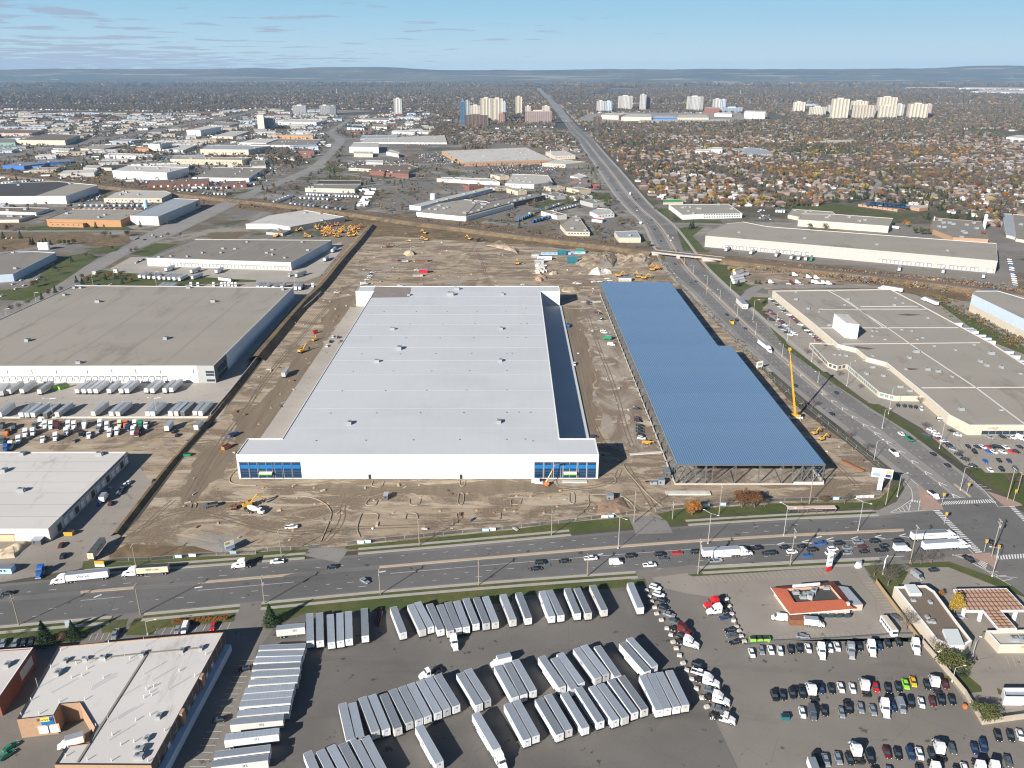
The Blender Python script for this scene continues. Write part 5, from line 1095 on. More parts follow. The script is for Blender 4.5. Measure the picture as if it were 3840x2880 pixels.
trailers('b1','5,1400,85,1305 72,1385,195,1300 183,1380,295,1300 335,1385,455,1300 660,1380,775,1300 718,1380,830,1300 770,1380,885,1300 822,1380,925,1300 937,1380,1035,1295 1040,1380,1150,1295 1093,1378,1195,1295 1258,1375,1370,1295 1312,1378,1400,1295 1418,1375,1510,1295 1478,1368,1560,1295','row backed to the tan warehouse docks','trailers at the tan warehouse docks',{i:'plain' for i in range(15)})
trailers('b1','0,1575,100,1500 182,1580,280,1500 235,1580,340,1502 292,1577,410,1503 395,1582,500,1505 495,1577,605,1498 808,1570,915,1490 960,1573,1060,1490 1018,1573,1120,1490 1275,1570,1350,1490 1322,1570,1410,1492 1475,1568,1560,1490 1525,1568,1610,1490 1580,1568,1665,1490 1685,1565,1750,1488 1735,1565,1810,1490','row parked along the yard kerb','trailers along the left yard kerb',{i:('plain','g') if i in (4,13) else 'plain' for i in range(16)})
trailers('c1','1435,180,1480,130 1690,175,1740,125','dirt lot by the berm','short trailers in the dirt lot',{0:'short',1:'short'});trailers('c1','775,1280,905,1115','drive beside the berm','containers',{0:('container','c')});trailers('b2','235,1240,285,1175','brown haul road','trailers on the haul road',{0:'pup'})
# semis on the road: (trailer roof line front->rear)
def semi(t,fx,fy,rx,ry,kind,col,lab,tcol='w',z=4.1):
    a,c=at(t,fx,fy,z),at(t,rx,ry,z);a.z=c.z=0;d=(a-c).normalized();L_=12.6 if kind == 'container' else 16.15;m=(a+c)/2;rz=atan2(d.y,d.x)
    place(kind,m,rz,col,lab[0],'trailer','trailers of road trains',z=.12);q=m+d*(L_/2+2.3);place('tractor',q,rz,tcol,lab[1],'truck','tractors of road trains',z=.12)
semi('c1',585,1455,915,1420,'vitran','w',('white Vitran semi-trailer on the westbound lane at left','white tractor pulling the Vitran trailer'));semi('c1',1180,1395,1450,1378,'container','w',('cream CMA CGM container on a chassis in the westbound lane','white tractor pulling the cream container'))
semi('c3',1960,1228,1650,1245,'skirted','w',('white semi-trailer with red tail stripes in eastbound traffic','white tractor with dark sleeper in eastbound traffic'));semi('c4',1555,1085,1237,1100,'quik','w',('white semi-trailer with red lettering first at the stop line','white tractor nearest the median at the stop line'));semi('c4',1655,1165,1335,1185,'plain','w',('plain white semi-trailer in the outer lane at the lights','white tractor in the outer lane at the lights'))
semi('d2',2085,1500,1895,1180,'skirted','w',('white semi-trailer hitched to a tractor at lower centre yard','white tractor hitched to a trailer at lower centre yard'));semi('b4',1015,488,1165,512,'plain','w',('white semi-trailer on the lane behind the factory','white tractor turning behind the factory'));semi('b4',1375,590,1460,625,'plain','w',('white semi-trailer beside the factory back lane','white tractor beside the factory back lane'));semi('b3',2212,1005,2140,950,'plain','w',('white semi-trailer on the north avenue by the billboard','white tractor on the north avenue by the billboard'))
cars('d2',(12,40),'open aisle of the trailer yard','shunting tractors','1710,565,wT');cars('d2',(-40,14),'end of the middle trailer row','shunting tractors','1500,830,wD');cars('d2',(-40,10),'aisle by three mid-yard trailers','shunting tractors','2115,735,wB')
# docks behind
trailers('b4','70,212,90,185 200,235,225,200 262,240,290,205 325,245,345,212 372,248,385,212','left docks of the long white warehouse','trailers at the long warehouse docks',{0:'plain',1:'plain',2:'plain',3:'plain',4:('plain','G')},far=True);trailers('b4','1135,335,1148,282 1515,355,1525,320 1865,395,1868,350','right docks of the long white warehouse','trailers at the long warehouse docks',{i:'plain' for i in range(3)},far=True);trailers('b3','1850,165,1875,145 2065,190,2090,170','leftmost docks of the long white warehouse','trailers at the long warehouse docks',{i:'plain' for i in range(2)},far=True)
trailers('b4','1555,805,1625,805 1640,848,1730,850 1655,862,1765,864 1680,880,1780,878 1735,905,1840,908 1780,930,1885,935 1815,960,1925,962 1975,1045,2068,1048 2020,1082,2135,1085 2140,1130,2250,1130 2170,1150,2280,1150','docks along the factory right side','trailers at the factory docks',{i:'plain' for i in range(11)},far=True)
trailers('b1','1200,395,1270,360 1240,400,1310,365 1280,403,1350,368 1325,405,1395,370 1370,408,1440,373 1412,410,1480,375 1455,412,1525,378 1500,415,1570,382 1545,418,1612,385 1430,335,1500,305 1655,350,1720,325 1670,400,1730,378 1870,350,1915,325 2000,425,1880,410','court of the brown-roofed warehouse','trailers in the brown warehouse court',{i:'plain' for i in range(14)},far=True)
trailers('b1','1365,490,1420,455 1400,492,1450,458 1440,493,1490,458 1475,495,1520,460','bays behind the tan warehouse','trailers behind the tan warehouse',{i:'plain' for i in range(4)},far=True);cars('b1',(3,30),'line of tractors behind the tan warehouse','tractors behind the tan warehouse','1650,478,wT 1710,480,wT 1845,478,wT 1915,478,wT 1945,476,wT 1975,476,wT 2005,478,wT 2035,478,wT',far=True)
trailers('b2','15,485,40,455 50,487,75,458 85,488,110,460 150,490,185,460 220,490,250,455 340,495,370,455 375,495,415,450 590,250,620,220 655,175,715,125 345,385,430,355','narrow court right of the brown warehouse','trailers right of the brown warehouse',{i:'plain' for i in range(10)},far=True);cars('b2',(3,30),'narrow court right of the brown warehouse','court vehicles','490,485,wT 410,490,rT 285,393,wV',far=True)
cars('b4',(30,2),'dirt truck lot below the tracks','trucks below the tracks','225,390,wD 345,410,wD 412,415,wD 130,472,gS 20,455,wD 200,460,mD 250,455,wD 290,475,sS 390,455,wD 420,460,wD 475,460,wD 520,465,wD 565,470,kS 180,470,wS 55,468,kS',far=True);trailers('b3','1920,345,1985,325 1925,365,1990,345 1960,385,2030,370 1900,400,1990,385 1905,425,2000,405 1915,445,2010,425','grassy corner lot by the rail bridge','trailers by the rail bridge',{0:('plain','y'),**{i:'plain' for i in range(1,6)}},far=True)
rowcars('b4',(2085,240),(2140,480),14,(30,4),'strip of cars at the far right edge','cars at the far right','wwwsb','back')
# far yards: white trailers in rows
def trow(t,p0,p1,n,d,where,group,cols='w'):
    for i in range(n):
        if random.random() < .07:continue
        f=i/max(1,n-1);x=p0[0]+(p1[0]-p0[0])*f;y=p0[1]+(p1[1]-p0[1])*f;col=random.choice(cols)
        place('plain',at(t,x,y,4),heading(t,x,y,d)+random.uniform(-.03,.03),col,'%s trailer, %s from left, %s' % (CN[col],nth(i),where),'trailer',group,far=True)
trow('a2',(450,1205),(890,1225),17,(14,-8),'front docks of the tan-roofed truck depot','depot trailers');trow('a2',(180,1270),(330,1210),7,(30,-6),'left side of the truck depot','depot trailers');trow('a2',(310,1285),(740,1330),12,(16,-8),'rail-side line of the truck depot','depot trailers','wws');trow('a2',(390,1235),(700,1250),9,(16,-9),'inner line of the truck depot','depot trailers');trow('a2',(985,1190),(915,1305),9,(30,0),'right side of the truck depot','depot trailers');trow('a2',(890,1175),(1010,1165),3,(30,3),'depot office end','depot trailers')
trow('a1',(690,1300),(1240,1300),12,(16,-12),'court of the octagonal tan warehouse','court trailers');trow('a1',(640,1335),(1220,1335),14,(12,-9),'orange building yard','court trailers','wwwg');trow('a1',(1650,1115),(2200,1120),14,(16,-10),'yard of the brown-roofed depot','brown depot trailers');trow('a1',(1700,1150),(1960,1150),7,(16,-12),'middle yard of the brown-roofed depot','brown depot trailers');trow('a1',(1500,1160),(1660,1175),5,(18,-14),'left yard of the brown-roofed depot','brown depot trailers');trow('a1',(1760,1195),(1950,1205),7,(12,-12),'lower yard of the brown-roofed depot','brown depot trailers');trow('a1',(1170,1105),(1320,1100),4,(16,-10),'front of the tall white warehouse','brown depot trailers');trow('a1',(0,1110),(380,1085),14,(30,-10),'lot behind the dark-roofed warehouse','far left trailers');trow('a1',(0,1145),(180,1095),9,(30,-10),'back fence of the dark-roofed warehouse','far left trailers')
trow('a3',(170,1370),(420,1290),12,(40,-14),'left line of the container depot','container depot trailers');trow('a3',(370,1350),(560,1300),9,(40,-16),'right line of the container depot','container depot trailers');trow('a3',(20,1440),(160,1385),9,(10,-16),'blue end of the container depot','container depot trailers','ttb');trow('a3',(190,1435),(400,1380),9,(16,-12),'lower line of the container depot','container depot trailers','bnw')
trow('a2',(1300,775),(1480,778),9,(8,-12),'docks of the wide white plant','white plant trailers');trow('a2',(1700,720),(1770,770),5,(16,10),'right side of the wide white plant','white plant trailers');trow('a2',(1700,930),(1350,945),1,(1,1),'far lot','far lot');trow('a1',(1780,770),(1620,790),6,(16,-10),'lot by the tall white box building','tall box trailers')
trow('a4',(75,1350),(140,1352),4,(4,-14),'grey quartet by the beige warehouse','grey trailers');trow('a4',(1080,1490),(1180,1500),2,(30,3),'end of the beige warehouse','grey trailers')
def carlot(t,poly_,n,group,label,cols='kwsgnwm',far=True):
    P_=poly(t+' '+poly_);lo=[min(p[i] for p in P_) for i in (0,1)];hi=[max(p[i] for p in P_) for i in (0,1)];pts=[];dy=0
    y=lo[1]
    b={}
    vs=[]
    while y < hi[1]:
        x=lo[0]
        while x < hi[0]:
            if pip((x,y),P_) and random.random() < .72:vs.append((x,y))
            x += 2.8
        y += 5.6 if dy % 2 == 0 else 11;dy += 1
    random.shuffle(vs);vs=vs[:n];bm=MB();cs=[PAINT[c] for c in cols]
    for x,y in vs:
        m=random.choice(cs);h=random.choice((0,0,.25));bm.frus((x-.9,x+.9,y-2.3,y+2.3,.25),(x-.85,x+.85,y-2.2,y+2.1,.95+h),m);bm.frus((x-.8,x+.8,y-1.7,y+1.,.95+h),(x-.62,x+.62,y-1.2,y+.4,1.42+h),GLASS);bm.box(x-.6,x+.6,y-1.15,y+.35,1.42+h,1.46+h,m)
    o=bm.build('parked_cars_mass');tag(o,label,'cars',group,'stuff')
carlot('a2','1370,880 1560,855 1640,900 1700,940 1640,965 1450,940',170,'far parked cars','dense mass of tiny parked cars in the lot left of the brick factory');carlot('a3','-250,985 60,960 330,960 420,1020 260,1040 -100,1040',220,'far parked cars','dense mass of tiny parked cars in front of the brick factory')
carlot('a2','700,970 870,930 1300,925 1300,955 820,985',90,'far parked cars','jumble of pale vehicles around the blue-striped workshop','wwwws');carlot('a1','1300,560 1800,540 1750,640 1350,640',80,'far parked cars','scattered cars near the far overpass');carlot('a2','350,620 600,630 600,660 320,665',70,'far parked cars','rows of vehicles by the concrete silo tower','wwsg');carlot('a4','-1900,560 -1100,570 -1000,590 -1900,590',60,'far parked cars','cars on the mall parking deck');carlot('a4','-130,1330 0,1350 60,1460 -80,1440',26,'far parked cars','cars in the lot behind the white office');carlot('a1','640,1240 870,1210 890,1260 740,1280',60,'far parked cars','cars between the white and octagonal warehouses');carlot('a1','-200,1080 0,1080 -20,1120 -300,1150',20,'far parked cars','cars at the far left')
# ================================================================ trees, poles, signs and site things
def leafcloud(b,n,rx,rz,zc,size,m,clump=14,flat=.6,shape='round',seed=1,core=0):
    r=np.random.default_rng(seed);cs=[]
    for _ in range(clump):
        v=r.normal(size=3);v /= np.linalg.norm(v);k=r.uniform(.25,.85);cs.append((v[0]*rx*k,v[1]*rx*k,zc+v[2]*rz*k))
    for i in range(n):
        if shape == 'cone':
            h=r.uniform(0,1)**1.4;rr=rx*(1-h)*(.55+.45*r.uniform())*(1+.25*sin(h*40));a=r.uniform(0,2*pi);p=np.array((rr*cos(a),rr*sin(a),zc-rz+2*rz*h))
        elif shape == 'col':
            a=r.uniform(0,2*pi);h=r.uniform(0,1);rr=rx*(sin(pi*(h*.85+.1))**.6)*r.uniform(.5,1);p=np.array((rr*cos(a),rr*sin(a),zc-rz+2*rz*h))
        else:
            c=cs[i % clump];v=r.normal(size=3);v /= np.linalg.norm(v);k=r.uniform(.1,1)**.5;q=rx*.48;p=np.array((c[0]+v[0]*q*k,c[1]+v[1]*q*k,c[2]+v[2]*q*.8*k))
        u=r.normal(size=3);u /= np.linalg.norm(u);w_=np.cross(u,r.normal(size=3));w_ /= np.linalg.norm(w_);s=size*r.uniform(.6,1.3)
        b.face([p-u*s,p+w_*s*flat,p+u*s,p-w_*s*flat],m)
def branches(b,p,d,L_,r_,dep,rng,m,tw):
    q=p+d*L_;b.tube(p,q,r_,m,3,r_*.6)
    if dep == 0:
        return
    for k in range(3 if dep > 1 else 4):
        v=Vector(rng.normal(size=3));n=(d+v*.42+Vector((0,0,.12))).normalized();branches(b,q if k else p.lerp(q,.7),n,L_*rng.uniform(.62,.82),r_*.58,dep-1,rng,m,tw)
def leafmat(n,c,var=.35):return mat(n,c,.8,var=var,scale=.6,spec=.1,objvar=.2)
LEAF=dict(bare=leafmat('bare_twigs',(.125,.108,.092)),orange=leafmat('orange_leaves',(.30,.13,.035)),yellow=leafmat('yellow_leaves',(.36,.24,.04)),rust=leafmat('rust_leaves',(.19,.095,.045)),brown=leafmat('brown_leaves',(.17,.115,.06)),green=leafmat('conifer_needles',(.035,.060,.028)),olive=leafmat('olive_leaves',(.095,.10,.035)),red=leafmat('red_leaves',(.20,.03,.02)),straw=leafmat('straw_twigs',(.27,.22,.15)))
BARK=mat('bark',(.15,.12,.10),.9,var=.2,scale=3)
def tree_parts(kind,seed,lod=2):
    P=[];rng=np.random.default_rng(seed);m=LEAF[kind];n={2:2600,1:520,0:90}[lod];sz={2:.26,1:.55,0:1.25}[lod]
    b=MB()
    if kind == 'green':
        b.tube((0,0,0),(0,0,9),.22,BARK,6,.05);P.append(('trunk',b.mesh('trunk')));b=MB();leafcloud(b,n,3.0,4.7,5.3,sz*1.1,m,shape='cone',seed=seed,flat=.45)
    elif kind == 'bare':
        b.tube((0,0,0),(0,0,2.6),.28,BARK,6,.22);P.append(('trunk',b.mesh('trunk')));b=MB()
        if lod == 2:
            for k in range(5):a=k*2*pi/5+rng.uniform(-.4,.4);branches(b,Vector((0,0,2.3)),Vector((cos(a)*.6,sin(a)*.6,.9)).normalized(),2.5,.13,4,rng,m,1)
            leafcloud(b,900,4.2,3.0,6.3,.30,m,16,.10,seed=seed)
        else:leafcloud(b,int(n*(.8 if lod else .62)),4.2,3.4,5.8,sz,m,14,.35,seed=seed)
    else:
        b.tube((0,0,0),(0,0,5),.25,BARK,6,.12)
        for k in range(5):a=k*1.3;b.tube((0,0,2.2+k*.4),(2.4*cos(a),2.4*sin(a),5+k*.4),.1,BARK,4,.04)
        P.append(('trunk',b.mesh('trunk')));b=MB();leafcloud(b,n,3.9,3.4,5.6,sz,m,15,.6,seed=seed)
    P.append(('crown',b.mesh('crown')));return P
_tp={}
def tparts(kind,v,lod):
    k=(kind,v,lod)
    if k not in _tp:_tp[k]=tree_parts(kind,hash(kind) % 7*0+len(kind)*17+v*5+lod,lod)
    return _tp[k]
NT=dict(bare='bare tree',orange='orange-leaved tree',yellow='yellow-leaved tree',rust='rust-coloured tree',brown='brown-leaved tree',green='dark conifer',olive='olive-green tree',red='deep red tree',straw='straw-coloured bush')
def tree(kind,p,hgt_,label,group=None,lod=2,wide=1.,v=None,name=None):
    v=random.randrange(3) if v is None else v;s=hgt_/10.
    e=empty(name or ('conifer_tree' if kind == 'green' else 'deciduous_tree'),(p.x,p.y,0),label,'bush' if hgt_ < 3 else 'tree',group,random.uniform(0,6))
    e.scale=(s*wide,s*wide,s)
    for n,me in tparts(kind,v,lod):link(n,me,e)
    return e
for kind,s,h_,wd,lab in [('orange','c3 1555,950',9.5,1.25,'bushy bright orange tree on the verge left of the twin trees'),('rust','c3 1985,885',10.5,1.2,'left tree of the rusty orange pair before the steel frame'),('rust','c3 2095,885',10,1.15,'right tree of the rusty orange pair before the steel frame'),('bare','c3 2180,880',6,.9,'dark bare tree right of the rusty pair'),('bare','c3 1850,860',4,1.2,'small reddish bare shrub left of the rusty pair'),
        ('brown','c4 480,835',4.5,1.3,'dark red-brown bush behind the bus shelter'),('bare','c4 660,850',6.5,1.,'bare tree on the grass right of the bus shelter'),('bare','b4 380,1545',7,1.1,'bare tree beside the crane shadow'),('bare','c4 700,290',6,1.,'bare tree left of the parked car by the site fence'),('bare','c4 850,400',6,1.,'bare tree along the fence near the signal'),
        ('bare','c4 915,1480',7.5,1.1,'smaller bare tree beside the white pylon sign'),('bare','c4 1035,1560',9.5,1.2,'larger bare tree right of the white pylon sign'),('bare','d4 1190,470',9,1.1,'spreading bare tree above the shuttle bus'),('bare','d4 1440,680',8,1.,'bare tree at the south end of the long dark roof'),('bare','c4 1240,1375',6,1.2,'first bare tree from left on the station verge'),('bare','c4 1320,1370',6,1.2,'second bare tree from left on the station verge'),('bare','c4 1410,1365',6.5,1.2,'third bare tree from left on the station verge'),
        ('yellow','d4 1600,350',11,.85,'tall golden orange tree beside the canopy'),('orange','d4 1490,190',4,.9,'small orange bush behind the golden tree'),('olive','d4 1560,830',11,1.2,'big dark green tree behind the car park wall'),('green','d4 1650,830',9,1.1,'conifer beside the big dark green tree'),('olive','d4 1870,1240',7.5,1.35,'rounded green tree in the corner of the car park wall'),('bare','c4 2100,690',6,1.3,'bare thicket at the right edge by the crossing'),('bare','c4 2180,700',6,1.2,'bare tree at the far right by the crossing'),
        ('green','d1 400,590',10.5,1.1,'leftmost spruce in front of the brick warehouse'),('green','d1 645,545',8.5,1.05,'spruce right of the blue sign'),('brown','d1 540,560',4,1.2,'dark brown bush between the two spruces'),('green','d2 130,420',9.5,1.1,'spruce at the yard entrance corner'),('bare','d1 1030,470',5,.6,'thin bare sapling near the walkway'),('bare','d1 95,540',4.5,.6,'thin bare sapling at the far left lawn'),('bare','d1 250,520',4.5,.6,'thin bare sapling left of the first spruce'),
        ('bare','b4 430,1170',5,.9,'upper bare sapling by the angled office'),('bare','b4 610,1270',5,1.,'middle bare sapling by the angled office'),('bare','b4 790,1380',4.5,1.,'lower bare sapling by the angled office'),('bare','b4 1310,1510',5.5,1.1,'pinkish bare tree at the office end'),('bare','b4 1460,1560',4.5,.9,'bare sapling by the white end wall'),('bare','b4 330,1080',6,1.1,'bare tree at the north tip of the office wing'),('bare','c4 1350,210',5.5,1.3,'bare bush beside the bus shelter east of the avenue'),('bare','c4 1650,440',4.5,.9,'bare sapling left in the retail verge'),('bare','c4 1705,500',4.5,.9,'bare sapling right in the retail verge'),
        ('straw','b3 2150,640',5,1.8,'large straw-coloured bush by the factory drive'),('straw','b3 2185,720',4,1.6,'lower straw-coloured bush by the factory drive'),('straw','b3 1880,360',6,1.4,'pale bush beside the corner trailers'),('green','b3 1955,490',6.5,1.2,'left dark conifer at the grassy corner'),('green','b3 2105,470',4.5,1.2,'middle dark conifer at the grassy corner'),('green','b3 2140,475',4.5,1.2,'right dark conifer at the grassy corner'),('olive','b3 1175,150',8.5,1.2,'round green tree by the rail bridge')]:
    tree(kind,at(*[f(x) for f,x in zip((str,float,float),s.replace(',',' ').split())]),h_,lab,None,2,wd)
for i,x in enumerate(range(1510,1960,34)):tree('orange',at('d1',x,415-(x-1510)*.08),2.0,'%s clump from left in the orange ornamental grass bed' % nth(i),'orange ornamental grass clumps',1,1.6,name='grass_clump')
# smaller mid-distance trees
def treerow(t,pts,kinds,h_,where,group):
    for i,w_ in enumerate(pts.split()):
        x,y=map(float,w_.split(','));k=kinds[i % len(kinds)];tree(k,at(t,x,y),h_*random.uniform(.8,1.2),'%s, %s from left, %s' % (NT[k],nth(i),where),group,1)
treerow('b1','662,460 712,430 760,460 712,470 845,430 915,440 955,420 1000,430 1060,470 1085,460 1045,410 1140,455 1300,430 1415,430',['green','brown','rust','green','rust','green','rust','green','green','olive','rust','orange','rust','rust'],6.5,'in the bed behind the tan warehouse','trees behind the tan warehouse')
treerow('b1','620,280 470,340 290,500 320,490 400,470 240,660 425,575 480,550 540,540 100,720 175,700 365,610 970,180 740,250 790,250 505,390 45,190',['green','green','brown','bare','bare','bare','brown','green','bare','bare','bare','green','brown','bare','bare','bare','brown'],7.5,'along the west road','trees along the west road')
treerow('b1','270,135 290,130 345,130 375,130 400,130 440,135 520,135 560,135 600,130 640,130 1090,60 1110,50 1455,70 1560,70 1180,200 1140,210 920,60 960,60',['green']*6+['olive']*4+['bare']*8,7.5,'around the western fields','trees around the western fields')
treerow('a1','60,1540 100,1520 200,1540 745,1490 830,1510 1100,1460 1215,1500 1400,1370 1500,1400 1560,1390 1640,1360 1700,1345 30,1600 180,1600 900,1600 1100,1580 1450,1480',['brown','bare','bare','green','green','green','green','bare','rust','bare','rust','yellow','green','green','bare','bare','bare'],9,'near the orange-brick block','trees near the orange-brick block')
treerow('a2','1990,1300 1060,1330 1090,1350 1120,1370 1050,1250 1100,1220 1140,1150 1150,1130 60,1180 100,1200 200,1190 150,1170 300,1180 350,1190 640,1080 680,1070 660,960 700,920 620,960 930,1120 980,1130 1110,1080 1000,1110 560,1040 470,1070 20,1060 40,1150',['bare','straw','straw','straw','olive','bare','bare','brown','green','green','bare','brown','bare','rust','green','green','brown','brown','rust','bare','bare','green','green','bare','bare','brown','brown'],10,'around the truck depot','trees around the truck depot')
treerow('a2','1180,860 1210,880 1240,900 1270,920 1300,940 1330,960 1360,975 1390,990 1640,880 1670,900 1700,920 1730,945 1760,965 1790,985',['green','bare','brown'],9,'in the hedge lines by the brick factory','hedge trees by the brick factory')
treerow('a3','880,1290 850,1280 700,1010 740,1010 660,1000 610,910 640,900 130,950 480,1270 520,1290 560,1280 600,1290 640,1270 670,1290 780,1320 760,1600 770,1560 1000,1480 900,1380 420,960 370,980 240,1170 330,1150 1240,1370 1380,1440 1400,1450 1560,1510 1540,1520',['bare','olive','green','olive','green','brown','brown','bare','bare','bare','straw','bare','bare','straw','straw','bare','bare','bare','bare','bare','bare','bare','bare','bare','bare','bare','green','green'],9.5,'beside the north avenue','trees beside the north avenue')
treerow('a4','560,1290 590,1290 700,1290 740,1280 780,1280 820,1270 1180,1490 1200,1500 1330,1570 1270,1560 1380,1570 360,1520 480,1520 1340,1430 1380,1440 1570,1430 1620,1430 1730,1440 1780,1450 1020,1290 1380,1310 1410,1300 1450,1310 1290,1300 350,1270 2130,1350 2180,1350 2060,1340 2210,1370 1850,1600',['green','green','green','green','green','green','orange','yellow','olive','olive','olive','brown','bare','olive','green','green','green','green','green','green','green','green','green','brown','orange','green','green','green','green','rust'],10,'between the houses and the white warehouses','trees at the suburb edge')
# bushes along the railway and fences
def scrub(name,label,line_,n,width,kinds,hmin,hmax,seed=3):
    r=np.random.default_rng(seed);q=smooth(poly(line_));q=resamp(q,6);b=MB()
    for i in range(n):
        p=q[r.integers(len(q))];x,y=p.x+r.normal()*width,p.y+r.normal()*width;h=r.uniform(hmin,hmax);m=LEAF[kinds[r.integers(len(kinds))]]
        for _ in range(9):
            c=np.array((x+r.normal()*h*.4,y+r.normal()*h*.4,h*r.uniform(.15,.9)));u=r.normal(size=3);u /= np.linalg.norm(u);w_=np.cross(u,r.normal(size=3));w_ /= np.linalg.norm(w_);s=h*.33;b.face([c-u*s,c+w_*s*.7,c+u*s,c-w_*s*.7],m)
    o=b.build(name);tag(o,label,'scrub',None,'stuff')
scrub('railside_scrub','brown scrub and weeds along the railway at right','b4 0,340 400,370 900,410 1300,440 1800,480 2212,560',1000,9,['bare','brown','bare','bare','straw','bare','rust'],.8,3.2);scrub('railside_scrub','brown scrub and weeds along the middle railway','a1 0,1040 900,1130 2212,1290 a2 0,1310 900,1400 2212,1560 a3 500,1600 900,1640 b3 900,150 1200,190',1300,12,['bare','brown','straw','bare'],.7,2.6,5)
scrub('railside_scrub','leafless thicket between the tracks and the lanes at far right','b4 600,390 760,440 1000,440 1300,470 1600,520',420,8,['bare','bare','brown','bare','rust','straw'],1.5,4,6);scrub('berm_scrub','dry weeds on the berm beside the site','b2 980,20 800,220 600,470 500,600',220,5,['bare','straw'],.5,1.8,7);scrub('fence_scrub','weeds along the east site fence','b3 1260,220 1400,450 1700,720 2000,1030 b4 60,1330 300,1560 c4 600,240 900,480',260,2.5,['bare','brown','straw','olive'],.5,1.8,8)
scrub('lane_scrub','orange and green bushes along the factory back lane','b4 1480,600 1700,720 1900,850 2212,1000',260,6,['rust','olive','brown','bare','bare','olive'],1,3,9)

# ---- poles
def lamp(s,label,arm=(1,.4),group='street lamps',al=3.5,dbl=False):
    t,a,c=s.split();bx,by=map(float,a.split(','));tx,ty=map(float,c.split(','));g=at(t,bx,by);h=max(6,min(17,hgt(t,(bx,by),(tx,ty))));e=empty('street_lamp',g,label,'street lamp',group)
    b=MB();b.tube((0,0,0),(0,0,h),.16,GALV,8,.10);b.build('pole',e);b=MB();b.tube((0,0,0),(0,0,.8),.32,W_CONC,8);b.build('base',e)
    for sg in ((1,-1) if dbl else (1,)):
        v=Vector((arm[0]*sg,arm[1]*sg,0)).normalized()*al;b=MB();b.tube((0,0,h),(v.x,v.y,h+.5),.07,GALV,5);b.build('arm',e);b=MB();b.frus((v.x-.45,v.x+.45,v.y-.18,v.y+.18,h+.4),(v.x-.35,v.x+.35,v.y-.12,v.y+.12,h+.6),LAMP);b.build('lamp_head',e)
    return e
for i,(s,arm,d) in enumerate([('c3 917,1240 905,968',(1,-1),1),('c3 1693,1197 1690,935',(1,-1),1),('c4 135,1128 135,870',(1,-1),1),('c4 777,1085 790,835',(1,-1),1),('c4 1660,735 1715,540',(1,.2),0),('c4 915,475 950,310',(1,.3),0),('c4 985,200 1020,40',(1,.3),0),('c4 1115,790 1160,600',(1,.3),0),('c4 1935,1480 2025,1235',(-1,.1),0),('d4 1765,700 1805,570',(1,.8),0),('d4 1590,915 1625,815',(1,.2),0),('d1 1278,510 1258,405',(1,.2),0),
        ('b4 120,1100 130,990',(-1,-.4),0),('b4 430,1325 440,1230',(-1,-.4),0),('b3 1943,755 1955,655',(-1,-.4),0),('b3 2103,910 2115,800',(-1,-.4),0),('b3 1795,610 1800,520',(-1,-.4),0),('b3 1685,480 1688,400',(-1,-.4),0),('b3 1565,385 1570,310',(-1,-.4),0),('b3 1488,290 1490,230',(-1,-.4),0),('b1 805,480 785,395',(1,0),0),('b1 1352,487 1337,370',(1,0),0),('b1 315,640 297,548',(1,0),0),('b1 60,767 43,690',(1,0),0),('b1 462,1622 430,1465',(-1,0),1),('b1 1360,1620 1332,1460',(-1,0),1),('b2 338,480 325,370',(1,0),0),
        ('b4 165,960 190,765',(1,.3),0),('b4 375,1145 400,945',(1,.3),0),('b4 680,1355 718,1130',(1,.3),0),('b4 1040,1597 1088,1355',(1,.3),0),('b4 75,800 85,715',(1,0),0),('c4 1480,375 1535,140',(1,0),1),('b3 1885,525 1905,370',(1,0),0),('b3 2080,780 2212,590',(1,0),0)]):
    try:lamp(s,'%s galvanised street lamp %s' % (nth(i),'counted from the avenue eastward and then north'),arm,dbl=d)
    except Exception as ex:print('lamp',s,ex)
LL={0:'double-arm lamp on the avenue median left of the driveway',1:'double-arm lamp on the median above the white semi',2:'double-arm lamp on the median below the bus shelter',3:'double-arm lamp on the median nearest the crossing',4:'tall lamp at the median nose of the crossing',5:'lamp at the site fence beside the flatbed truck',6:'lamp in the north avenue median beside the white van',7:'lamp on the grassy corner by the big billboard',8:'lamp at the southeast corner by the station lawn',9:'white lamp between the dark roof and the station lane',10:'white lamp inside the car park wall',11:'dark lamp on the lawn before the brick warehouse'}
k=0
for o in COL.objects:
    if o.get('category') == 'street lamp':
        if k in LL:o['label']=LL[k]
        elif k < 20:o['label']='slender lamp of the north avenue, %s from the crane northward' % nth(k-12)
        else:o['label']='tall yard lamp, %s in order from the west road to the factory' % nth(k-20)
        k += 1
def upole(s,label,lat=False,arms=2):
    t,a,c=s.split();bx,by=map(float,a.split(','));tx,ty=map(float,c.split(','));g=at(t,bx,by);h=max(9,min(19,hgt(t,(bx,by),(tx,ty))));e=empty('utility_pole',g,label,'utility pole','wooden utility poles')
    b=MB();b.tube((0,0,0),(0,0,h),.24,WOOD,8,.15);b.build('pole',e)
    for k in range(arms):b=MB();b.box(-.08,.08,-1.4,1.4,h-.8-k*1.5,h-.62-k*1.5,WOOD);[b.tube((0,y,h-.62-k*1.5),(0,y,h-.35-k*1.5),.07,LAMP,5) for y in (-1.3,-.6,.6,1.3)];b.build('crossarm',e)
    if lat:b=MB();b.tube((.5,0,h-4.2),(.5,0,h-3),.35,UNITM,8);b.build('transformer',e)
    return e,h
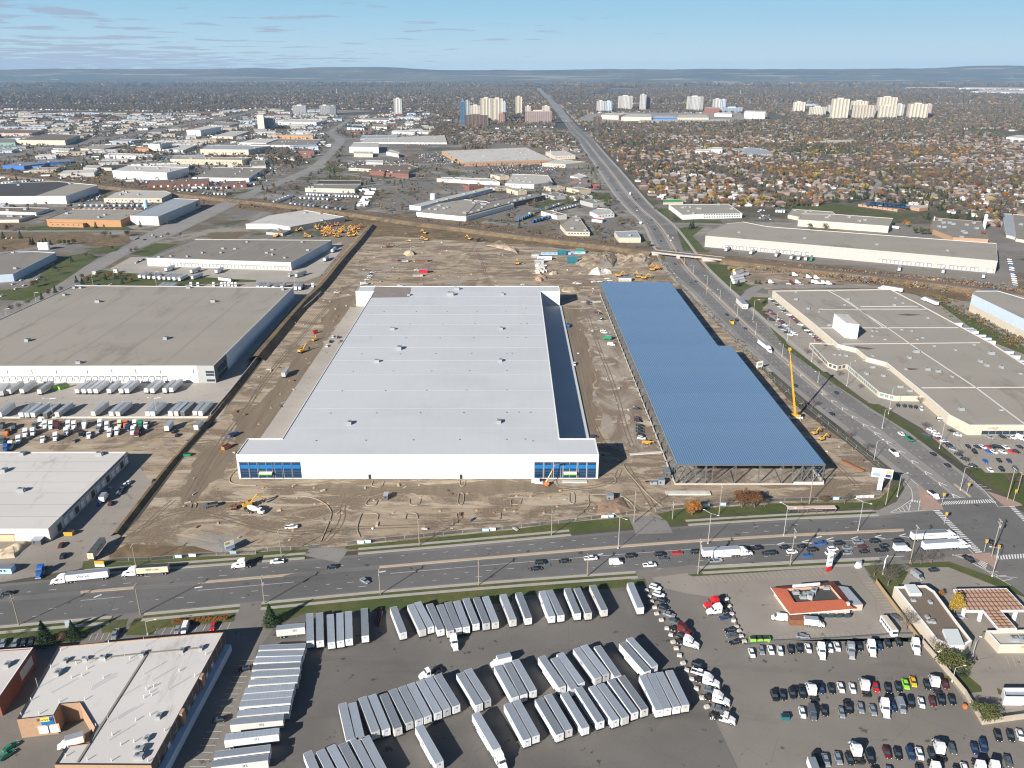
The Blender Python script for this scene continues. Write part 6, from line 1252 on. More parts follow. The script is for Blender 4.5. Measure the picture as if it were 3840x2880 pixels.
UP=[('d1 165,425 95,165','leftmost wooden pole on the near verge'),('d1 1215,335 1152,70','wooden pole at the walkway before the brick warehouse'),('d2 75,240 45,0','wooden pole with cross-arms by the yard entrance spruce'),('d2 1075,160 1057,-60','wooden pole above the slanted trailer row'),('d2 1925,80 1920,-130','wooden pole above the right end of the slanted row'),('c3 650,1480 655,1290','wooden pole beside the white van in traffic'),('c3 1605,1460 1640,1160','lattice-armed pole on the small verge by the diner lot'),('c4 190,1385 245,1070','wooden pole left of the red and white pylon'),('c4 1225,1370 1310,1040','wooden pole beside the first stopped semi'),('c4 1930,1310 2010,985','tall wooden pole on the crossing island'),
      ('c1 1178,1400 1130,1200','leftmost wooden pole at the site fence'),('c2 222,1310 190,1075','wooden pole left of the west site driveway'),('c2 1412,1210 1408,990','wooden pole at mid site fence'),('c3 342,1125 340,900','wooden pole on the verge left of the east driveway'),('c3 1053,1015 1063,750','wooden pole at the left kerb of the east driveway'),('c3 1385,985 1405,840','short wooden pole left of the orange tree'),('c3 1788,945 1815,690','wooden pole between the orange and rusty trees'),('c4 355,855 400,560','wooden pole behind the bus shelter'),('c4 1015,865 1070,600','wooden pole before the big billboard'),('c4 2065,820 2135,540','wooden pole at the northeast corner'),('c4 2150,765 2190,580','second wooden pole at the northeast corner')]
TOPS=[]
for i,(s,lab) in enumerate(UP):e,h=upole(s,lab,i in (2,6,7,9),1 if i % 3 else 2);TOPS.append((Vector(e.location),h))
def wires(ids,name='overhead_wires',lab=''):
    b=MB()
    for i,j in zip(ids,ids[1:]):
        for y,dz in ((-1.2,-.4),(0,-.3),(1.2,-.4),(0,-2.6)):
            p0=TOPS[i][0]+Vector((0,y,TOPS[i][1]+dz));p1=TOPS[j][0]+Vector((0,y,TOPS[j][1]+dz));prev=p0
            for k in range(1,9):f=k/8;q=p0.lerp(p1,f);q.z -= 4*1.1*f*(1-f);b.tube(prev,q,.018,DARK,3);prev=q
    o=b.build(name);tag(o,lab,'wires')
wires([0,1,2,3,4,5,6,7,8,9],lab='overhead wires strung between the poles on the near verge');wires([10,11,12,13,14],lab='overhead wires along the site fence')
# traffic signals
for i,(s,lab) in enumerate([('c4 1715,770 1735,700','yellow signal on the north median nose'),('c4 1500,860 1520,850','yellow signal beside the northwest island'),('c4 1520,1030 1545,960','yellow signal at the west median end'),('c4 1865,1270 1845,1165','yellow signal on the south island'),('c4 1970,1320 2075,1255','yellow signal at the southeast crossing'),('c4 2120,830 2155,780','yellow signal at the northeast island'),('b3 1680,560 1680,545','yellow signal at the factory junction')]):
    t,a,c=s.split();bx,by=map(float,a.split(','));g=at(t,bx,by);e=empty('traffic_signal',g,lab,'traffic light','traffic signals');h=5.2
    b=MB();b.tube((0,0,0),(0,0,h),.1,GALV,6);b.build('pole',e);b=MB();b.box(-.3,.3,-.3,.3,h,h+1.3,YEL);b.box(-.55,.55,-.32,-.28,h-.15,h+1.45,YEL);b.build('signal_head',e)
    b=MB();[b.tube((0,-.36,h+.2+k*.42),(0,-.31,h+.2+k*.42),.13,(TRED,YEL,PAINT['G'])[2-k] if k != 1 else YEL,8) for k in range(3)];b.build('signal_lens',e)
# ---- fences
def fence(s,h,lab,m,name='site_fence',gap=3.,seg='panel',th=.05,sol=False):
    q=resamp(poly(s),gap);c=q[len(q)//2];e=empty(name,(c.x,c.y,0),lab,'fence');k=0
    pm_=pmesh(('fence_post',h),lambda b:b.box(-.06,.06,-.06,.06,0,h+.1,GALV if not sol else m))
    def fm(b):
        if sol:b.box(.05,gap-.05,-th,th,0,h,m)
        else:
            b.box(0,gap,-.03,.03,h-.06,h,GALV);b.box(0,gap,-.03,.03,.1,.16,GALV)
            for i in range(9):b.box(gap*i/9,gap*i/9+.035,-.02,.02,0,h,m);b.box(0,gap,-.02,.02,h*i/9,h*i/9+.03,m)
    me=pmesh(('fence_'+seg,h,gap,m.name),fm)
    for a,b_ in zip(q,q[1:]):
        d=b_-a
        if d.length < .5:continue
        o=link('fence_'+seg,me,e,(a.x-c.x,a.y-c.y,0),rz=atan2(d.y,d.x));o.scale=(d.length/gap,1,1);k += 1
        if k % 2:link('fence_post',pm_,e,(a.x-c.x,a.y-c.y,0))
    return e
MESHW=mat('chain_link',(.14,.145,.14),.5,.3);TANW=mat('tan_wall',(.42,.36,.28),.85,var=.1,scale=.5)
fence('c1 930,1355 1300,1345 1700,1310 2212,1285 c2 0,1265 400,1250 560,1230',2.0,'chain-link site fence along the avenue at left',MESHW,gap=4.);fence('c2 780,1210 1200,1165 1700,1115 2212,1070 c3 0,1065 400,1025 900,960 1080,935',2.0,'chain-link site fence along the avenue in the middle',MESHW,gap=4.)
fence('c3 1240,920 1450,890 1800,870 2212,850 c4 0,835 500,825 960,800',2.0,'chain-link site fence before the steel frame',MESHW,gap=4.);fence('b3 1260,230 1420,450 1640,700 1900,930 2100,1120 b4 0,1260 300,1510 c4 520,170 760,370 1000,560',2.0,'dark site fence along the north avenue',MESHW,gap=5.)
fence('b2 560,560 300,800 0,1140 b1 1990,1420 1820,1620',2.4,'pale retaining fence on top of the west berm',W_CONC,gap=6.,sol=True,th=.12);fence('d4 1330,590 1500,790 1700,1030 1850,1285 2212,1235 2500,1190',2.3,'tan concrete wall around the bottom-right car park',TANW,'boundary_wall',3.6,sol=True,th=.12)
fence('d4 930,60 1100,290 1300,560',1.9,'timber fence between the diner lot and the long dark roof',mat('timber_fence',(.34,.24,.13),.9),'timber_fence',3.,sol=True);fence('b1 -900,1640 0,1632 1800,1628',1.0,'low white barrier between trailer row and dirt lot',W_CONC,'barrier_wall',5.,sol=True,th=.25);fence('d3 1850,170 1940,420 2010,600 d4 30,565 600,540 1100,505 1290,500',.5,'low dark retaining kerb wall below the diner lot',W_DGREY,'retaining_wall',4.,sol=True,th=.25)
for i,(t,x,y,m) in enumerate([('c1',1545,1325,LBLUE),('c1',1665,1315,WHITE),('c1',2018,1290,LBLUE),('c2',905,1200,WHITE),('c2',965,1195,LBLUE),('c2',1985,1095,LBLUE),('c2',2042,1088,WHITE),('c3',800,980,WHITE),('c3',850,975,LBLUE),('c3',1680,880,WHITE),('c3',1820,872,LBLUE),('c4',585,822,LBLUE),('c4',785,808,WHITE),('c4',838,805,WHITE),('c4',885,803,WHITE)]):
    g=at(t,x,y);b=MB();b.box(-1.5,1.5,-.14,-.06,.5,1.9,m);b.box(-1.1,1.1,-.16,-.13,1.0,1.15,UNITM if m is WHITE else WHITE);b.box(-.9,.9,-.16,-.13,1.4,1.5,UNITM if m is WHITE else WHITE);tag(b.build('fence_banner',None,g),'%s banner, %s from left along the site fence' % ('pale blue' if m is LBLUE else 'white',nth(i)),'banner','banners on the site fence')
# ---- barrier blocks
bl=pmesh(('barrier_block',),lambda b:b.frus((-.85,.85,-.6,.6,0),(-.75,.75,-.5,.5,.9),W_CONC))
for i,s in enumerate('1160,125 1187,178 1205,222 1233,272 1250,325 1290,380 1338,452 1373,508 1393,570 1418,625 1447,685 1478,752 1510,812 1552,890 1592,972 1640,1052 1683,1130 1730,1220'.split()):
    x,y=map(float,s.split(','));tag(link('barrier_block',bl,None,at('d3',x,y,.4)+Vector((0,0,-.34)),rz=random.uniform(-.4,.4)),'concrete barrier block, %s from the grass strip' % nth(i),'barrier','concrete barrier blocks')
for i,s in enumerate('1855,200 1875,260 1900,330 1915,385 1940,440 1960,475 1980,520 2005,565'.split()):
    x,y=map(float,s.split(','));tag(link('barrier_block',bl,None,at('d3',x,y,.4)+Vector((0,0,-.34)),rz=random.uniform(-.4,.4)),'concrete barrier block, %s down the diner fence line' % nth(i),'barrier','concrete barrier blocks')
# bins
def bin_(p,m,lab,L_=6,w_=2.2,h=1.8,rz=0,g=None):
    e=empty('dumpster',p,lab,'dumpster',g,rz);b=MB();b.hexa([(-L_/2+.2,-w_/2,.15),(L_/2-.2,-w_/2,.15),(L_/2-.2,w_/2,.15),(-L_/2+.2,w_/2,.15),(-L_/2,-w_/2,h),(L_/2,-w_/2,h),(L_/2,w_/2,h),(-L_/2,w_/2,h)],m);b.build('bin_body',e)
    b=MB();b.box(-L_/2+.15,L_/2-.15,-w_/2+.12,w_/2-.12,h-.02,h+.02,DARK);b.build('bin_contents',e);b=MB();[b.box(-L_/2+L_*k/6-.06,-L_/2+L_*k/6+.06,-w_/2-.07,w_/2+.07,.3,h-.1,m) for k in range(1,6)];b.build('side_ribs',e);return e
for i,x in enumerate((2085,2135,2190)):bin_(at('d3',x,560),LIME,'lime green dumpster, %s from left below the diner lot' % nth(i),3,1.8,1.5,g='lime dumpsters')
bin_(at('b1',500,1375),LIME,'left lime green roll-off bin at the docks',6.5,2.4,2.4,1.0);bin_(at('b1',552,1375),LIME,'right lime green roll-off bin at the docks',6.5,2.4,2.4,1.0)
bin_(at('d4',145,1235),PAINT['t'],'small teal dumpster with open lid in the bottom-right lot',2.6,1.8,1.5);bin_(at('b2',512,900),PAINT['r'],'red waste bin on the dirt beside the white warehouse',4,2.4,2.4,.8);bin_(at('c1',1622,435),PAINT['G'],'green skip beside the west berm',4,2,1.4);bin_(at('c1',600,1120),YEL,'yellow skip in the shade of the low warehouse',4,2,2);bin_(at('c3',1175,672),RUST,'small rusty skip before the steel frame',3,1.6,1)
# ---- excavators and machines
def excavator(p,lab,m=YEL,rz=0.,s=1.,g='construction machines',arm=1.):
    e=empty('excavator',p,lab,'excavator',g,rz);e.scale=(s,s,s)
    for y in (-1.2,1.2):b=MB();b.loft([(-2.2,.3,.35,.7),(-1.9,.3,0,1.0),(1.9,.3,0,1.0),(2.2,.3,.35,.7)],BLACK);o=b.build('track',e);o.location=(0,y,0)
    b=MB();b.box(-2.2,1.3,-1.35,1.35,1.15,2.3,m);b.box(-2.5,-1.6,-1.3,1.3,1.3,2.5,m);b.build('body',e);b=MB();b.box(.1,1.6,.35,1.3,2.3,3.3,GLASS);b.box(.05,1.65,.3,1.35,3.28,3.4,m);b.build('cab',e)
    b=MB();b.hexa([(1.0,-.45,1.9),(4.0,-.45,4.6*arm),(4.0,.05,4.6*arm),(1.0,.05,1.9),(1.0,-.45,2.6),(3.8,-.45,5.3*arm),(3.8,.05,5.3*arm),(1.0,.05,2.6)],m);b.build('boom',e)
    b=MB();b.hexa([(3.7,-.4,4.8*arm),(6.3,-.4,1.9),(6.3,0,1.9),(3.7,0,4.8*arm),(4.1,-.4,5.2*arm),(6.6,-.4,2.2),(6.6,0,2.2),(4.1,0,5.2*arm)],m);b.build('stick',e);b=MB();b.frus((5.7,6.7,-.7,.35,.9),(6.1,6.9,-.7,.35,1.9),DARK);b.build('bucket',e);return e
for i,(t,x,y,m,rz,lab) in enumerate([('b2',1460,40,YEL,2.5,'yellow excavator digging nearest the railway'),('b2',1845,90,YEL,2.4,'yellow excavator with raised boom on the bank'),('b2',1310,108,YEL,.3,'small yellow dozer on the bank'),('b2',1465,97,YEL,3.1,'yellow hauler on the bank'),('b2',1925,105,DARK,.4,'dark machine at the trench head'),('b3',45,305,YEL,1.7,'yellow excavator standing alone by the trench'),('b3',1245,345,ORG,2.8,'orange-red excavator on the dirt bank by the bridge'),('b3',1215,360,YEL,.2,'yellow loader below the orange excavator'),('b3',1090,420,YEL,1.9,'yellow excavator behind the blue roof'),('b3',1140,430,YEL,.2,'yellow loader behind the blue roof'),('b3',920,410,YEL,.2,'yellow grader left of the container office'),('b2',398,1065,YEL,1.0,'yellow dozer on the west haul road'),('b2',503,965,YEL,1.2,'small bright yellow roller on the west haul road'),('c1',2150,880,YEL,.5,'yellow excavator beside the cement mixer'),('c4',405,250,YEL,.5,'yellow lift in the dirt right of the steel frame'),('c4',465,300,YEL,.4,'second yellow lift in the dirt right of the steel frame'),('b3',1922,1165,ORG,.3,'orange lift in the notch of the blue roof'),('b2',1145,155,RUST,.3,'rusty compactor at the pond edge'),('c1',2030,895,RUST,.2,'rusty mini excavator left of the mixer')]):excavator(at(t,x,y),lab,m,rz,.75 if 'small' in lab or 'lift' in lab or 'mini' in lab else 1.15)
r=random.Random(4);QP=poly('a2 480,1500 700,1470 780,1520 720,1590 560,1590');QP2=poly('a2 780,1580 850,1500 900,1490 880,1560 830,1600')
cnt=0
for PP,n in ((QP,34),(QP2,12)):
    lo=[min(p[i] for p in PP) for i in (0,1)];hi=[max(p[i] for p in PP) for i in (0,1)];k=0
    while k < n:
        q=(r.uniform(lo[0],hi[0]),r.uniform(lo[1],hi[1]))
        if pip(q,PP):c_=r.choice((YEL,YEL,YEL,ORG));excavator(Vector((q[0],q[1],0)),'%s excavator packed in the machinery yard by the grey-white roof' % ('orange' if c_ is ORG else 'yellow'),c_,r.uniform(0,6.28),1.0,'orange machines in the machinery yard' if c_ is ORG else 'yellow machines in the machinery yard',1.15);k += 1
for i,(x,y) in enumerate([(170,1590),(195,1580),(425,1590),(460,1590),(720,1590),(350,1540),(370,1535)]):excavator(at('a2',x,y),'yellow machine, %s from left along the fence of the machinery yard' % nth(i),YEL,i,1.1,'machines along the yard fence')
# crane
hc=hgt('b4',(215,1640),(187,1035));print('crane',hc);g=at('b4',222,1640)
cr=empty('mobile_crane',g,'tall yellow mobile crane boom standing between the blue roof and the avenue','crane')
b=MB();b.box(-6,5,-1.5,1.5,.7,1.8,PAINT['w']);b.box(-6.5,-4.2,-1.4,1.4,1.2,3.0,YEL);b.build('carrier',cr);b=MB();b.box(-2,3.5,-1.4,1.4,1.8,3.4,YEL);b.box(2.2,3.9,-1.3,1.3,2,4,DARK);b.build('superstructure',cr)
pp=px('b4',187,1035);kk=g.y/(C_-(pp[1]-1440)/F*S_);ctip=Vector(((pp[0]-1920)/F*kk-g.x,0,hc));cfoot=Vector((.5,0,2.6));CY=mat('crane_yellow',(.62,.33,.02),.5)
for i in range(5):b=MB();b.tube(cfoot.lerp(ctip,i/5),cfoot.lerp(ctip,(i+1)/5+.01),.80-.1*i,CY,4,.78-.1*i);b.build('boom_section',cr)
b=MB();[b.tube(cfoot.lerp(ctip,i/14)+Vector((0,-.85,0)),cfoot.lerp(ctip,i/14)+Vector((0,.85,0)),.12,DARK,4) for i in range(1,14)];b.build('boom_collar',cr)
b=MB();b.tube(ctip+Vector((.3,-.6,0)),ctip+Vector((.3,-.6,-9)),.05,DARK,4);b.box(ctip.x,ctip.x+.6,-.9,-.3,ctip.z-9.6,ctip.z-9,CY);b.build('hook_cable',cr)
b=MB();b.box(ctip.x-.7,ctip.x+.7,-.9,.7,hc-.6,hc+.8,CY);b.build('boom_head',cr)
wmm=pmesh(('crane_wheel',),lambda b:wheel(b,.65,.5))
for x in (-5,-3.4,2,3.6):[link('wheel',wmm,cr,(x,y,.65)) for y in (-1.3,1.3)]
for x in (-4,3):b=MB();b.box(x-.15,x+.15,-3.6,3.6,.6,.85,YEL);[b.tube((x,y,0),(x,y,.7),.12,GALV,6) for y in (-3.4,3.4)];b.build('outrigger',cr)
# boom lift in front of the glazed corner
g=at('c3',293,695);bx=at('c3',293,695);tip_y=y0-3.5;pp=px('c3',375,505);yp=(pp[1]-1440)/F;kk=tip_y/(C_-yp*S_);tip=Vector(((pp[0]-1920)/F*kk,tip_y,H-kk*(S_+yp*C_)));e=empty('boom_lift',g,'orange boom lift with raised basket before the right glazed corner','boom lift')
b=MB();b.box(-1.3,1.3,-1,1,.4,1.1,ORG);b.build('chassis',e);b=MB();b.box(-1,1.6,-.8,.8,1.1,2.1,ORG);b.build('turntable',e);v=tip-g;b=MB();b.tube((0,0,2),v*.6+Vector((0,0,.7)),.28,mat('boom_cream',(.75,.55,.25),.5),6,.22);b.build('lower_boom',e);b=MB();b.tube(v*.58+Vector((0,0,.7)),v,.2,ORG,6,.15);b.build('upper_boom',e)
b=MB();b.box(v.x-.2,v.x+2,v.y-.6,v.y+.6,v.z-.3,v.z-.2,STEEL);[b.box(v.x-.2,v.x+2,v.y+q_,v.y+q_+.06,v.z+.7,v.z+.8,STEEL) for q_ in (-.6,.54)];[b.box(x,x+.06,v.y-.6,v.y+.6,v.z-.2,v.z+.8,STEEL) for x in (v.x-.2,v.x+1.94)];b.build('basket',e)
wl=pmesh(('lift_wheel',),lambda b:wheel(b,.45,.35));[link('wheel',wl,e,(x,y,.45)) for x in (-.95,.95) for y in (-1,1)]
# telehandler
g=at('c3',1160,335);e=empty('telehandler',g,'yellow telehandler parked at the end of the car line','telehandler',None,.05);b=MB();b.box(-2.4,2.2,-1,1,.7,1.5,YEL);b.build('body',e);b=MB();b.box(-.4,1,.2,1,1.5,2.7,GLASS);b.build('cab',e);b=MB();b.hexa([(-2.6,-.6,1.9),(4.2,-.6,1.3),(4.2,-.1,1.3),(-2.6,-.1,1.9),(-2.6,-.6,2.5),(4.2,-.6,1.8),(4.2,-.1,1.8),(-2.6,-.1,2.5)],YEL);b.build('boom',e);wl2=pmesh(('big_wheel',),lambda b:wheel(b,.65,.5));[link('wheel',wl2,e,(x,y,.65)) for x in (-1.6,1.6) for y in (-1,1)]
# cement mixer
g=at('c2',0,930);e=empty('cement_mixer',g,'white cement mixer truck in the front dirt yard','truck',None,-.25);b=MB();b.box(-4.2,3.8,-.5,.5,.7,1.1,DARK);b.build('chassis',e);b=MB();b.loft([(1.6,1.15,.8,2.9),(3.0,1.15,.7,2.8),(3.3,1.1,.7,1.9),(4.4,.9,.7,1.6)],WHITE);b.build('cab',e);b=MB();b.tube((-4,0,3.0),(-2.2,0,2.6),.7,WHITE,12,1.25);b.tube((-2.2,0,2.6),(0,0,2.3),1.25,WHITE,12,1.25);b.tube((0,0,2.3),(1.5,0,2.0),1.25,WHITE,12,.7);b.build('drum',e)
b=MB();b.box(3.0,3.3,-.9,.9,2.0,2.7,GLASS);b.build('windshield',e);[link('wheel',wl,e,(x,y,.48)) for x in (-3.2,-1.9,3.0) for y in (-1,1)];place('flatbed',at('c1',1820,880),-2.8,'g','grey flatbed truck in the front dirt yard','truck');place('flatbed',at('c1',2020,265),1.1,'b','blue truck front on the haul road','truck');bin_(at('c1',1955,375),ORG,'orange tipper body on the haul road',5,2.4,2.2,1.1)
# green garbage truck at queue
place('boxtruck',at('c4',1160,1235,1.5),.03,'w','white refuse truck in the queue behind the semi','truck')
# cabins and tanks
def cabin(s,L_,w_,h,m,lab,rz=0.,name='site_cabin'):
    t,xy=s.split();x,y=map(float,xy.split(','));e=empty(name,at(t,x,y),lab,'cabin',None,rz);b=MB();b.box(-L_/2,L_/2,-w_/2,w_/2,.2,h,m);b.build('body',e);b=MB();b.box(-L_/2-.1,L_/2+.1,-w_/2-.1,w_/2+.1,h,h+.12,ALUM);b.build('roof',e);b=MB();[b.box(-L_/2+.6+k*1.4,-L_/2+1.4+k*1.4,-w_/2-.04,-w_/2,1.1,2.0,GLASS) for k in range(max(1,int(L_/1.5)-1))];b.build('windows',e)
for a in [('c3 845,815',3.2,3,3,ALUM,'grey metal cabin on the front dirt island'),('c3 1287,680',3.2,3,3,ALUM,'grey metal cabin before the steel frame'),('c3 1220,680',3.6,2.2,1.6,UNITM,'low grey tank beside the metal cabin'),('c3 1335,600',3,6,3.0,W_DGREY,'dark container at the frame corner'),('b3 975,445',12,6,3.5,W_OFF,'pale site office behind the blue roof'),('c2 1125,805',2.2,3.6,2.6,W_DGREY,'dark covered box on the kerb island'),('b3 1985,660',5,22,4.5,W_OFF,'long white site office beside the avenue fence'),('b3 200,240',8,5,3.5,W_OFF,'pale cabin by the panel stack'),('b3 280,262',16,3,4,WHITE,'white tanker container beyond the warehouse'),('b3 235,290',10,5,4,W_GREY,'grey cabin by the white panel stack'),('b3 430,220',10,5,6,PAINT['t'],'turquoise screening hopper on the far dirt'),('b3 585,205',9,5,5,PAINT['G'],'green screening hopper on the far dirt'),('b3 380,218',34,1.6,2.5,LBLUE,'pale blue conveyor across the far dirt'),('b3 520,210',30,1.6,2.5,LBLUE,'second pale blue conveyor across the far dirt'),('b3 520,290',11,7,7.5,PAINT['t'],'dark teal crusher on the far dirt'),('b2 1448,375',9,5,4,PAINT['r'],'red container on the far dirt'),('b2 1400,405',10,4,2,W_TAN,'timber stack on the far dirt'),('b2 1430,280',14,4,3.4,RUST,'rusty formwork stack on the far dirt'),('b2 1200,275',7,3,2,RUST,'left small formwork stack'),('b2 1290,280',7,3,2.4,W_GREY,'right small grey equipment stack'),('b1 820,385',4,3,3,W_OFF,'white kiosk at the dock court gate'),('b1 1005,375',4,3,4,W_OFF,'white guard hut by the court lawn'),('d1 230,1300',.5,.5,.5,W_OFF,'small utility box by the brick wall'),('c1 335,1195',4,3,2.6,W_DGREY,'dark open shelter by the stucco wall'),('c1 40,1440',8,3,2.6,LBLUE,'pale blue containers at the left drive')]:cabin(*a)
rr=random.Random(9)
for i in range(26):
    x,y=215+rr.uniform(0,75),310+i*2.8;g=at('b3',x,y);b=MB();b.box(-2.2,2.2,-1,1,0,1.6+rr.random(),W_OFF);tag(b.build('panel_stack',None,g),'white wrapped panel bundle, %s from the back of the pile' % nth(i),'panel stack','white wrapped panel bundles')
# mounds
def mound(name,s,h,m,label,seed=1,n=46,rough=.35):
    P_=poly(s);c=sum(P_,Vector())/len(P_);b=MB();rng=random.Random(seed);V=[];rings=12
    P_=resamp(P_+[P_[0]],max(2.,(P_[0]-P_[1]).length/5))[:-1];n=len(P_)
    for k in range(rings):
        f=k/rings
        for p in P_:q=c+(p-c)*(1-f);z=h*(1-(1-f)**2)**.8*(1+rough*mnoise.noise(Vector((q.x*.12,q.y*.12,seed))))+rough*.5*h*mnoise.noise(Vector((q.x*.4,q.y*.4,seed)))*min(1,f*3);V.append((q.x-c.x+mnoise.noise(Vector((q.x*.1,q.y*.1,5)))*2,q.y-c.y,max(0,z) if k else -.1))
    V.append((0,0,h));b.v=V
    for k in range(rings-1):
        for j in range(n):a=k*n+j;d=k*n+(j+1) % n;b.f.append((a,d,d+n,a+n));b.m.append(0)
    for j in range(n):b.f.append(((rings-1)*n+j,(rings-1)*n+(j+1) % n,rings*n));b.m.append(0)
    b.ms=[m];me=b.mesh(name)
    if sum(p.normal.z for p in me.polygons) < 0:me.flip_normals()
    o=link(name,me,None,(c.x,c.y,0));o['kind']='structure';o['label']=label
SAND=mat('sand_heap',(.44,.36,.25),.9,var=.2,scale=.4)
mound('dirt_mound','b3 540,300 700,360 880,330 920,240 860,200 700,215 600,240',6,M_['site_dirt'],'long bare dirt mound on the far site');mound('dirt_mound','b3 930,330 1180,320 1240,260 1120,220 880,225',5,M_['site_dirt'],'broken dirt mound near the bridge',4,rough=.7);mound('sand_pile','b2 1270,215 1310,232 1365,225 1355,200 1310,190',4,SAND,'pale sand pile on the far site');mound('gravel_pile','b3 320,390 350,397 385,388 350,368',3,SAND,'small pale gravel pile',2);mound('rubble_pile','b3 200,440 250,455 310,430 260,390 190,410',3,mat('rubble_brown',(.33,.22,.15),.9,var=.3,scale=.6),'brown rubble heap',3,rough=.9);mound('rubble_pile','b3 650,390 760,398 870,385 850,350 700,345',3,W_CONC,'broken concrete rubble heap',5,rough=1.2);mound('dirt_mound','c3 720,950 960,960 1040,900 960,790 760,800',1.6,mat('brown_fill',(.26,.18,.12),.95,var=.25,scale=.3),'low brown fill mound on the front island',6);mound('dirt_mound','b3 430,540 520,550 600,525 520,500 430,505',2.5,M_['site_dirt'],'dirt mound behind the right wing',7);mound('dirt_mound','b2 1990,140 2212,190 b3 60,220 60,190 b2 2100,95',3.5,M_['site_dirt'],'pale dirt bank by the tracks',8);mound('dirt_mound','c1 0,1330 120,1320 270,1180 160,1190 0,1250',2,SAND,'messy rubble at the left drive',9,rough=1.)
# kerb islands on the site
KM=mat('site_kerb',(.33,.275,.205),.85)
def kerbline(s,i,lab,closed=False):
    q=smooth(poly(s),2);q=q+[q[0]] if closed else q;b=MB();strip(b,offs(q,-.2),offs(q,.2),.4,KM,0);o=b.build('kerb_line',kind='structure');o['label']=lab
for i,s in enumerate(['c2 1010,655 990,705 1085,712 1105,660','c2 1760,650 1760,695 1785,705 1805,690 1808,650','c2 1750,770 1740,850 1765,868 1790,850 1797,770 1772,757 1750,770','c2 1740,980 1728,940 1750,930 1778,940 1780,980','c2 1290,985 1300,935 1385,932 1400,980','c2 1325,815 1325,865 1410,868 1422,812','c2 1100,765 990,800 950,840 950,868 1035,872 1050,820 1095,820 1108,768','c2 900,1140 870,1080 880,1030 910,940 930,932 1060,935 1050,985','c2 0,790 200,785 380,785 500,800 600,850 645,905 655,950 620,1040 560,1180',
        'c3 495,760 497,840 520,856 545,845 540,765 515,755 495,760','c3 1300,880 1200,800 1050,640 960,530 975,495 1040,490','c3 600,920 660,880 668,840 655,790 680,770 900,770 960,790 1040,850 1075,920','c3 820,690 880,690 905,650 880,620','c3 380,650 385,690 400,692','c3 0,860 75,858 82,810','c1 1650,890 1655,850 1700,845 1690,885','c1 1700,838 2212,832','c1 2212,695 2060,690 1980,670 1985,620 2040,560','c2 2205,870 2198,820 2212,815','c2 2110,985 2113,930']):kerbline(s,i,'raised unfinished concrete kerb on the dirt')
for s,wd in (('c3 430,660 650,665',1.1),('c3 1015,428 1290,408',.9),('b3 600,628 770,628',1.2)):p,q=poly(s);b=MB();strip(b,offs([p,q],-wd),offs([p,q],wd),.5,W_OFF,0);b.build('concrete_strip',kind='structure')
# survey stakes / manholes
sk=pmesh(('marker_post',),lambda b:(b.tube((0,0,0),(0,0,1.3),.12,ORG,5),b.tube((0,0,0),(0,0,.25),.7,SAND,8)))
MP='c2 60,715 c2 500,715 c2 355,800 c2 570,850 c2 625,850 c2 205,897 c2 510,855 c2 745,930 c2 1020,820 c2 1420,795 c2 1410,690 c2 1185,930 c2 1590,915 c2 1825,765 c2 1905,910 c2 2150,905 c2 320,1085 c2 290,1163 c3 160,790 c3 390,875 c3 320,800 c3 275,930 c3 40,785 c3 20,915 c3 1165,850 c3 710,890 b2 290,1310 b2 210,1425 b2 130,1545 b2 435,1115 b2 670,795 c2 25,165 b3 730,1220 b3 710,1370 b3 1000,1205 b3 590,870'.split()
for s in [a+' '+b_ for a,b_ in zip(MP[::2],MP[1::2])]:
    t,xy=s.split();x,y=map(float,xy.split(','));tag(link('marker_post',sk,None,at(t,x,y)),'small orange marker post standing on the site dirt','marker post','orange marker posts on the site dirt')
# window wells strip, formwork trench
g=at('c3',1520,765);b=MB();b.box(-11,11,-1.6,1.6,0,.9,W_CONC);[b.box(-9+k*5,-6+k*5,-1.1,1.1,.9,.95,W_OFF) for k in range(4)];tag(b.build('precast_trough',None,g),'long pale precast concrete trough on the dirt before the steel frame','concrete trough')
g=at('c4',730,530);b=MB();b.box(-.6,.6,-7,7,0,1.2,RUST);o=b.build('steel_beam_stack',None,g);o.rotation_euler[2]=.55;tag(o,'rusty beam stack lying left of the billboard','beam stack')
for i,(x,y) in enumerate([(1040,350),(1050,380)]):g=at('d2',x,y);b=MB();[b.box(-.1+k*.7,.1+k*.7,-4,4,0,.5+k*.3,RUST) for k in range(3)];tag(b.build('rusty_frame',None,g),'%s rusty steel frame in the gap of the trailer row' % ('upper','lower')[i],'steel frame')
r=random.Random(12);b=MB();SP=poly('f 300,1190 400,990 560,800 700,610 860,500 1010,510 1430,560 1500,640 1700,870 1925,1035 1900,1085 1400,1120 700,1185');dm_=[RUST,W_TAN,W_GREY,SAND,ORG,WHITE,STEEL,WOOD,PAINT['n']]
n_=0
while n_ < 280:
    q=(r.uniform(-260,420),r.uniform(290,1150))
    if not pip(q,SP) or (-142 < q[0] < 48 and 360 < q[1] < 720) or (xl-2 < q[0] < xr+2 and yfr-2 < q[1] < ybk):continue
    a,l_,w_,h_=r.uniform(0,3.1),r.uniform(.6,3.5),r.uniform(.4,1.2),r.uniform(.15,.9);u,v=(cos(a),sin(a)),(-sin(a),cos(a));P4=[(q[0]+u[0]*i*l_/2+v[0]*j*w_/2,q[1]+u[1]*i*l_/2+v[1]*j*w_/2) for i,j in ((-1,-1),(1,-1),(1,1),(-1,1))]
    m=dm_[r.randrange(9)] if r.random() < .3 else dm_[r.randrange(4)];b.hexa([(x,y,.05) for x,y in P4]+[(x,y,.05+h_) for x,y in P4],m);n_ += 1
tag(b.build('site_debris'),'scattered timber, pipes and small debris over the dirt site',None,None,'stuff')
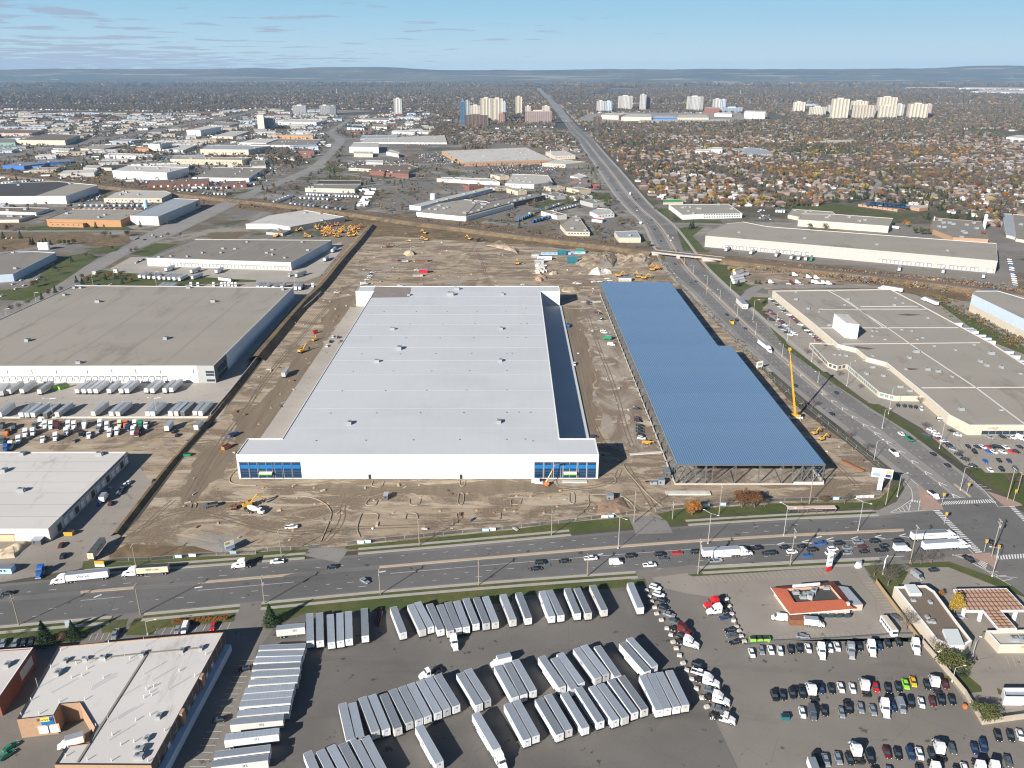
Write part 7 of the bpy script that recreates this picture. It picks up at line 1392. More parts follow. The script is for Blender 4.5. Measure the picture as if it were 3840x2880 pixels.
# ---- signs
def panel(e,name,w_,h,z,m,y=0.,d=.4,x=0.):b=MB();b.box(x-w_/2,x+w_/2,y-d/2,y+d/2,z,z+h,m);return b.build(name,e)
g=at('c4',955,750);hs=hgt('c4',(955,750),(985,565));e=empty('billboard',g,'large white T-shaped billboard with house pictures at the avenue corner','billboard',None,-.28)
for x in (-.7,.7):b=MB();b.box(x-.35,x+.35,-.4,.4,0,hs*.72,WHITE);b.build('post',e)
b=MB();b.box(-.3,.3,-.2,.2,0,hs*.7,W_GREY);b.build('post_core',e);b=MB();b.box(-1.2,1.2,-.6,.6,0,1.5,W_DGREY);b.build('base',e)
zz=hs*.70;panel(e,'board',9.6,4.6,zz,WHITE,0,.8);panel(e,'picture_panel',3.8,1.8,zz+.5,mat('sign_blue_grey',(.25,.32,.45),.6),-.43,.06,-2.4);panel(e,'picture_panel',2.8,1.7,zz+2.4,mat('sign_gold',(.45,.35,.15),.6),-.43,.06,3.0);panel(e,'picture_panel',2.8,1.7,zz+.4,NAVY,-.43,.06,3.0)
g=at('c1',1950,1290);e=empty('billboard',g,'V-shaped leasing billboard with white and black faces at the fence','billboard',None,.1)
for a_,m in ((-1.0,WHITE),(.75,W_DGREY)):b=MB();b.box(0,4.2,-.1,.1,2,6,m);b.box(.3,3.9,-.14,-.1,2.3,3.6,GLASSB if m is W_DGREY else mat('sign_blue_grey',(1,1,1)));b.box(.4,2.2,-.14,-.1,4.6,5.6,YEL if m is WHITE else WHITE);o=b.build('board',e);o.rotation_euler[2]=pi/2+a_
b=MB();[b.box(x-.12,x+.12,y-.12,y+.12,0,2.4,WOOD) for x,y in ((0,0),(-2,2),(2,2))];b.build('post',e)
g=at('b3',2135,1215);e=empty('billboard',g,'white advertising board at the fence beside the notch of the blue roof','billboard',None,.5);panel(e,'board',5.5,4.2,2.2,WHITE,0,.5);panel(e,'picture_panel',3.5,1.6,3.6,mat('sign_gold',(1,1,1)),-.28,.05);b=MB();[b.box(x-.2,x+.2,-.2,.2,0,2.3,W_GREY) for x in (-2,2)];b.build('post',e)
g=at('c4',520,1432);hs=hgt('c4',(520,1432),(525,1270));e=empty('pylon_sign',g,'white pylon sign with red base before the diner lot','sign',None,.45);panel(e,'base',2.4,hs*.28,0,PAINT['r'],0,.9);panel(e,'board',2.4,hs*.72,hs*.28,WHITE,0,.9);text(e,'EAT',.9,(0,-.5,hs*.5),(pi/2,0,0),DARK);panel(e,'picture_panel',2.0,.9,hs*.72,UNITM,-.47,.05)
g=at('c4',1000,1445);hs=hgt('c4',(1003,1445),(1030,1310));e=empty('pylon_sign',g,'tall framed white pylon sign between the two bare trees','sign',None,.9);[panel(e,'post',.4,hs,0,WHITE,0,.4,x) for x in (-1.6,1.6)];panel(e,'board',2.9,hs*.42,hs*.55,WHITE,0,.35);text(e,'S',1.8,(0,-.22,hs*.78),(pi/2,0,0),UNITM);panel(e,'lower_board',2.6,1.2,hs*.28,W_GREY,0,.3)
g=at('c1',865,1395);e=empty('yard_sign',g,'low yellow and white sign at the drive mouth','sign');panel(e,'board',4,1.5,1.3,YEL);panel(e,'lower_board',4,1,.2,WHITE);g=at('d1',605,450);e=empty('yard_sign',g,'grey-blue panel sign between the spruces','sign',None,.4);panel(e,'board',2.6,2.4,1,W_LBLUE);panel(e,'post',.2,1,0,STEEL)
# bus shelter
g=at('c4',370,925);e=empty('bus_shelter',g,'long flat-roofed bus shelter with glass sides on the avenue pavement','bus shelter',None,.03)
b=MB();b.box(-11.5,11.5,-1.4,1.4,2.6,2.85,W_PINK);b.build('roof',e);b=MB();b.box(-11.2,11.2,1.1,1.15,.3,2.5,GLASS);b.build('glass_wall',e);b=MB();[b.box(-11+k*4.4-.08,-11+k*4.4+.08,-1.2,-1.04,0,2.6,STEEL) for k in range(6)];b.build('posts',e);b=MB();b.box(-6,6,.5,.9,.4,.5,WOOD);b.build('bench',e)
g=at('c4',1365,285);e=empty('bus_shelter',g,'small dark bus shelter east of the north avenue','bus shelter',None,-.7);b=MB();b.box(-2.5,2.5,-1,1,2.4,2.6,W_DGREY);b.build('roof',e);b=MB();b.box(-2.4,2.4,.8,.86,.2,2.4,GLASS);b.build('glass_wall',e)
# wrapped statue thing
g=at('c4',770,1400);e=empty('wrapped_monument',g,'white plastic-wrapped lumpy object at the lot corner','wrapped object')
for i,(x,y,z,s_) in enumerate([(0,0,.8,1),(1,.6,1.2,.9),(1.6,1.2,2.2,.8),(.4,.9,1.6,.8)]):b=MB();b.frus((x-s_,x+s_,y-s_*.8,y+s_*.8,0),(x-s_*.5,x+s_*.5,y-s_*.5,y+s_*.5,z+.4),WHITE if i != 2 else ALUM);b.build('wrapped_bundle',e)
# ---- diner
ze,zr,zf=3.3,5.4,4.3
O=[at('d4',*p,ze) for p in ((190,330),(752,283),(572,50),(22,98))];I_=[at('d4',*p,zr) for p in ((232,226),(640,200),(538,82),(160,110))]
c=sum(O,Vector())/4;e=empty('diner',(c.x,c.y,0),'red tile-roofed diner with a sunken roof well full of ducts','building');c=Vector((c.x,c.y,0))
Ow=[c+(Vector((p.x,p.y,0))-c)*.9 for p in O];b=MB();b.prism([p-c for p in Ow],0,ze-.1,W_CREAM);b.build('wall',e)
b=MB()
for i in range(4):j=(i+1) % 4;b.face([O[i]-c,O[j]-c,I_[j]-c,I_[i]-c],M_['red_tile']);b.face([(O[i]-c)-Vector((0,0,.35)),(O[j]-c)-Vector((0,0,.35)),O[j]-c,O[i]-c],WHITE);q=[I_[j]-c,I_[i]-c,(I_[i]-c)*1,(I_[j]-c)*1];q[2]=Vector((q[2].x,q[2].y,zf));q[3]=Vector((q[3].x,q[3].y,zf));b.face(q,mat('pink_stucco',(.55,.36,.26),.8))
b.face([(p.x-c.x,p.y-c.y,ze-.36) for p in reversed(O)],W_WHITE);b.build('roof',e);b=MB();b.face([(p.x-c.x,p.y-c.y,zf) for p in I_],M_['roof_dark']);b.build('well_floor',e)
for x,y,k in ((395,140,1),(365,185,1),(300,190,0),(330,160,0),(240,150,0),(500,110,0)):g=at('d4',x,y,zf)-c;link('rooftop_unit',unit_mesh(-.9+k*.8),e,(g.x,g.y,zf),rz=k)
tl=[at('d4',*p,zr) for p in ((215,95),(450,75))];b=MB();b.hexa([tuple(tl[0]-c)[:2]+(zr-.3,),tuple(tl[1]-c)[:2]+(zr-.3,),(tl[1].x-c.x,tl[1].y-c.y+.6,zr-.3),(tl[0].x-c.x,tl[0].y-c.y+.6,zr-.3),tuple(tl[0]-c)[:2]+(zr+.7,),tuple(tl[1]-c)[:2]+(zr+.7,),(tl[1].x-c.x,tl[1].y-c.y+.6,zr+.7),(tl[0].x-c.x,tl[0].y-c.y+.6,zr+.7)],WHITE);b.build('sign_back',e)
g=at('d4',690,250,4)-c;b=MB();b.box(g.x-.5,g.x+.5,g.y-.5,g.y+.5,2.5,5.2,W_OFF);b.build('chimney',e);lw=[at('d4',*p,2.8) for p in ((700,250),(822,246),(690,95),(590,82))];b=MB();q=[p-c for p in lw];b.prism([Vector((p.x,p.y,0)) for p in q],0,2.8,W_TAN,M_['roof_bluegrey']);b.build('side_wing',e)
b=MB();[b.box((Ow[0]-c).x+4+k*3.2,(Ow[0]-c).x+6.4+k*3.2,(Ow[0]-c).y-.06+k*.0,(Ow[0]-c).y+.4,1.0,2.4,GLASS) for k in range(6)];b.build('front_windows',e)
b=MB();g=at('d4',250,375,1.5)-c;b.box(g.x-3,g.x+3,g.y-1.8,g.y+1.8,0,2.6,RUST);b.build('lean_to',e)
# long dark-roofed building, station shop, canopy
D1=Bld('long low building with dark weathered roof and white edge right of the bare trees','d4 1450,548 1590,605 1702,600 1765,560 1640,400 1440,130 1362,78 1090,90',None,W_CREAM,'roof_brown',(7,'d4 1098,185'),cap=WHITE,thick=.9);D1.units('d4 1255,215 1400,230 1375,360 1395,400 1430,400',-1.4)
for s in ('d4 1225,150 1330,150 1270,70 1180,72','d4 1570,600 1700,598 1640,455 1510,455'):
    P_=[p-D1.c for p in poly(s,D1.h+.8)];P_=P_ if area(P_) > 0 else P_[::-1];b=MB();b.prism(P_,D1.h-.5,D1.h+.8,WHITE,mat('raised_roof',(.55,.60,.58),.6));b.build('raised_roof',D1.e)
D2=Bld('cream station shop with yellow sign band at the right edge','d4 2000,600 2700,600 2600,455 1885,470',None,W_CREAM,'roof_cream',(0,'d4 1985,668'),cap=WHITE,thick=.7,para=.9);D2.units('d4 2125,555 2200,560',-.6);e_,_=D2.near_edge('d4',2100,630);D2.band(e_,D2.h-1.0,D2.h-.3,YEL,8,22,'sign_band',.2)
zc_=5.6;cp=[at('d4',*p,zc_) for p in ((1715,298),(1860,300),(1990,455),(2152,455),(2012,298),(2240,295),(2062,105),(1600,112))];c=sum(cp,Vector())/8;c.z=0;e=empty('fuel_canopy',c,'T-shaped fuel canopy with brown grid top and white columns','gas station canopy')
P_=[Vector((p.x-c.x,p.y-c.y,0)) for p in cp];P_=P_ if area(P_) > 0 else P_[::-1];b=MB();b.prism(P_,zc_-.9,zc_-.3,WHITE,mat('canopy_deck',(.44,.33,.25),.8));I2=inset(P_,.3)
for i in range(8):j=(i+1) % 8;b.face([(P_[i].x,P_[i].y,zc_-.3),(P_[j].x,P_[j].y,zc_-.3),(P_[j].x,P_[j].y,zc_),(P_[i].x,P_[i].y,zc_)],WHITE);b.face([(P_[i].x,P_[i].y,zc_),(P_[j].x,P_[j].y,zc_),(I2[j].x,I2[j].y,zc_),(I2[i].x,I2[i].y,zc_)],WHITE)
b.build('canopy_roof',e);b=MB()
for i in range(8):j=(i+1) % 8;d=(P_[j]-P_[i]).normalized();n=Vector((d.y,-d.x,0))*.03;b.face([tuple(P_[i]+n)[:2]+(zc_-.62,),tuple(P_[j]+n)[:2]+(zc_-.62,),tuple(P_[j]+n)[:2]+(zc_-.45,),tuple(P_[i]+n)[:2]+(zc_-.45,)],PAINT['r'])
b.build('red_stripe',e)
def beam(a,c2):
    b=MB();v=(c2-a);n=Vector((-v.y,v.x,0)).normalized()*.12;q=[a-n,c2-n,c2+n,a+n];b.hexa([(p.x,p.y,zc_-.29) for p in q]+[(p.x,p.y,zc_-.05) for p in q],RUST);b.build('roof_beam',e)
tl_,tr_,bl_,br_=[Vector((cp[i].x-c.x,cp[i].y-c.y,0)) for i in (7,6,0,5)]
for k in range(1,13):beam(tl_.lerp(tr_,k/13),bl_.lerp(br_,k/13))
for k in range(1,5):beam(tl_.lerp(bl_,k/5),tr_.lerp(br_,k/5))
a_,b_,c_,d_=[Vector((cp[i].x-c.x,cp[i].y-c.y,0)) for i in (1,4,2,3)]
for k in range(0,6):beam(a_.lerp(c_,k/6),b_.lerp(d_,k/6))
for k in (1,2):beam(a_.lerp(b_,k/3),c_.lerp(d_,k/3))
for s in ('1835,330','2135,325','1690,310','1980,180','1800,170'):x,y=map(float,s.split(','));g=at('d4',x,y,3)-c;b=MB();b.box(g.x-.5,g.x+.5,g.y-.5,g.y+.5,0,zc_-.9,WHITE);b.build('column',e)
D3=Bld('tiny white kiosk with cluttered roof at the right edge','d4 2045,1045 2500,1050 2400,965 2030,965',None,WHITE,'roof_bluegrey',(0,'d4 2050,1050'),para=1.2)
place('boxtruck',at('d1',610,1430,1.8),3.55,'w','white delivery truck with faded script backed into the loading notch','truck');place('sedan',at('d1',95,1490),1.0,'G','upper green car with yellow stripe at bottom left','car');place('sedan',at('d1',62,1560),1.0,'G','lower green car with yellow stripe at bottom left','car')
cars('d1',(-12,36),'bays before the brick warehouse','cars before the brick warehouse','1532,465,sS 1595,440,wV 1840,435,rS 995,505,sP 25,580,sS 130,580,sS 205,570,kS 270,570,kU 320,580,mS');cars('d1',(-30,4),'side bays in the warehouse shade','cars before the brick warehouse','2115,800,kS 1895,1240,kS')
tag(MB().box(-.5,.5,-.5,.5,0,1.3,ORG).build('orange_box',None,at('d4',1698,1140)),'small orange bin by the tan wall','bin')
# ================================================================ middle distance: traced buildings
FOOT=[]
def MB_(label,pts,base,wall=W_WHITE,roof='roof_pale',units=3,win=0,doors=0,name='warehouse',h=None,cap=None,seam=0):
    bl=Bld(label,pts,h,wall,roof,base,name=name,cap=cap)
    if units:bl.rand_units(units,1)
    e=0;best=-9
    for i in range(len(bl.P)):
        p,d,l,r=bl.edge(i);n=Vector((d.y,-d.x,0));s=n.dot(Vector((-bl.c.x,-bl.c.y,0)).normalized())*l
        if s > best:best=s;e=i
    l=bl.edge(e)[2]
    if win:bl.row(win_mesh(1.8,1.5),e,min(40,max(3,int(l/win))),max(1,bl.h*.45),nm='window')
    if doors:bl.row(door_mesh(3.0,3.4),e,min(30,max(3,int(l/doors))),.6)
    if seam:bl.seams(seam)
    bl.front=e;FOOT.append([p+bl.c for p in bl.P]);return bl
for bb in (W1,W3,W4,W5,W6,W7,W8,W9,W10,W11,W12,D1,D2):FOOT.append([p+bb.c for p in bb.P])
x=MB_('big white warehouse with half black and half tan roof at the left edge','a1 -500,1238 565,1232 842,1138 500,1106 300,1112 -500,1150',(1,'a1 575,1300'),W_WHITE,'roof_tan_gravel',5,0,0)
P_=[p-x.c for p in poly('a1 -500,1235 300,1233 640,1118 500,1107 300,1113 -500,1150',x.h-.4)];P_=P_ if area(P_) > 0 else P_[::-1];b=MB();b.face([(p.x,p.y,x.h-.4) for p in P_],M_['roof_dark']);b.build('dark_roof',x.e)
MB_('cream warehouse with chamfered corners beside the white and black-roofed one','a1 895,1252 1395,1252 1482,1208 1430,1188 1060,1186 990,1200',(1,'a1 1395,1290'),W_CREAM,'roof_cream',4,6,14)
MB_('low orange-brick factory in front of the cream chamfered warehouse','a1 400,1432 1040,1442 1242,1352 620,1345',(0,'a1 420,1492'),W_ORANGE,'roof_tan_gravel',3);MB_('low orange-brick office front','a1 415,1462 715,1470 830,1440 520,1438',(0,'a1 425,1498'),W_ORANGE,'roof_grey_gravel',1,8)
MB_('long blue-grey roofed warehouse beside the west overpass road','a1 1122,1402 1365,1410 1725,1262 1500,1252',(1,'a1 1367,1488'),W_OFF,'roof_bluegrey',0)
MB_('large bright white warehouse in the middle left distance','a1 970,1012 1438,1032 1628,986 1100,968',(1,'a1 1445,1100'),W_WHITE,'roof_pale',5,0,0);MB_('wide white depot with brown-grey roof and trailers in front','a1 1662,1072 2150,1078 2290,988 1850,985',(1,'a1 2150,1112'),W_WHITE,'roof_grey_gravel',6,0,12)
MB_('long beige factory with a ribbon of pale stripes','a1 1468,912 2090,922 2175,900 1560,893',(1,'a1 2090,968'),W_TAN,'roof_tan_gravel',4,9);MB_('beige factory with long blue-white roof','a1 1728,828 2145,832 2330,800 1790,793',(1,'a1 2145,880'),W_CREAM,'roof_bluegrey',2,10)
MB_('tall windowless white box warehouse with small blue logo','a1 1610,662 1730,664 1908,632 1790,625',(1,'a1 1732,718'),W_WHITE,'roof_pale',0);MB_('pair of linked grey-white sheds behind the tall white box','a1 1805,616 1962,628 2065,602 1890,592',(1,'a1 1965,642'),W_OFF,'roof_grey_gravel',2)
MB_('tan flat shed right of the tall white box','a1 1830,716 2010,720 2150,676 1985,672',(1,'a1 2010,738'),W_CREAM,'roof_cream',1);MB_('white silo-like plant block with rooftop pipes','a1 1278,782 1380,786 1482,766 1392,764',(1,'a1 1385,850'),W_OFF,'roof_grey_gravel',8);MB_('low white wing of the pipe-topped plant','a1 1400,830 1590,835 1700,790 1480,785',(1,'a1 1590,858'),W_OFF,'roof_pale',3)
MB_('small orange shed left of the pipe-topped plant','a1 1170,822 1282,824 1290,808 1180,806',(0,'a1 1175,850'),W_ORANGE,'roof_tan_gravel',0);MB_('long white office with black window slots','a1 900,880 1320,888 1310,872 930,860',(0,'a1 905,908'),W_WHITE,'roof_pale',3,9);MB_('two-storey white office by the expressway','a1 445,838 590,846 612,824 455,820',(1,'a1 592,870'),W_WHITE,'roof_pale',1,5)
MB_('tan office with chamfered front by the expressway','a1 690,822 870,828 1078,790 800,788',(0,'a1 700,838'),W_TAN,'roof_tan_gravel',3,6);MB_('pale blue shed above the tan office','a1 940,757 1132,758 1232,742 1040,740',(0,'a1 942,778'),W_LBLUE,'roof_bluegrey',1)
MB_('royal blue shed at the far left, front one','a1 20,968 205,972 430,946 120,942',(0,'a1 25,1002'),W_BLUE,'roof_grey_gravel',1);MB_('royal blue shed at the far left, middle one','a1 205,972 355,974 430,950 290,948',(0,'a1 207,998'),W_BLUE,'roof_grey_gravel',1);MB_('long royal blue shed at the far left, back one','a1 355,945 612,932 600,914 325,922',(0,'a1 358,968'),W_BLUE,'roof_grey_gravel',1)
MB_('small grey two-bay building before the bright white warehouse','a1 718,986 835,992 890,970 740,966',(1,'a1 838,1022'),W_GREY,'roof_cream',0,5);MB_('tan garage with dark roof before the bright white warehouse','a1 862,986 962,988 1130,958 900,962',(1,'a1 965,1014'),W_CREAM,'roof_dark',0,0,9)
MB_('shed with ribbed white and brown roof at far left','a1 140,748 560,752 690,705 440,695',(0,'a1 145,790'),W_CREAM,'roof_brown',0,0,0,seam=10);MB_('reddish flat roofed shed at the left edge','a1 -60,692 270,690 380,662 0,658',(0,'a1 -55,715'),W_PINK,'roof_brown',1);MB_('greenish shed at the left edge','a1 -80,772 130,772 132,736 -40,732',(1,'a1 132,800'),mat('wall_green',(.18,.30,.26),.7),'roof_grey_gravel',0)
MB_('white-walled brown-roofed block at the left edge before the orange bricks','a1 -100,1360 310,1376 432,1336 0,1328',(1,'a1 315,1402'),W_WHITE,'roof_brown',3);MB_('low dark-trimmed block at the left edge below it','a1 -200,1440 160,1436 300,1392 -100,1388',(1,'a1 165,1462'),W_BEIGE,'roof_grey_gravel',3);MB_('long low pale shed touching the left edge','a1 -200,1318 75,1302 60,1288 -200,1290',(1,'a1 78,1322'),W_LBLUE,'roof_pale',0)
e=empty('storage_tank',at('a1',1265,1345),'upright blue cylindrical tank between the trailers','tank');b=MB();b.tube((0,0,0),(0,0,13),3.2,LBLUE,16);b.build('shell',e);b=MB();b.tube((0,0,13),(0,0,14),3.2,LBLUE,16,.6);b.build('cap',e)
for i,x in enumerate((350,372,398,418)):e=empty('storage_tank',at('b1',x,175),'white upright tank, %s from left by the bluish plant' % nth(i),'tank','white tanks by the bluish plant');b=MB();b.tube((0,0,0),(0,0,8),2.3,WHITE,14);b.build('shell',e);b=MB();b.tube((0,0,8),(0,0,8.8),2.3,WHITE,14,.4);b.build('cap',e)
# a2
gr=MB_('concrete grain silo tower standing above the far sheds','a2 5,532 62,534 70,520 15,518',(0,'a2 5,662'),W_CREAM,'roof_cream',0,name='silo_tower');gr2=MB_('lower silo block beside the concrete tower','a2 65,572 150,575 165,560 80,556',(0,'a2 66,655'),W_GREY,'roof_grey_gravel',4)
MB_('long white warehouse right of the silo tower','a2 188,592 520,597 612,574 285,568',(1,'a2 522,622'),W_WHITE,'roof_pale',4);MB_('orange-tan factory below the silo tower','a2 172,708 490,714 482,700 300,697',(0,'a2 175,736'),W_ORANGE,'roof_cream',2);MB_('white upper floor block above the orange-tan factory','a2 295,684 468,688 480,676 305,674',(0,'a2 296,700'),W_WHITE,'roof_pale',1);MB_('broad grey-roofed white factory below the orange-tan one','a2 -60,790 500,795 560,742 150,738',(1,'a2 500,812'),W_WHITE,'roof_grey_gravel',6,10)
MB_('brick red school-like block beside the bend','a2 368,842 502,846 505,828 380,824',(0,'a2 372,872'),MATS['brick_red'],'roof_brown',1,6);MB_('lower brick red wing beside the bend','a2 388,880 475,884 480,872 392,868',(0,'a2 390,900'),MATS['brick_red'],'roof_grey_gravel',0);MB_('small white hall beside the bend','a2 240,905 335,912 345,898 300,894',(0,'a2 242,920'),W_WHITE,'roof_grey_gravel',0)
MB_('wide white plant with big flat roof, back left section','a2 900,738 1222,728 1222,706 912,708',(0,'a2 902,752'),W_OFF,'roof_bluegrey',2);MB_('wide white plant with big flat roof, long front section','a2 888,768 1650,772 1628,708 965,735',(1,'a2 1650,785'),W_WHITE,'roof_cream',5,0,16);MB_('white annex above the wide plant, left','a2 1165,676 1368,682 1402,666 1180,664',(1,'a2 1370,702'),W_WHITE,'roof_pale',2,12);MB_('white annex above the wide plant, right','a2 1388,680 1508,684 1515,668 1400,666',(1,'a2 1510,700'),W_WHITE,'roof_pale',2,10)
MB_('white hall with blue fins left of the car lot','a2 805,808 1058,812 1062,770 840,768',(0,'a2 808,858'),W_WHITE,'roof_cream',0,9);MB_('tan two-storey shed with round windows','a2 845,865 1008,868 1010,846 848,845',(0,'a2 848,895'),W_CREAM,'roof_cream',1,9);MB_('pale workshop with blue striped doors','a2 955,942 1096,946 1100,926 950,922',(0,'a2 957,978'),W_OFF,'roof_pale',0,6);MB_('white annex right of the tan shed','a2 1125,850 1235,870 1240,856 1150,830',(0,'a2 1128,880'),W_OFF,'roof_cream',0)
MB_('broad brown-roofed workshop behind the brick offices','a2 800,988 1300,1018 1402,985 1312,955 960,960',(0,'a2 805,1012'),W_CREAM,'roof_brown',5,8);MB_('red brick office, left block','a2 980,1014 1110,1022 1130,1006 1000,1000',(0,'a2 982,1050'),MATS['brick_red'],'roof_brown',1,5);MB_('red brick office, right block with window row','a2 1122,1030 1318,1042 1330,1014 1150,1006',(0,'a2 1124,1066'),MATS['brick_red'],'roof_brown',2,5)
MB_('huge white-roofed brick factory left of the avenue','a2 1800,942 a3 350,918 a3 120,812 a2 1605,842',(0,'a2 1812,978'),MATS['brick_tan'],'roof_pale',10,8);MB_('tan office with arches near the avenue','a3 262,948 462,958 638,938 380,914',(1,'a3 465,990'),W_CREAM,'roof_pale',1,6);MB_('two-storey tan office behind the white chimney','a3 368,886 548,882 460,842 290,848',(0,'a3 370,918'),W_CREAM,'roof_pale',4,6)
MB_('tan-walled truck depot with dark rear roof','a2 422,1162 850,1172 908,1128 520,1130',(1,'a2 853,1208'),W_CREAM,'roof_grey_gravel',3,0,9);MB_('raised rear section of the truck depot','a2 505,1128 900,1130 905,1098 550,1096',(0,'a2 508,1142'),W_CREAM,'roof_dark',0);MB_('strip of white and blue showrooms near the avenue','a2 1562,1082 2105,1112 2045,1084 1600,1068',(0,'a2 1564,1110'),W_WHITE,'roof_cream',5,7)
MB_('long thin high factory bar with blue windows','a2 1325,1312 1425,1322 2045,1166 1975,1158',(1,'a2 1428,1360'),W_LBLUE,'roof_cream',6);MB_('low wide factory hall with dotted skylights','a2 1385,1372 1815,1412 2230,1300 1800,1262 1560,1300',(1,'a2 1818,1452'),W_WHITE,'roof_tan_gravel',14);MB_('dark-walled rear hall of the same factory','a2 1815,1395 2212,1290 a3 290,1225 a3 140,1215 a2 1900,1300',(0,'a2 1830,1440'),W_DGREY,'roof_grey_gravel',12)
bl=MB_('grey-white gabled shed above the machinery yard','a2 -90,1472 130,1472 295,1500 765,1412 415,1352 100,1400',(2,'a2 300,1548'),W_OFF,'roof_pale',3);MB_('small flat office before the machinery yard','a2 85,1542 230,1556 300,1524 130,1516',(1,'a2 232,1578'),W_GREY,'roof_grey_gravel',1)
MB_('light shed left of the grain silo','a1 2050,770 2300,775 2400,740 2200,738',(0,'a1 2055,792'),W_OFF,'roof_pale',2);MB_('flat pale shed above the orange-tan factory','a2 860,572 1150,576 1150,560 900,558',(0,'a2 862,592'),W_OFF,'roof_grey_gravel',3);MB_('blue-trimmed dark shed above the bend','a2 785,640 935,645 930,622 800,618',(0,'a2 788,660'),W_LBLUE,'roof_dark',2);MB_('flat shed right of the blue-trimmed one','a2 1000,632 1130,636 1130,618 1010,616',(0,'a2 1002,650'),W_CREAM,'roof_grey_gravel',1);MB_('white curved twin barrel sheds','a2 1425,634 1490,636 1490,622 1430,620',(0,'a2 1426,646'),W_WHITE,'roof_pale',0);MB_('pale office left of the barrel sheds','a2 1282,608 1360,610 1355,594 1290,592',(0,'a2 1283,622'),W_WHITE,'roof_pale',0)
# a3
MB_('long pale car-dealer block with wavy walls','a3 -60,1125 190,1132 350,1108 310,1052 0,1042',(1,'a3 192,1168'),W_WHITE,'roof_cream',6,6);MB_('green-roofed low restaurant near the bend','a3 1305,1288 1480,1284 1470,1258 1310,1262',(0,'a3 1307,1302'),W_TAN,mat('green_roof',(.05,.30,.10),.6),0);MB_('dark-fronted shop with red cube beside the avenue','a3 552,1136 682,1136 690,1118 565,1116',(0,'a3 553,1164'),W_DGREY,'roof_grey_gravel',1,4);MB_('small red cube shop beside the avenue','a3 700,1142 733,1142 733,1132 702,1131',(0,'a3 701,1162'),PAINT['r'],'roof_grey_gravel',0);MB_('long low brown-roofed shop by the avenue','a3 510,1106 650,1110 660,1082 530,1078',(0,'a3 512,1120'),MATS['brick_red'],'roof_grey_gravel',1);MB_('white house-like hall above the brown shop','a3 505,1058 585,1080 650,1062 570,1035',(1,'a3 588,1096'),W_WHITE,'roof_pale',0)
W20=MB_('white two-storey office with rows of small windows beyond the bend','a3 1355,1306 1475,1396 1640,1388 1990,1382 1870,1300',(1,'a3 1472,1438'),W_WHITE,'roof_tan_gravel',9);l=W20.edge(2)[2];W20.grid(2,22,2,1.5,3.4,1.4,1.6)
MB_('low flat service building with blue awning','a3 672,1366 742,1398 885,1384 845,1345 735,1338',(1,'a3 745,1430'),W_WHITE,'roof_cream',2,5);x=MB_('tan-roofed low shop above the rail line','a3 415,1478 470,1540 672,1545 572,1402 518,1408',(2,'a3 675,1580'),W_CREAM,'roof_tan_gravel',4,4);MB_('white flat-roofed box building next to the rail bridge','a3 885,1538 925,1592 1114,1592 1080,1532',(2,'a3 1114,1636'),W_CREAM,'roof_bluegrey',1);MB_('small canopy shop near the tan-roofed shop','a3 690,1432 780,1442 800,1425 700,1418',(0,'a3 692,1450'),W_WHITE,PAINT['r'],0)
MB_('long white low block among the houses','a3 1570,842 1700,846 1720,830 1590,826',(0,'a3 1571,866'),W_WHITE,'roof_pale',0,6);MB_('higher white block among the houses','a3 1720,826 1818,828 1815,812 1725,810',(0,'a3 1721,866'),W_WHITE,'roof_pale',0,6);MB_('tan school with dark solar roof among the houses','a3 1900,824 2030,876 a4 60,870 a4 -20,828 a3 2100,818',(0,'a3 1902,840'),W_TAN,'roof_bluegrey',3,8);MB_('tan flat school among the trees','a4 350,765 560,772 760,760 740,745 520,750',(0,'a4 352,785'),W_TAN,'roof_cream',3,8);MB_('white hospital block at the far right','a4 2060,722 2300,745 2400,730 2150,705',(0,'a4 2062,760'),W_WHITE,'roof_pale',3,5)
# a4
MB_('long beige warehouse with parapets behind the white distribution warehouse','a4 262,1436 500,1452 1045,1492 1082,1424 560,1388 285,1385',(2,'a4 1042,1552'),W_CREAM,'roof_tan_gravel',5,0);MB_('left low wing of the beige warehouse','a4 172,1394 262,1412 580,1386 560,1368 210,1345',(0,'a4 175,1425'),W_CREAM,'roof_tan_gravel',4);S1=MB_('brick school with dark solar panels on its roof','a4 780,1302 1120,1348 1172,1334 1230,1330 1240,1308 1020,1290 870,1282',(1,'a4 1122,1368'),MATS['brick_tan'],'roof_grey_gravel',2,8);MB_('square brick annex of the solar school','a4 1228,1326 1310,1340 1386,1330 1382,1312 1230,1308',(1,'a4 1312,1366'),MATS['brick_tan'],'roof_cream',0)
b=MB()
for i in range(9):
    for j in range(3):p=at('a4',890+i*36,1290+j*12+i*2.5,S1.h)-S1.c;b.box(p.x-7,p.x+7,p.y-4,p.y+4,S1.h+.2,S1.h+.6,GLASSB)
b.build('solar_panels',S1.e);MB_('low grey plant roof with chimneys at the right','a4 1408,1478 1425,1520 1600,1590 1905,1605 1845,1452 1430,1418',(1,'a4 1420,1560'),MATS['brick_tan'],'roof_grey_gravel',12);MB_('white tall shed with grey metal roof at right edge','a4 2040,1470 2062,1568 2138,1588 2110,1388 2032,1384',(1,'a4 2065,1590'),W_OFF,'roof_bluegrey',0);MB_('flat grey shed at the very right edge','a4 2142,1600 2500,1660 2500,1420 2116,1390',(0,'a4 2144,1625'),W_CREAM,'roof_grey_gravel',4)
e=empty('storage_tank',at('a4',1862,1522),'tall white upright tank beside the plant at right','tank');ht=max(8,min(26,hgt('a4',(1862,1522),(1878,1395))));b=MB();b.tube((0,0,.5),(0,0,ht),2.1,WHITE,16);b.build('shell',e);b=MB();b.tube((0,0,ht),(0,0,ht+1),2.1,WHITE,16,.5);b.build('cap',e)
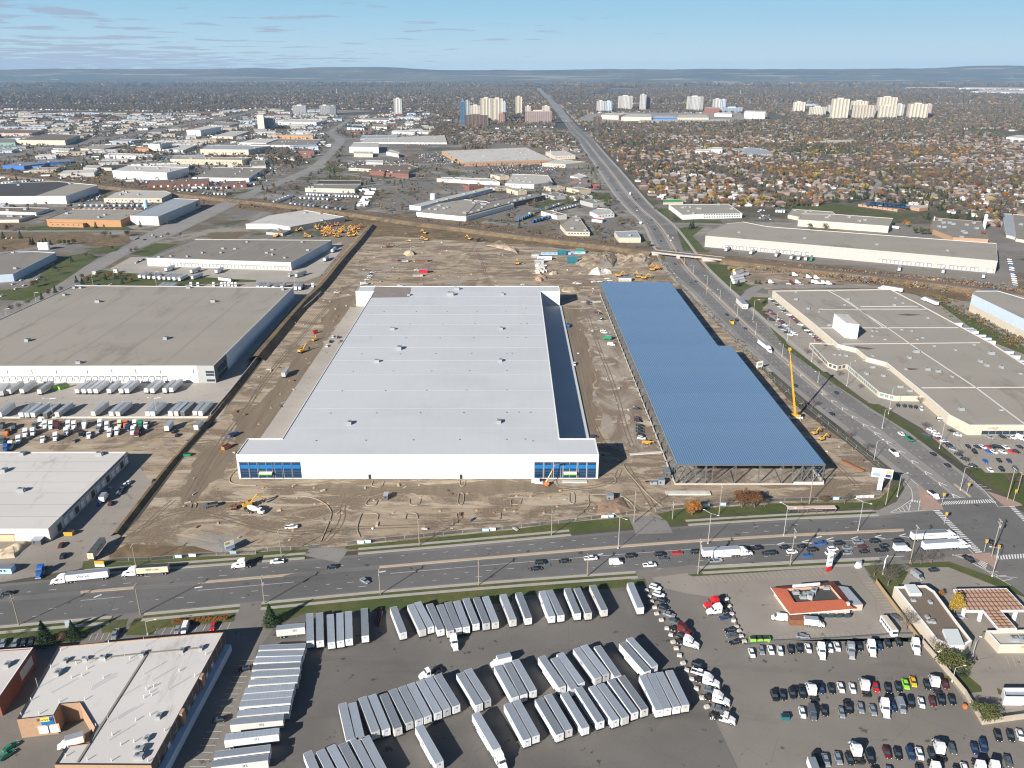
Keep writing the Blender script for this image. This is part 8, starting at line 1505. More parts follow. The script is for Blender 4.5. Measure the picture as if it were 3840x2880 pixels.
e=empty('white_dome',at('a2',2075,280),'big white air-supported dome far away near the horizon','dome');b=MB()
for k in range(6):a0,a1=k*pi/12,(k+1)*pi/12;b.tube((0,0,34*sin(a0)),(0,0,34*sin(a1)),150*cos(a0),WHITE,28,150*cos(a1))
b.build('dome_shell',e)
e=empty('white_dome',at('a4',372,462),'small white dome left of the right-hand towers','dome');b=MB()
for k in range(6):a0,a1=k*pi/12,(k+1)*pi/12;b.tube((0,0,16*sin(a0)),(0,0,16*sin(a1)),60*cos(a0),W_LBLUE,24,60*cos(a1))
b.build('dome_shell',e)
for t,x,y,y2,lab in (('a3',331,935,832,'slim white chimney in front of the brick factory'),('a2',157,745,672,'thin pale chimney below the grain silo'),('a4',1428,1480,1408,'short pale chimney on the plant at right'),('a2',700,365,308,'thin far mast above the treetops'),('a3',1562,280,248,'far white spire near the horizon'),('a3',1972,362,320,'far pale water tower near the right')):
    h=max(8,min(90,hgt(t,(x,y),(x,y2))));tag(MB().tube((0,0,0),(0,0,h),max(1.,h*.04),W_OFF,10,max(.6,h*.03)).build('chimney_stack',None,at(t,x,y)),lab,'chimney')
tag(MB().tube((0,0,0),(0,0,9),5,WHITE,16,4.4).build('storage_tank',None,at('a2',1530,1260)),'white round tank on the long factory bar','tank')
# shopping mall
for a in [('a3 772,532 922,538 1000,520 800,516',(0,'a3 773,568'),W_PINK,'shopping mall parking garage with banded storeys'),('a3 945,548 1205,552 1200,528 990,524',(0,'a3 946,582'),W_CREAM,'cream mall hall with curved entrance'),('a3 1212,556 1420,558 1400,540 1230,538',(0,'a3 1213,580'),W_BLUE,'mall section with a blue and yellow front'),('a3 1420,556 1700,556 1680,530 1440,532',(0,'a3 1421,580'),W_CREAM,'long cream mall hall at the centre right'),('a3 1750,520 1900,524 1890,512 1770,510',(0,'a3 1751,545'),W_WHITE,'white mall store with green corner'),('a3 2010,502 2190,508 2190,498 2020,494',(0,'a3 2012,562'),W_OFF,'pale civic building with glass corner')]:MB_(a[3],a[0],a[1],a[2],'roof_cream',4,14,name='shopping_mall')
bd=MB_('long raised parking deck on columns before the mall','a3 1080,592 1900,590 1880,572 1120,572',(0,'a3 1081,606'),W_CREAM,'roof_cream',0,0,name='parking_deck');bd.row(win_mesh(9,2.6,DARK),bd.front,34,.3,nm='opening');MB_('white striped hangar near the horizon','a3 1722,258 2052,266 1960,246 1735,244',(0,'a3 1722,284'),W_WHITE,'roof_pale',0,30);MB_('low pink brick clinic in front of the mall towers','a3 1663,474 1794,476 1790,466 1670,465',(0,'a3 1664,520'),MATS['brick_red'],'roof_cream',1,14)
for t,pts,bs,lab in [('a1','-300,288 840,274 960,262 200,262','-300,304','long row of white sheds near the left horizon'),('a1','600,268 960,262 1050,256 700,258','600,290','white plant near the left horizon'),('a4','45,198 760,196 740,190 60,190','45,212','long white warehouse near the horizon at right of centre'),('a4','1180,300 1640,302 1600,293 1200,292','1180,312','white logistics hall near the right horizon, left part'),('a4','1650,302 2300,312 2300,300 1700,293','1650,320','white logistics hall near the right horizon, middle part'),('a4','1750,330 2400,346 2400,325 1850,318','1750,350','white logistics hall near the right horizon, front part'),('a2','2000,215 2400,218 2400,206 2020,206','2000,238','large white hall beside the far end of the road'),('a2','1360,232 1575,234 1570,228 1370,227','1360,244','white hall with columns near the horizon'),('a2','1000,640 1000,640 1000,640','','')][:-1]:
    MB_(lab,t+' '+pts,(0,t+' '+bs),W_WHITE,'roof_pale',0,0,name='far_warehouse')
# towers
def tower(t,xl_,xr_,yt,yb_,wall,lab,dp=22,rz=0.,style='grid',floors=None,cat='building'):
    a,c=at(t,xl_,yb_),at(t,xr_,yb_);wd=(c-a).length;h=max(10,min(140,hgt(t,((xl_+xr_)/2,yb_),((xl_+xr_)/2,yt))));m=(a+c)/2;m.y += dp/2;wd=wd if not rz else max(10,(wd-dp*abs(sin(rz)))/cos(rz))
    e=empty('apartment_tower',m,lab,cat,None,rz);W2_=wd/2;b=MB();b.box(-W2_,W2_,-dp/2,dp/2,0,h,wall);b.build('wall',e);nf=floors or max(3,int(h/3.1));fh=h/nf;n=max(3,int(wd/7));b=MB()
    for k in range(nf):
        z=k*fh+.9
        for i in range(n):
            x=-W2_+wd*(i+.5)/n;s=wd/n*(.30 if style == 'grid' else .42)
            if style == 'fins' and i % 2:continue
            b.box(x-s,x+s,-dp/2-.08,-dp/2+.1,z,z+1.5,GLASS)
        for y_ in (-.25,.25):b.box(-W2_-.08,W2_+.08,dp*y_-2,dp*y_+2,z,z+1.5,GLASS)
    o=b.build('window_grid',e);o['kind']='stuff';b=MB()
    if style == 'bands':
        for k in range(nf):b.box(-W2_-.3,W2_+.3,-dp/2-1.2,-dp/2+.1,k*fh,k*fh+.9,wall)
    elif style == 'fins':
        for i in range(n+1):x=-W2_+wd*i/n;b.box(x-.5,x+.5,-dp/2-1.4,-dp/2+.1,0,h,wall)
    else:
        for k in range(0,nf):b.box(-W2_*.9,-W2_*.55,-dp/2-1.2,-dp/2,k*fh,k*fh+.25,wall);b.box(W2_*.55,W2_*.9,-dp/2-1.2,-dp/2,k*fh,k*fh+.25,wall)
    o=b.build('balcony_fins' if style == 'fins' else 'balcony_slabs',e);o['kind']='stuff';b=MB();b.box(-W2_*.4,W2_*.3,-dp*.25,dp*.25,h,h+4.5,wall);b.build('penthouse',e)
    FOOT.append([m+Vector(q) for q in ((-W2_-5,-dp,0),(W2_+5,-dp,0),(W2_+5,dp,0),(-W2_-5,dp,0))]);return e
for a in [('a2',322,436,452,526,W_OFF,'left white apartment slab among far trees at left of centre',24,0,'bands'),('a2',555,640,452,530,W_OFF,'second white apartment slab, grey bands, left of centre',24,0,'bands'),('a2',640,692,454,530,W_GREY,'dark wing of the second far apartment slab',24,0,'bands'),('a2',1196,1262,392,526,W_OFF,'lone tall striped white tower left of centre',30,0,'fins'),
          ('a2',1768,1808,418,618,mat('tower_blue',(.12,.22,.34),.3),'slim dark blue glass tower at the left of the central cluster',30,0,'bands'),('a2',1810,1848,412,600,W_GREY,'grey companion of the blue glass tower',30,0,'fins'),('a2',1940,2040,390,575,W_CREAM,'tall cream tower in the central cluster, left half',34,0,'fins'),('a2',2040,2132,392,590,W_CREAM,'tall cream tower in the central cluster, right half',40,0,'fins'),('a2',2132,2158,420,560,W_LBLUE,'thin pale slab behind the tall cream tower',30,0,'grid'),('a2',1850,1945,452,545,W_BEIGE,'medium beige block between blue and cream towers',26,0,'grid'),('a2',1945,1992,445,550,W_BEIGE,'narrow beige block beside the tall cream tower',26,0,'grid'),('a2',1808,2006,536,634,MATS['brick_brown'],'dark brown brick slab before the central cluster',24,0,'fins'),('a2',2096,2150,522,606,mat('tower_brick',(.36,.20,.14),.8),'reddish narrow tower right of the brown slab',22,0,'grid'),
          ('a3',30,85,376,535,W_CREAM,'lone slim cream tower left of the long road',28,0,'fins'),('a3',116,340,500,608,W_PINK,'wide pink apartment block with white balcony bands',24,0,'bands'),('a3',116,162,458,520,W_BEIGE,'left small tower behind the pink block',24,0,'grid'),('a3',262,328,458,520,W_BEIGE,'right small tower behind the pink block',24,0,'grid'),
          ('a3',733,803,414,510,W_OFF,'left half of the white slab beyond the mall',26,0,'grid'),('a3',805,862,416,510,W_LBLUE,'bluish half of the white slab beyond the mall',26,0,'grid'),('a3',920,1038,370,490,W_OFF,'broad white tower behind the mall, left one',34,0,'grid'),('a3',1107,1155,358,498,W_OFF,'tall white tower with dark side behind the mall',34,0,'grid'),('a3',1155,1188,360,495,W_DGREY,'dark side slab of the tall tower behind the mall',30,0,'grid'),('a3',1515,1645,374,500,W_OFF,'broad white tower behind the mall, right one',34,0,'grid'),('a3',1740,1805,397,495,W_OFF,'white tower beside the blue-banded office',34,0,'fins'),('a3',1808,1845,400,480,W_LBLUE,'bluish slab behind the blue-banded office',30,0,'grid'),('a3',1820,1990,470,515,W_LBLUE,'blue-banded office block right of the mall',34,0,'bands'),('a3',705,775,552,632,MATS['brick_brown'],'small brown brick tower beside the long road',22,0,'fins'),
          ('a4',215,320,422,512,W_BEIGE,'leftmost beige tower of the right-hand cluster',26,-.25,'fins'),('a4',358,500,464,545,W_BEIGE,'low beige slab of the right-hand cluster',26,-.2,'grid'),('a4',500,552,456,540,W_GREY,'grey narrow slab right of the low beige slab',24,-.2,'fins'),('a4',540,690,394,572,W_CREAM,'tall cream slab of the right-hand cluster',28,-.25,'fins'),('a4',720,855,412,500,W_BEIGE,'beige slab behind, third from left in the right-hand cluster',26,-.1,'fins'),('a4',725,915,449,570,W_CREAM,'broad cream slab with narrow fins, right-hand cluster',28,.12,'fins'),('a4',940,1100,380,535,W_CREAM,'tallest rear slab of the right-hand cluster',28,-.2,'fins'),('a4',945,1112,452,566,W_CREAM,'front slab below the tallest rear slab',28,-.15,'fins'),('a4',1110,1162,442,555,W_OFF,'narrow pale slab joined to the front slab',30,0,'fins'),('a4',1208,1375,437,570,W_CREAM,'rightmost cream slab of the right-hand cluster',28,-.2,'fins'),('a4',1372,1402,442,560,W_PINK,'pinkish end wall tower at the right of the cluster',28,0,'grid'),('a4',165,245,256,284,W_OFF,'small white tower near the right horizon',40,0,'grid')]:tower(*a)

# ================================================================ far industrial sheds (individually)
def pipv(X_,Y_,P_):
    c=np.zeros(X_.shape,bool);j=len(P_)-1
    for i in range(len(P_)):
        xi,yi,xj,yj=P_[i][0],P_[i][1],P_[j][0],P_[j][1]
        if yi != yj:c ^= ((yi > Y_) != (yj > Y_)) & (X_ < (xj-xi)*(Y_-yi)/(yj-yi)+xi)
        j=i
    return c
ROADP=[[p for p in offs(Ws,-14)]+[p for p in offs(Es,14)][::-1],list(Ws)+list(Es)[::-1],list(offs(Ls,10))+list(offs(Rs,-10))[::-1],list(offs(Ls,-10))+list(offs(Rs,10))[::-1],offs(RL,-26)+offs(RL,26)[::-1]]
EXP=offs(smooth(poly('a1 -400,960 0,900 440,830 900,740 1400,660 1800,590 2212,500')),34);EXP=EXP+offs(smooth(poly('a1 -400,960 0,900 440,830 900,740 1400,660 1800,590 2212,500')),-34)[::-1];ROADP.append(EXP)
INDP=poly('f -80,262 0,390 200,405 420,430 560,420 700,330 745,280 760,262 700,240 600,236 400,246 200,246 0,240')
IND2=poly('f 745,262 760,300 1000,290 1000,268 900,240 820,240')
IND3=poly('f 1060,380 1240,400 1420,500 1330,540 1000,420')
r=random.Random(21);placed=[]
SH=[('off-white',W_OFF,'roof_grey_gravel'),('grey',W_GREY,'roof_grey_gravel'),('cream',W_CREAM,'roof_cream'),('tan',W_TAN,'roof_tan_gravel'),('off-white',W_OFF,'roof_pale'),('pale blue',W_LBLUE,'roof_bluegrey'),('brick',MATS['brick_red'],'roof_brown'),('white',W_WHITE,'roof_grey_gravel')]
shl={}
def rects(PP,n,smin,smax,rz0,gname,hmax=9):
    lo=[min(p[i] for p in PP) for i in (0,1)];hi=[max(p[i] for p in PP) for i in (0,1)];k=t=0
    while k < n and t < n*60:
        t += 1;q=(r.uniform(lo[0],hi[0]),r.uniform(lo[1],hi[1]))
        if not pip(q,PP) or any(pip(q,F_) for F_ in ROADP):continue
        a,d=r.uniform(smin,smax),r.uniform(smin,smax)*.6;rad=hypot(a,d)/2
        if any((q[0]-x)**2+(q[1]-y)**2 < (rad+R_)**2*.8 for x,y,R_ in placed):continue
        rz=rz0+r.choice((0,pi/2));cs=[(-a/2,-d/2),(a/2,-d/2),(a/2,d/2),(-a/2,d/2)];pts=[Vector((q[0]+x*cos(rz)-y*sin(rz),q[1]+x*sin(rz)+y*cos(rz),0)) for x,y in cs]
        if any(pip(p,F_) for F_ in FOOT+ROADP for p in pts+[q]):continue
        nm,w_,rf=r.choice(SH);sz='long' if a > smax*.7 else 'small';bl=Bld('%s %s-walled flat shed in the %s' % (sz,nm,gname),pts,r.uniform(5,hmax),w_,rf,name='industrial_shed',group='%s %s sheds, %s' % (sz,nm,gname));shl.setdefault((sz,nm,gname),[]).append((q[0]/q[1],bl.e))
        if dist(q) < 3000:bl.rand_units(2)
        bl.row(win_mesh(2.2,1.6) if k % 2 else door_mesh(3,3.4),0,max(2,int(a/12)),1.2,nm='window' if k % 2 else 'dock_door');placed.append((q[0],q[1],rad));k += 1
for F_ in FOOT:c=sum((Vector(p) for p in F_),Vector())/len(F_);placed.append((c.x,c.y,max((Vector(p)-c).length for p in F_)*.8))
rects(INDP,190,35,120,.32,'far left industrial estate');rects(IND2,26,35,90,.1,'estate above the bend');rects(IND3,10,25,45,.5,'lots beside the avenue')
for (sz,nm,gn),v in shl.items():
    for j,(_,o) in enumerate(sorted(v,key=lambda q:q[0])):o['label']='%s %s-walled flat shed, %s from left, %s' % (sz,nm,nth(j),gn)

# ================================================================ suburbs and woods
def house_mesh(w_,d,h,rh,wall,roof,hip=False):
    b=MB();X2,Y2=w_/2,d/2;b.box(-X2,X2,-Y2,Y2,0,h,wall);o=.5;a=[(-X2-o,-Y2-o,h),(X2+o,-Y2-o,h),(X2+o,Y2+o,h),(-X2-o,Y2+o,h)];rx=X2+o-(Y2 if hip else 0);c=[(-rx,0,h+rh),(rx,0,h+rh)]
    b.face([a[0],a[1],c[1],c[0]],roof);b.face([a[2],a[3],c[0],c[1]],roof);b.face([a[3],a[0],c[0]],roof if hip else wall);b.face([a[1],a[2],c[1]],roof if hip else wall);b.box(-X2*.5,-X2*.5+.7,-.3,.4,h,h+rh+.8,wall)
    b.box(X2*.2,X2*.75,-Y2-.06,-Y2,.1,2.2,W_WHITE);b.box(-X2*.7,-X2*.25,-Y2-.06,-Y2,1,2.2,GLASS);return b
RF=[mat('shingle_'+n,c,.85,var=.15,scale=.5,objvar=.25) for n,c in (('grey',(.26,.25,.24)),('brown',(.20,.165,.14)),('dark',(.10,.095,.09)),('tan',(.30,.265,.22)),('pink',(.30,.235,.205)),('pale',(.48,.47,.455)))]
WL_=[W_WHITE,mat('house_brick_tan',(.30,.23,.17),.85),mat('house_brick_brown',(.17,.115,.09),.85),mat('house_siding',(.42,.39,.34),.8),W_OFF,mat('house_brick_pink',(.30,.22,.185),.85)]
HN=['grey','brown','dark','tan','pinkish','pale']
HM=[]
rr=random.Random(5)
for i in range(12):HM.append((i % 6,house_mesh(rr.uniform(10,15),rr.uniform(8,11),rr.choice((3,3,5.6)),rr.uniform(1.8,2.8),WL_[rr.randrange(6)],RF[i % 6],i % 2 == 0).mesh('house')))
def merged_tree(kind,v,lod):
    P=tparts(kind,v,lod);b=MB()
    for n,me in P:
        i=len(b.v);b.v += [tuple(x.co) for x in me.vertices]
        for p in me.polygons:b.f.append(tuple(i+k for k in p.vertices));b.m.append(b.mi(me.materials[p.material_index]))
    return b.mesh('tree')
KT=['bare','bare','bare','brown','brown','rust','orange','yellow','green','olive','red','straw']
KW=np.array([.20,.17,.13,.12,.08,.045,.035,.04,.11,.075,.006,.02]);KW /= KW.sum()
def protos(name,meshes):
    c=bpy.data.collections.new(name)
    for i,me in enumerate(meshes):o=bpy.data.objects.new('%s_%02d' % (name,i),me);c.objects.link(o)
    return c
def scatter(name,label,pts,rot,sc,idx,coll):
    me=bpy.data.meshes.new(name);n=len(pts);me.vertices.add(n);me.vertices.foreach_set('co',np.asarray(pts,dtype=np.float32).ravel())
    for an,ty,d in (('rz','FLOAT',rot),('sc','FLOAT',sc),('k','INT',idx)):me.attributes.new(an,ty,'POINT').data.foreach_set('value',d)
    o=link(name,me);tag(o,label,None,None,'stuff');g=bpy.data.node_groups.new(name,'GeometryNodeTree');g.interface.new_socket('Geometry',in_out='INPUT',socket_type='NodeSocketGeometry');g.interface.new_socket('Geometry',in_out='OUTPUT',socket_type='NodeSocketGeometry')
    nn=g.nodes.new;gi,go=nn('NodeGroupInput'),nn('NodeGroupOutput');mp=nn('GeometryNodeMeshToPoints');ip=nn('GeometryNodeInstanceOnPoints');ci=nn('GeometryNodeCollectionInfo');ci.inputs[0].default_value=coll;ci.inputs['Separate Children'].default_value=True;ci.inputs['Reset Children'].default_value=True
    def na(an,ty):q=nn('GeometryNodeInputNamedAttribute');q.data_type=ty;q.inputs[0].default_value=an;return q.outputs[0]
    g.links.new(gi.outputs[0],mp.inputs[0]);g.links.new(mp.outputs[0],ip.inputs['Points']);g.links.new(ci.outputs[0],ip.inputs['Instance']);ip.inputs['Pick Instance'].default_value=True;g.links.new(na('k','INT'),ip.inputs['Instance Index'])
    cx_=nn('ShaderNodeCombineXYZ');g.links.new(na('rz','FLOAT'),cx_.inputs[2]);g.links.new(cx_.outputs[0],ip.inputs['Rotation']);cs=nn('ShaderNodeCombineXYZ');s_=na('sc','FLOAT');[g.links.new(s_,cs.inputs[i]) for i in range(3)];g.links.new(cs.outputs[0],ip.inputs['Scale']);g.links.new(ip.outputs[0],go.inputs[0])
    md=o.modifiers.new('gn','NODES');md.node_group=g;return o
SUB=poly('f 1200,262 1215,248 1235,262 1290,330 1400,425 1480,455 1520,470 1700,445 1860,430 2240,520 2700,560 2900,330 2900,200 2212,186 1400,188 1215,222') 
NEARSUB=poly('f 1262,290 1400,425 1470,440 1700,452 1870,432 2000,448 2100,470 2240,525 2700,600 2700,300 2300,262 1290,262')
GAP=poly('f 1120,187 1330,187 1260,215 1235,250 1195,235')
TOWN=[poly('f 990,285 1220,285 1240,300 1255,330 1160,320 1080,310 1010,315')]
LEFTSUB=poly('f -600,238 0,236 400,242 620,232 760,236 900,236 1000,265 1010,280 1200,276 1190,230 1140,186 600,188 -600,195')
BLOCK=[poly('f 1245,266 1330,268 1700,262 1720,255 1680,246 1350,243 1270,246 1250,255'),poly('a4 90,1290 500,1290 600,1300 1120,1390 1420,1400 1400,1330 1100,1300 850,1270 500,1280'),poly('a4 1640,690 1720,655 1990,655 2300,700 2300,740 1900,700')]
STR=[offs(smooth(poly('a4 560,900 700,990 900,1080 980,1120 860,1230 1000,1250')),s_*9) for s_ in (1,-1)];BLOCK.append(STR[0]+STR[1][::-1])
def keep(X_,Y_,inc,exc):
    k=np.zeros(X_.shape,bool)
    for P_ in inc:k |= pipv(X_,Y_,P_)
    for P_ in exc:k &= ~pipv(X_,Y_,P_)
    return k & (np.abs(X_) < .70*Y_+90)
FEXP=[]
for F_ in FOOT:
    c=sum((Vector(p) for p in F_),Vector())/len(F_)
    if c.y > 1000:FEXP.append([c+(Vector(p)-c)*1.0+(Vector(p)-c).normalized()*7 for p in F_])
EXC=BLOCK+ROADP[:2]+FEXP
def warp(X_,Y_,rz):return X_*cos(rz)-Y_*sin(rz),X_*sin(rz)+Y_*cos(rz)
NR=np.random.default_rng(3)
def kinds(X_,Y_):
    # species come in neighbourhood patches
    k=NR.choice(12,size=len(X_),p=KW);f=np.sin(X_*.011+3*np.sin(Y_*.004))+np.sin(Y_*.009+2*np.sin(X_*.006));k=np.where((f > 1.15) & (NR.random(len(X_)) < .45),NR.choice([6,7,4,9],size=len(X_)),k)
    return np.where((f < -1.2) & (NR.random(len(X_)) < .5),NR.choice([8,8,9],size=len(X_)),k)
STREETS=dict(sx=17.,blk=74.,rz=.12)
def on_street(X_,Y_):
    x,y=warp(X_,Y_,-.12);v=np.mod(y-22*np.sin(x*.0055)-(1050-900),74.);return (v < 6) | (v > 68)
# street rows of houses: blocks with back-to-back lots
def houses(inc,ymin,ymax,sx=17.,blk=74.,rz=.12,thin=1.):
    xm=.72*ymax+200;U=np.arange(-xm*1.3,xm*1.3,sx);V=np.arange(ymin-900,ymax+900,blk);uu,vv=np.meshgrid(U,V);out=[]
    for off,face in ((16,0),(blk-16,pi)):
        x=uu+NR.normal(size=uu.shape)*1.6+28*np.sin(vv*.004+uu*.0011);y=vv+off+22*np.sin(uu*.0055)+NR.normal(size=uu.shape)*1.3;X_,Y_=warp(x,y,rz);X_,Y_=X_.ravel(),Y_.ravel();m=(Y_ > ymin) & (Y_ < ymax);m &= (np.abs(((uu.ravel()+37) % 260)-130) > 9) & (NR.random(X_.shape) < thin);X_,Y_=X_[m],Y_[m];k=keep(X_,Y_,inc,EXC);X_,Y_=X_[k],Y_[k];out.append(np.stack([X_,Y_,NR.normal(size=X_.shape)*.06+rz+face+(NR.random(X_.shape) < .25)*pi/2],1))
    return np.concatenate(out)
H1=houses([NEARSUB],1050,2600);H2=np.concatenate([houses([SUB],2600,6500,19,84,.2,.8),houses([LEFTSUB],2600,7000,20,92,-.3,.6),houses(TOWN,1500,3500,17,74,.3,.9)])
H3=houses([SUB,LEFTSUB],6500,10500,30,130,.1,.6)
def rnd(n,ymin,ymax,inc,exc,rng=NR,ex2=None):
    Y_=np.sqrt(rng.uniform(ymin**2,ymax**2,n));X_=rng.uniform(-.70,.70,n)*Y_;k=keep(X_,Y_,inc,exc);return X_[k],Y_[k]
WOODS=[poly('a2 1570,560 1800,650 2212,690 2212,780 1700,790 1560,760 1400,640'),poly('a2 640,660 800,690 740,900 660,900 690,780'),poly('a1 1100,880 1500,860 1480,960 1200,940'),poly('a2 100,830 380,870 420,980 60,960'),poly('f 1000,300 1060,300 1060,340 1000,330')]
T1=rnd(75000,1050,2600,[NEARSUB],EXC);
k=NR.random(T1[0].shape) < np.clip(.55+.9*np.sin(T1[0]*.006+T1[1]*.004)*np.cos(T1[1]*.007-T1[0]*.003),.25,1);T1=(T1[0][k],T1[1][k])
k=~on_street(*T1);T1=(T1[0][k],T1[1][k])
b=MB()
for V_ in np.arange(1050-900,2600+900,74.):
    for u in np.arange(-2200,2600,24.):
        q=[Vector((*warp(u+a,V_+22*sin((u+a)*.0055)+d,.12),0)) for a,d in ((0,-4),(24,-4),(24,4),(0,4))]
        if 1060 < q[0].y < 2600 and abs(q[0].x) < .75*q[0].y and pip(q[0],NEARSUB) and pip(q[2],NEARSUB) and not any(pip(q[0],F_) for F_ in EXC[:5]):b.face([(p.x,p.y,.1) for p in q],M_['asphalt_grey'])
b.build('suburb_streets',kind='structure')
print('houses',len(H1),len(H2),len(H3),'trees',len(T1[0]))
hl=[me for _,me in HM];CH=protos('house_kinds',hl)
tm1=[merged_tree(k,i,1) for i,k in enumerate(KT)];tm0=[merged_tree(k,i,0) for i,k in enumerate(KT)];CT1=protos('tree_kinds',tm1);CT0=protos('far_tree_kinds',tm0)
# nearest 300 houses and trees as things of their own
def zone(x,y):
    r_=x/y*3000+1920
    return 'beside the avenue bend' if r_ < 2450 else 'behind the white office with small windows' if r_ < 2850 else 'behind the green field' if r_ < 3200 else 'behind the solar-roofed school' if r_ < 3550 else 'toward the right edge'
zn={}
o_=np.argsort(np.hypot(H1[:,0],H1[:,1]));H1=H1[o_]
for i in range(min(300,len(H1))):
    X_,Y_,rz=H1[i];k=i % 12;ci,me=HM[k];storey=max(v.co.z for v in me.vertices) > 9
    zn[(ci,zone(X_,Y_))]=zn.get((ci,zone(X_,Y_)),[])+[(X_,link('suburban_house',me,None,(X_,Y_,0),rz=rz))]
for (ci,z_),v in zn.items():
    for j,(_,o) in enumerate(sorted(v,key=lambda q:q[0])):tag(o,'%s-roofed house, %s from left, %s' % (HN[ci],nth(j),z_),'house','%s-roofed houses of the near suburb' % HN[ci])
scatter('suburban_houses','mass of small suburban houses beyond the nearest rows',np.stack([H1[300:,0],H1[300:,1],np.zeros(len(H1)-300)],1),H1[300:,2],NR.uniform(.9,1.15,len(H1)-300),NR.integers(0,12,len(H1)-300),CH)
HH=np.concatenate([H2,H3]);scatter('far_houses','far-off mass of houses toward the horizon',np.stack([HH[:,0],HH[:,1],np.zeros(len(HH))],1),HH[:,2],np.where(HH[:,1] > 6500,1.6,1.1),NR.integers(0,12,len(HH)),CH)
ds=np.hypot(T1[0],T1[1]);o_=np.argsort(ds);TX,TY=T1[0][o_],T1[1][o_];kk=kinds(TX,TY);ss=NR.uniform(.55,1.25,len(TX))
zt_={}
for i in range(300):
    k=KT[kk[i]];e=link('suburb_tree',tm1[kk[i]],None,(TX[i],TY[i],0),rz=i);e.scale=(ss[i],)*3;zt_.setdefault((k,zone(TX[i],TY[i])),[]).append((TX[i],e))
for (k,z_),v in zt_.items():
    for j,(_,o) in enumerate(sorted(v,key=lambda q:q[0])):tag(o,'suburb %s, %s from left, %s' % (NT[k],nth(j),z_),'tree','%ss of the near suburb' % NT[k])
scatter('suburb_trees','mass of bare and autumn trees among the houses',np.stack([TX[300:],TY[300:],np.zeros(len(TX)-300)],1),NR.uniform(0,6,len(TX)-300),ss[300:],kk[300:],CT1)
pt=[]
def addt(X_,Y_,s0,s1,w_=KW):k=NR.choice(12,size=len(X_),p=KF);pt.append(np.stack([X_,Y_,np.zeros(len(X_)),NR.uniform(0,6,len(X_)),NR.uniform(s0,s1,len(X_)),k],1))
KF=KW.copy();KF[5:8] *= .3;KF[0:3] *= 1.2;KF[10]=0;KF /= KF.sum()
addt(*rnd(80000,2600,5200,[SUB,LEFTSUB],EXC),.7,1.5,KF);addt(*rnd(70000,5200,12500,[SUB,LEFTSUB,GAP],EXC),1.4,2.8,KF);addt(*rnd(60000,1300,4200,TOWN+WOODS,FEXP+ROADP[:4]),.7,1.3,KF)
addt(*rnd(34000,1200,4500,[INDP,IND2],FEXP+ROADP),.5,1.0,KF)
X_,Y_=rnd(5200,700,1900,[poly('f -100,400 700,470 1400,540 1400,440 1240,330 760,300 600,400 200,470 -100,440')],FEXP+ROADP);addt(X_,Y_,.4,.85,KF)
X_,Y_=rnd(26000,9800,12500,[poly('s -900,330 5000,330 5000,285 -900,285')],[]);addt(X_,Y_,3,6,KF)
PT=np.concatenate(pt);print('far trees',len(PT));scatter('far_woods','far woods and street trees merging toward the horizon',PT[:,:3],PT[:,3],PT[:,4],PT[:,5].astype(np.int32),CT0)
CC=protos('vehicle_kinds',[FARC[k] for k in ('sedan','suv','van','pickup','sedan')]+[FART])
X_,Y_=rnd(16000,900,4500,[INDP,IND2],FEXP+ROADP);n_=len(X_);k=NR.choice([0,1,2,3,5,5],size=n_);on=(np.sin(X_*.05+np.sin(Y_*.02)*2)*np.sin(Y_*.045) > .15);X_,Y_,k=X_[on],Y_[on],k[on]
scatter('parked_vehicles','specks of parked vehicles among the far industrial sheds',np.stack([X_,Y_,np.full(len(X_),.05)],1),.32+NR.integers(0,2,len(X_))*pi/2,np.ones(len(X_)),k,CC)
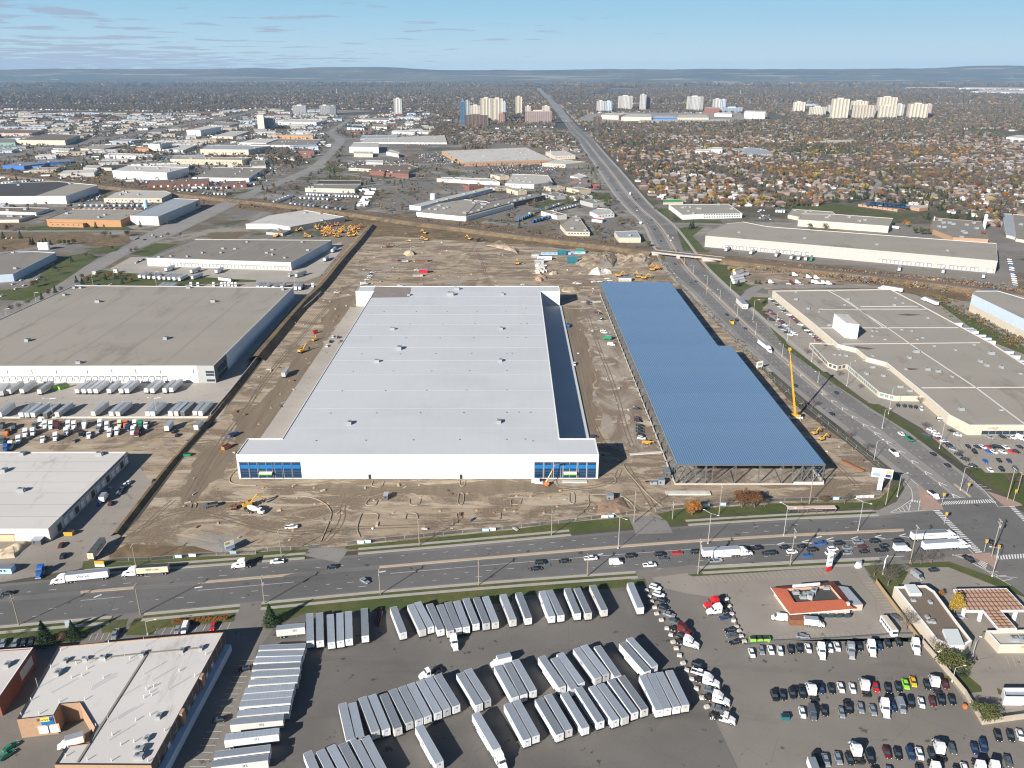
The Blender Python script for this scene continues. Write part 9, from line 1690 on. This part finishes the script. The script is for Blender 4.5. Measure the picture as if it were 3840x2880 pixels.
# notable coloured trees in the suburb
for i,(x,y,k,h,lab) in enumerate([(370,900,'yellow',17,'left big golden tree in the suburb'),(410,870,'yellow',15,'right-hand partner of the left golden tree'),(1275,905,'yellow',18,'large round golden tree in mid suburb'),(1545,835,'yellow',13,'golden tree up right of the large round one'),(1705,795,'olive',13,'yellow-green round tree at upper right suburb'),(1415,1080,'red',13,'deep red round tree in the suburb'),(1605,920,'orange',15,'orange-gold wide tree right of mid suburb'),(2045,1260,'orange',14,'amber tree at the right suburb edge'),(835,1190,'yellow',14,'slender yellow tree by the green field'),(370,1250,'orange',13,'bright orange tree left of the green field'),(195,1120,'rust',12,'rust-red tree at the left suburb'),(430,1000,'olive',12,'olive tree in the left suburb'),(830,920,'yellow',10,'yellowish tree at the suburb crossroad'),(1520,590,'orange',10,'tiny orange round tree near the towers')]):tree(k,at('a4',x,y),h,lab,None,1,1.15)
# far hills
b=MB();nx,ny_=150,14;vs=[]
for j in range(ny_):
    for i in range(nx):
        x=-13500+27000*i/(nx-1);f=j/(ny_-1);y=14300+f*1900;hh=196+38*mnoise.noise(Vector((x*.00022,3.3,0)))+26*mnoise.noise(Vector((x*.0011,y*.0006,5)))+60*math.exp(-((x+3100)/1300)**2)*.7+70*math.exp(-((x-9500)/3000)**2)+25
        vs.append((x,y,-1+(hh)*min(1.,f*1.25)**1.3+10*f*mnoise.noise(Vector((x*.003,y*.003,1)))))
b.v=vs;b.ms=[M_['hill_woods']]
for j in range(ny_-1):
    for i in range(nx-1):a=j*nx+i;b.f.append((a,a+1,a+1+nx,a+nx));b.m.append(0)
o=b.build('far_hills',kind='structure')
for p in o.data.polygons:p.use_smooth=True
# air
b=MB();b.box(-20000,20000,-600,16800,-2,330,W_WHITE);me=b.mesh('haze');me.materials.clear();hm=bpy.data.materials.new('haze_air');hm.use_nodes=True;t=hm.node_tree;t.nodes.clear();pv=t.nodes.new('ShaderNodeVolumePrincipled');pv.inputs['Color'].default_value=(.44,.70,1,1);pv.inputs['Density'].default_value=3.4e-5;pv.inputs['Anisotropy'].default_value=0.;mo=t.nodes.new('ShaderNodeOutputMaterial');t.links.new(pv.outputs[0],mo.inputs['Volume']);me.materials.append(hm)
for p in me.polygons:p.material_index=0
link('haze',me,kind='stuff')['label']='pale blue air haze over the whole city'
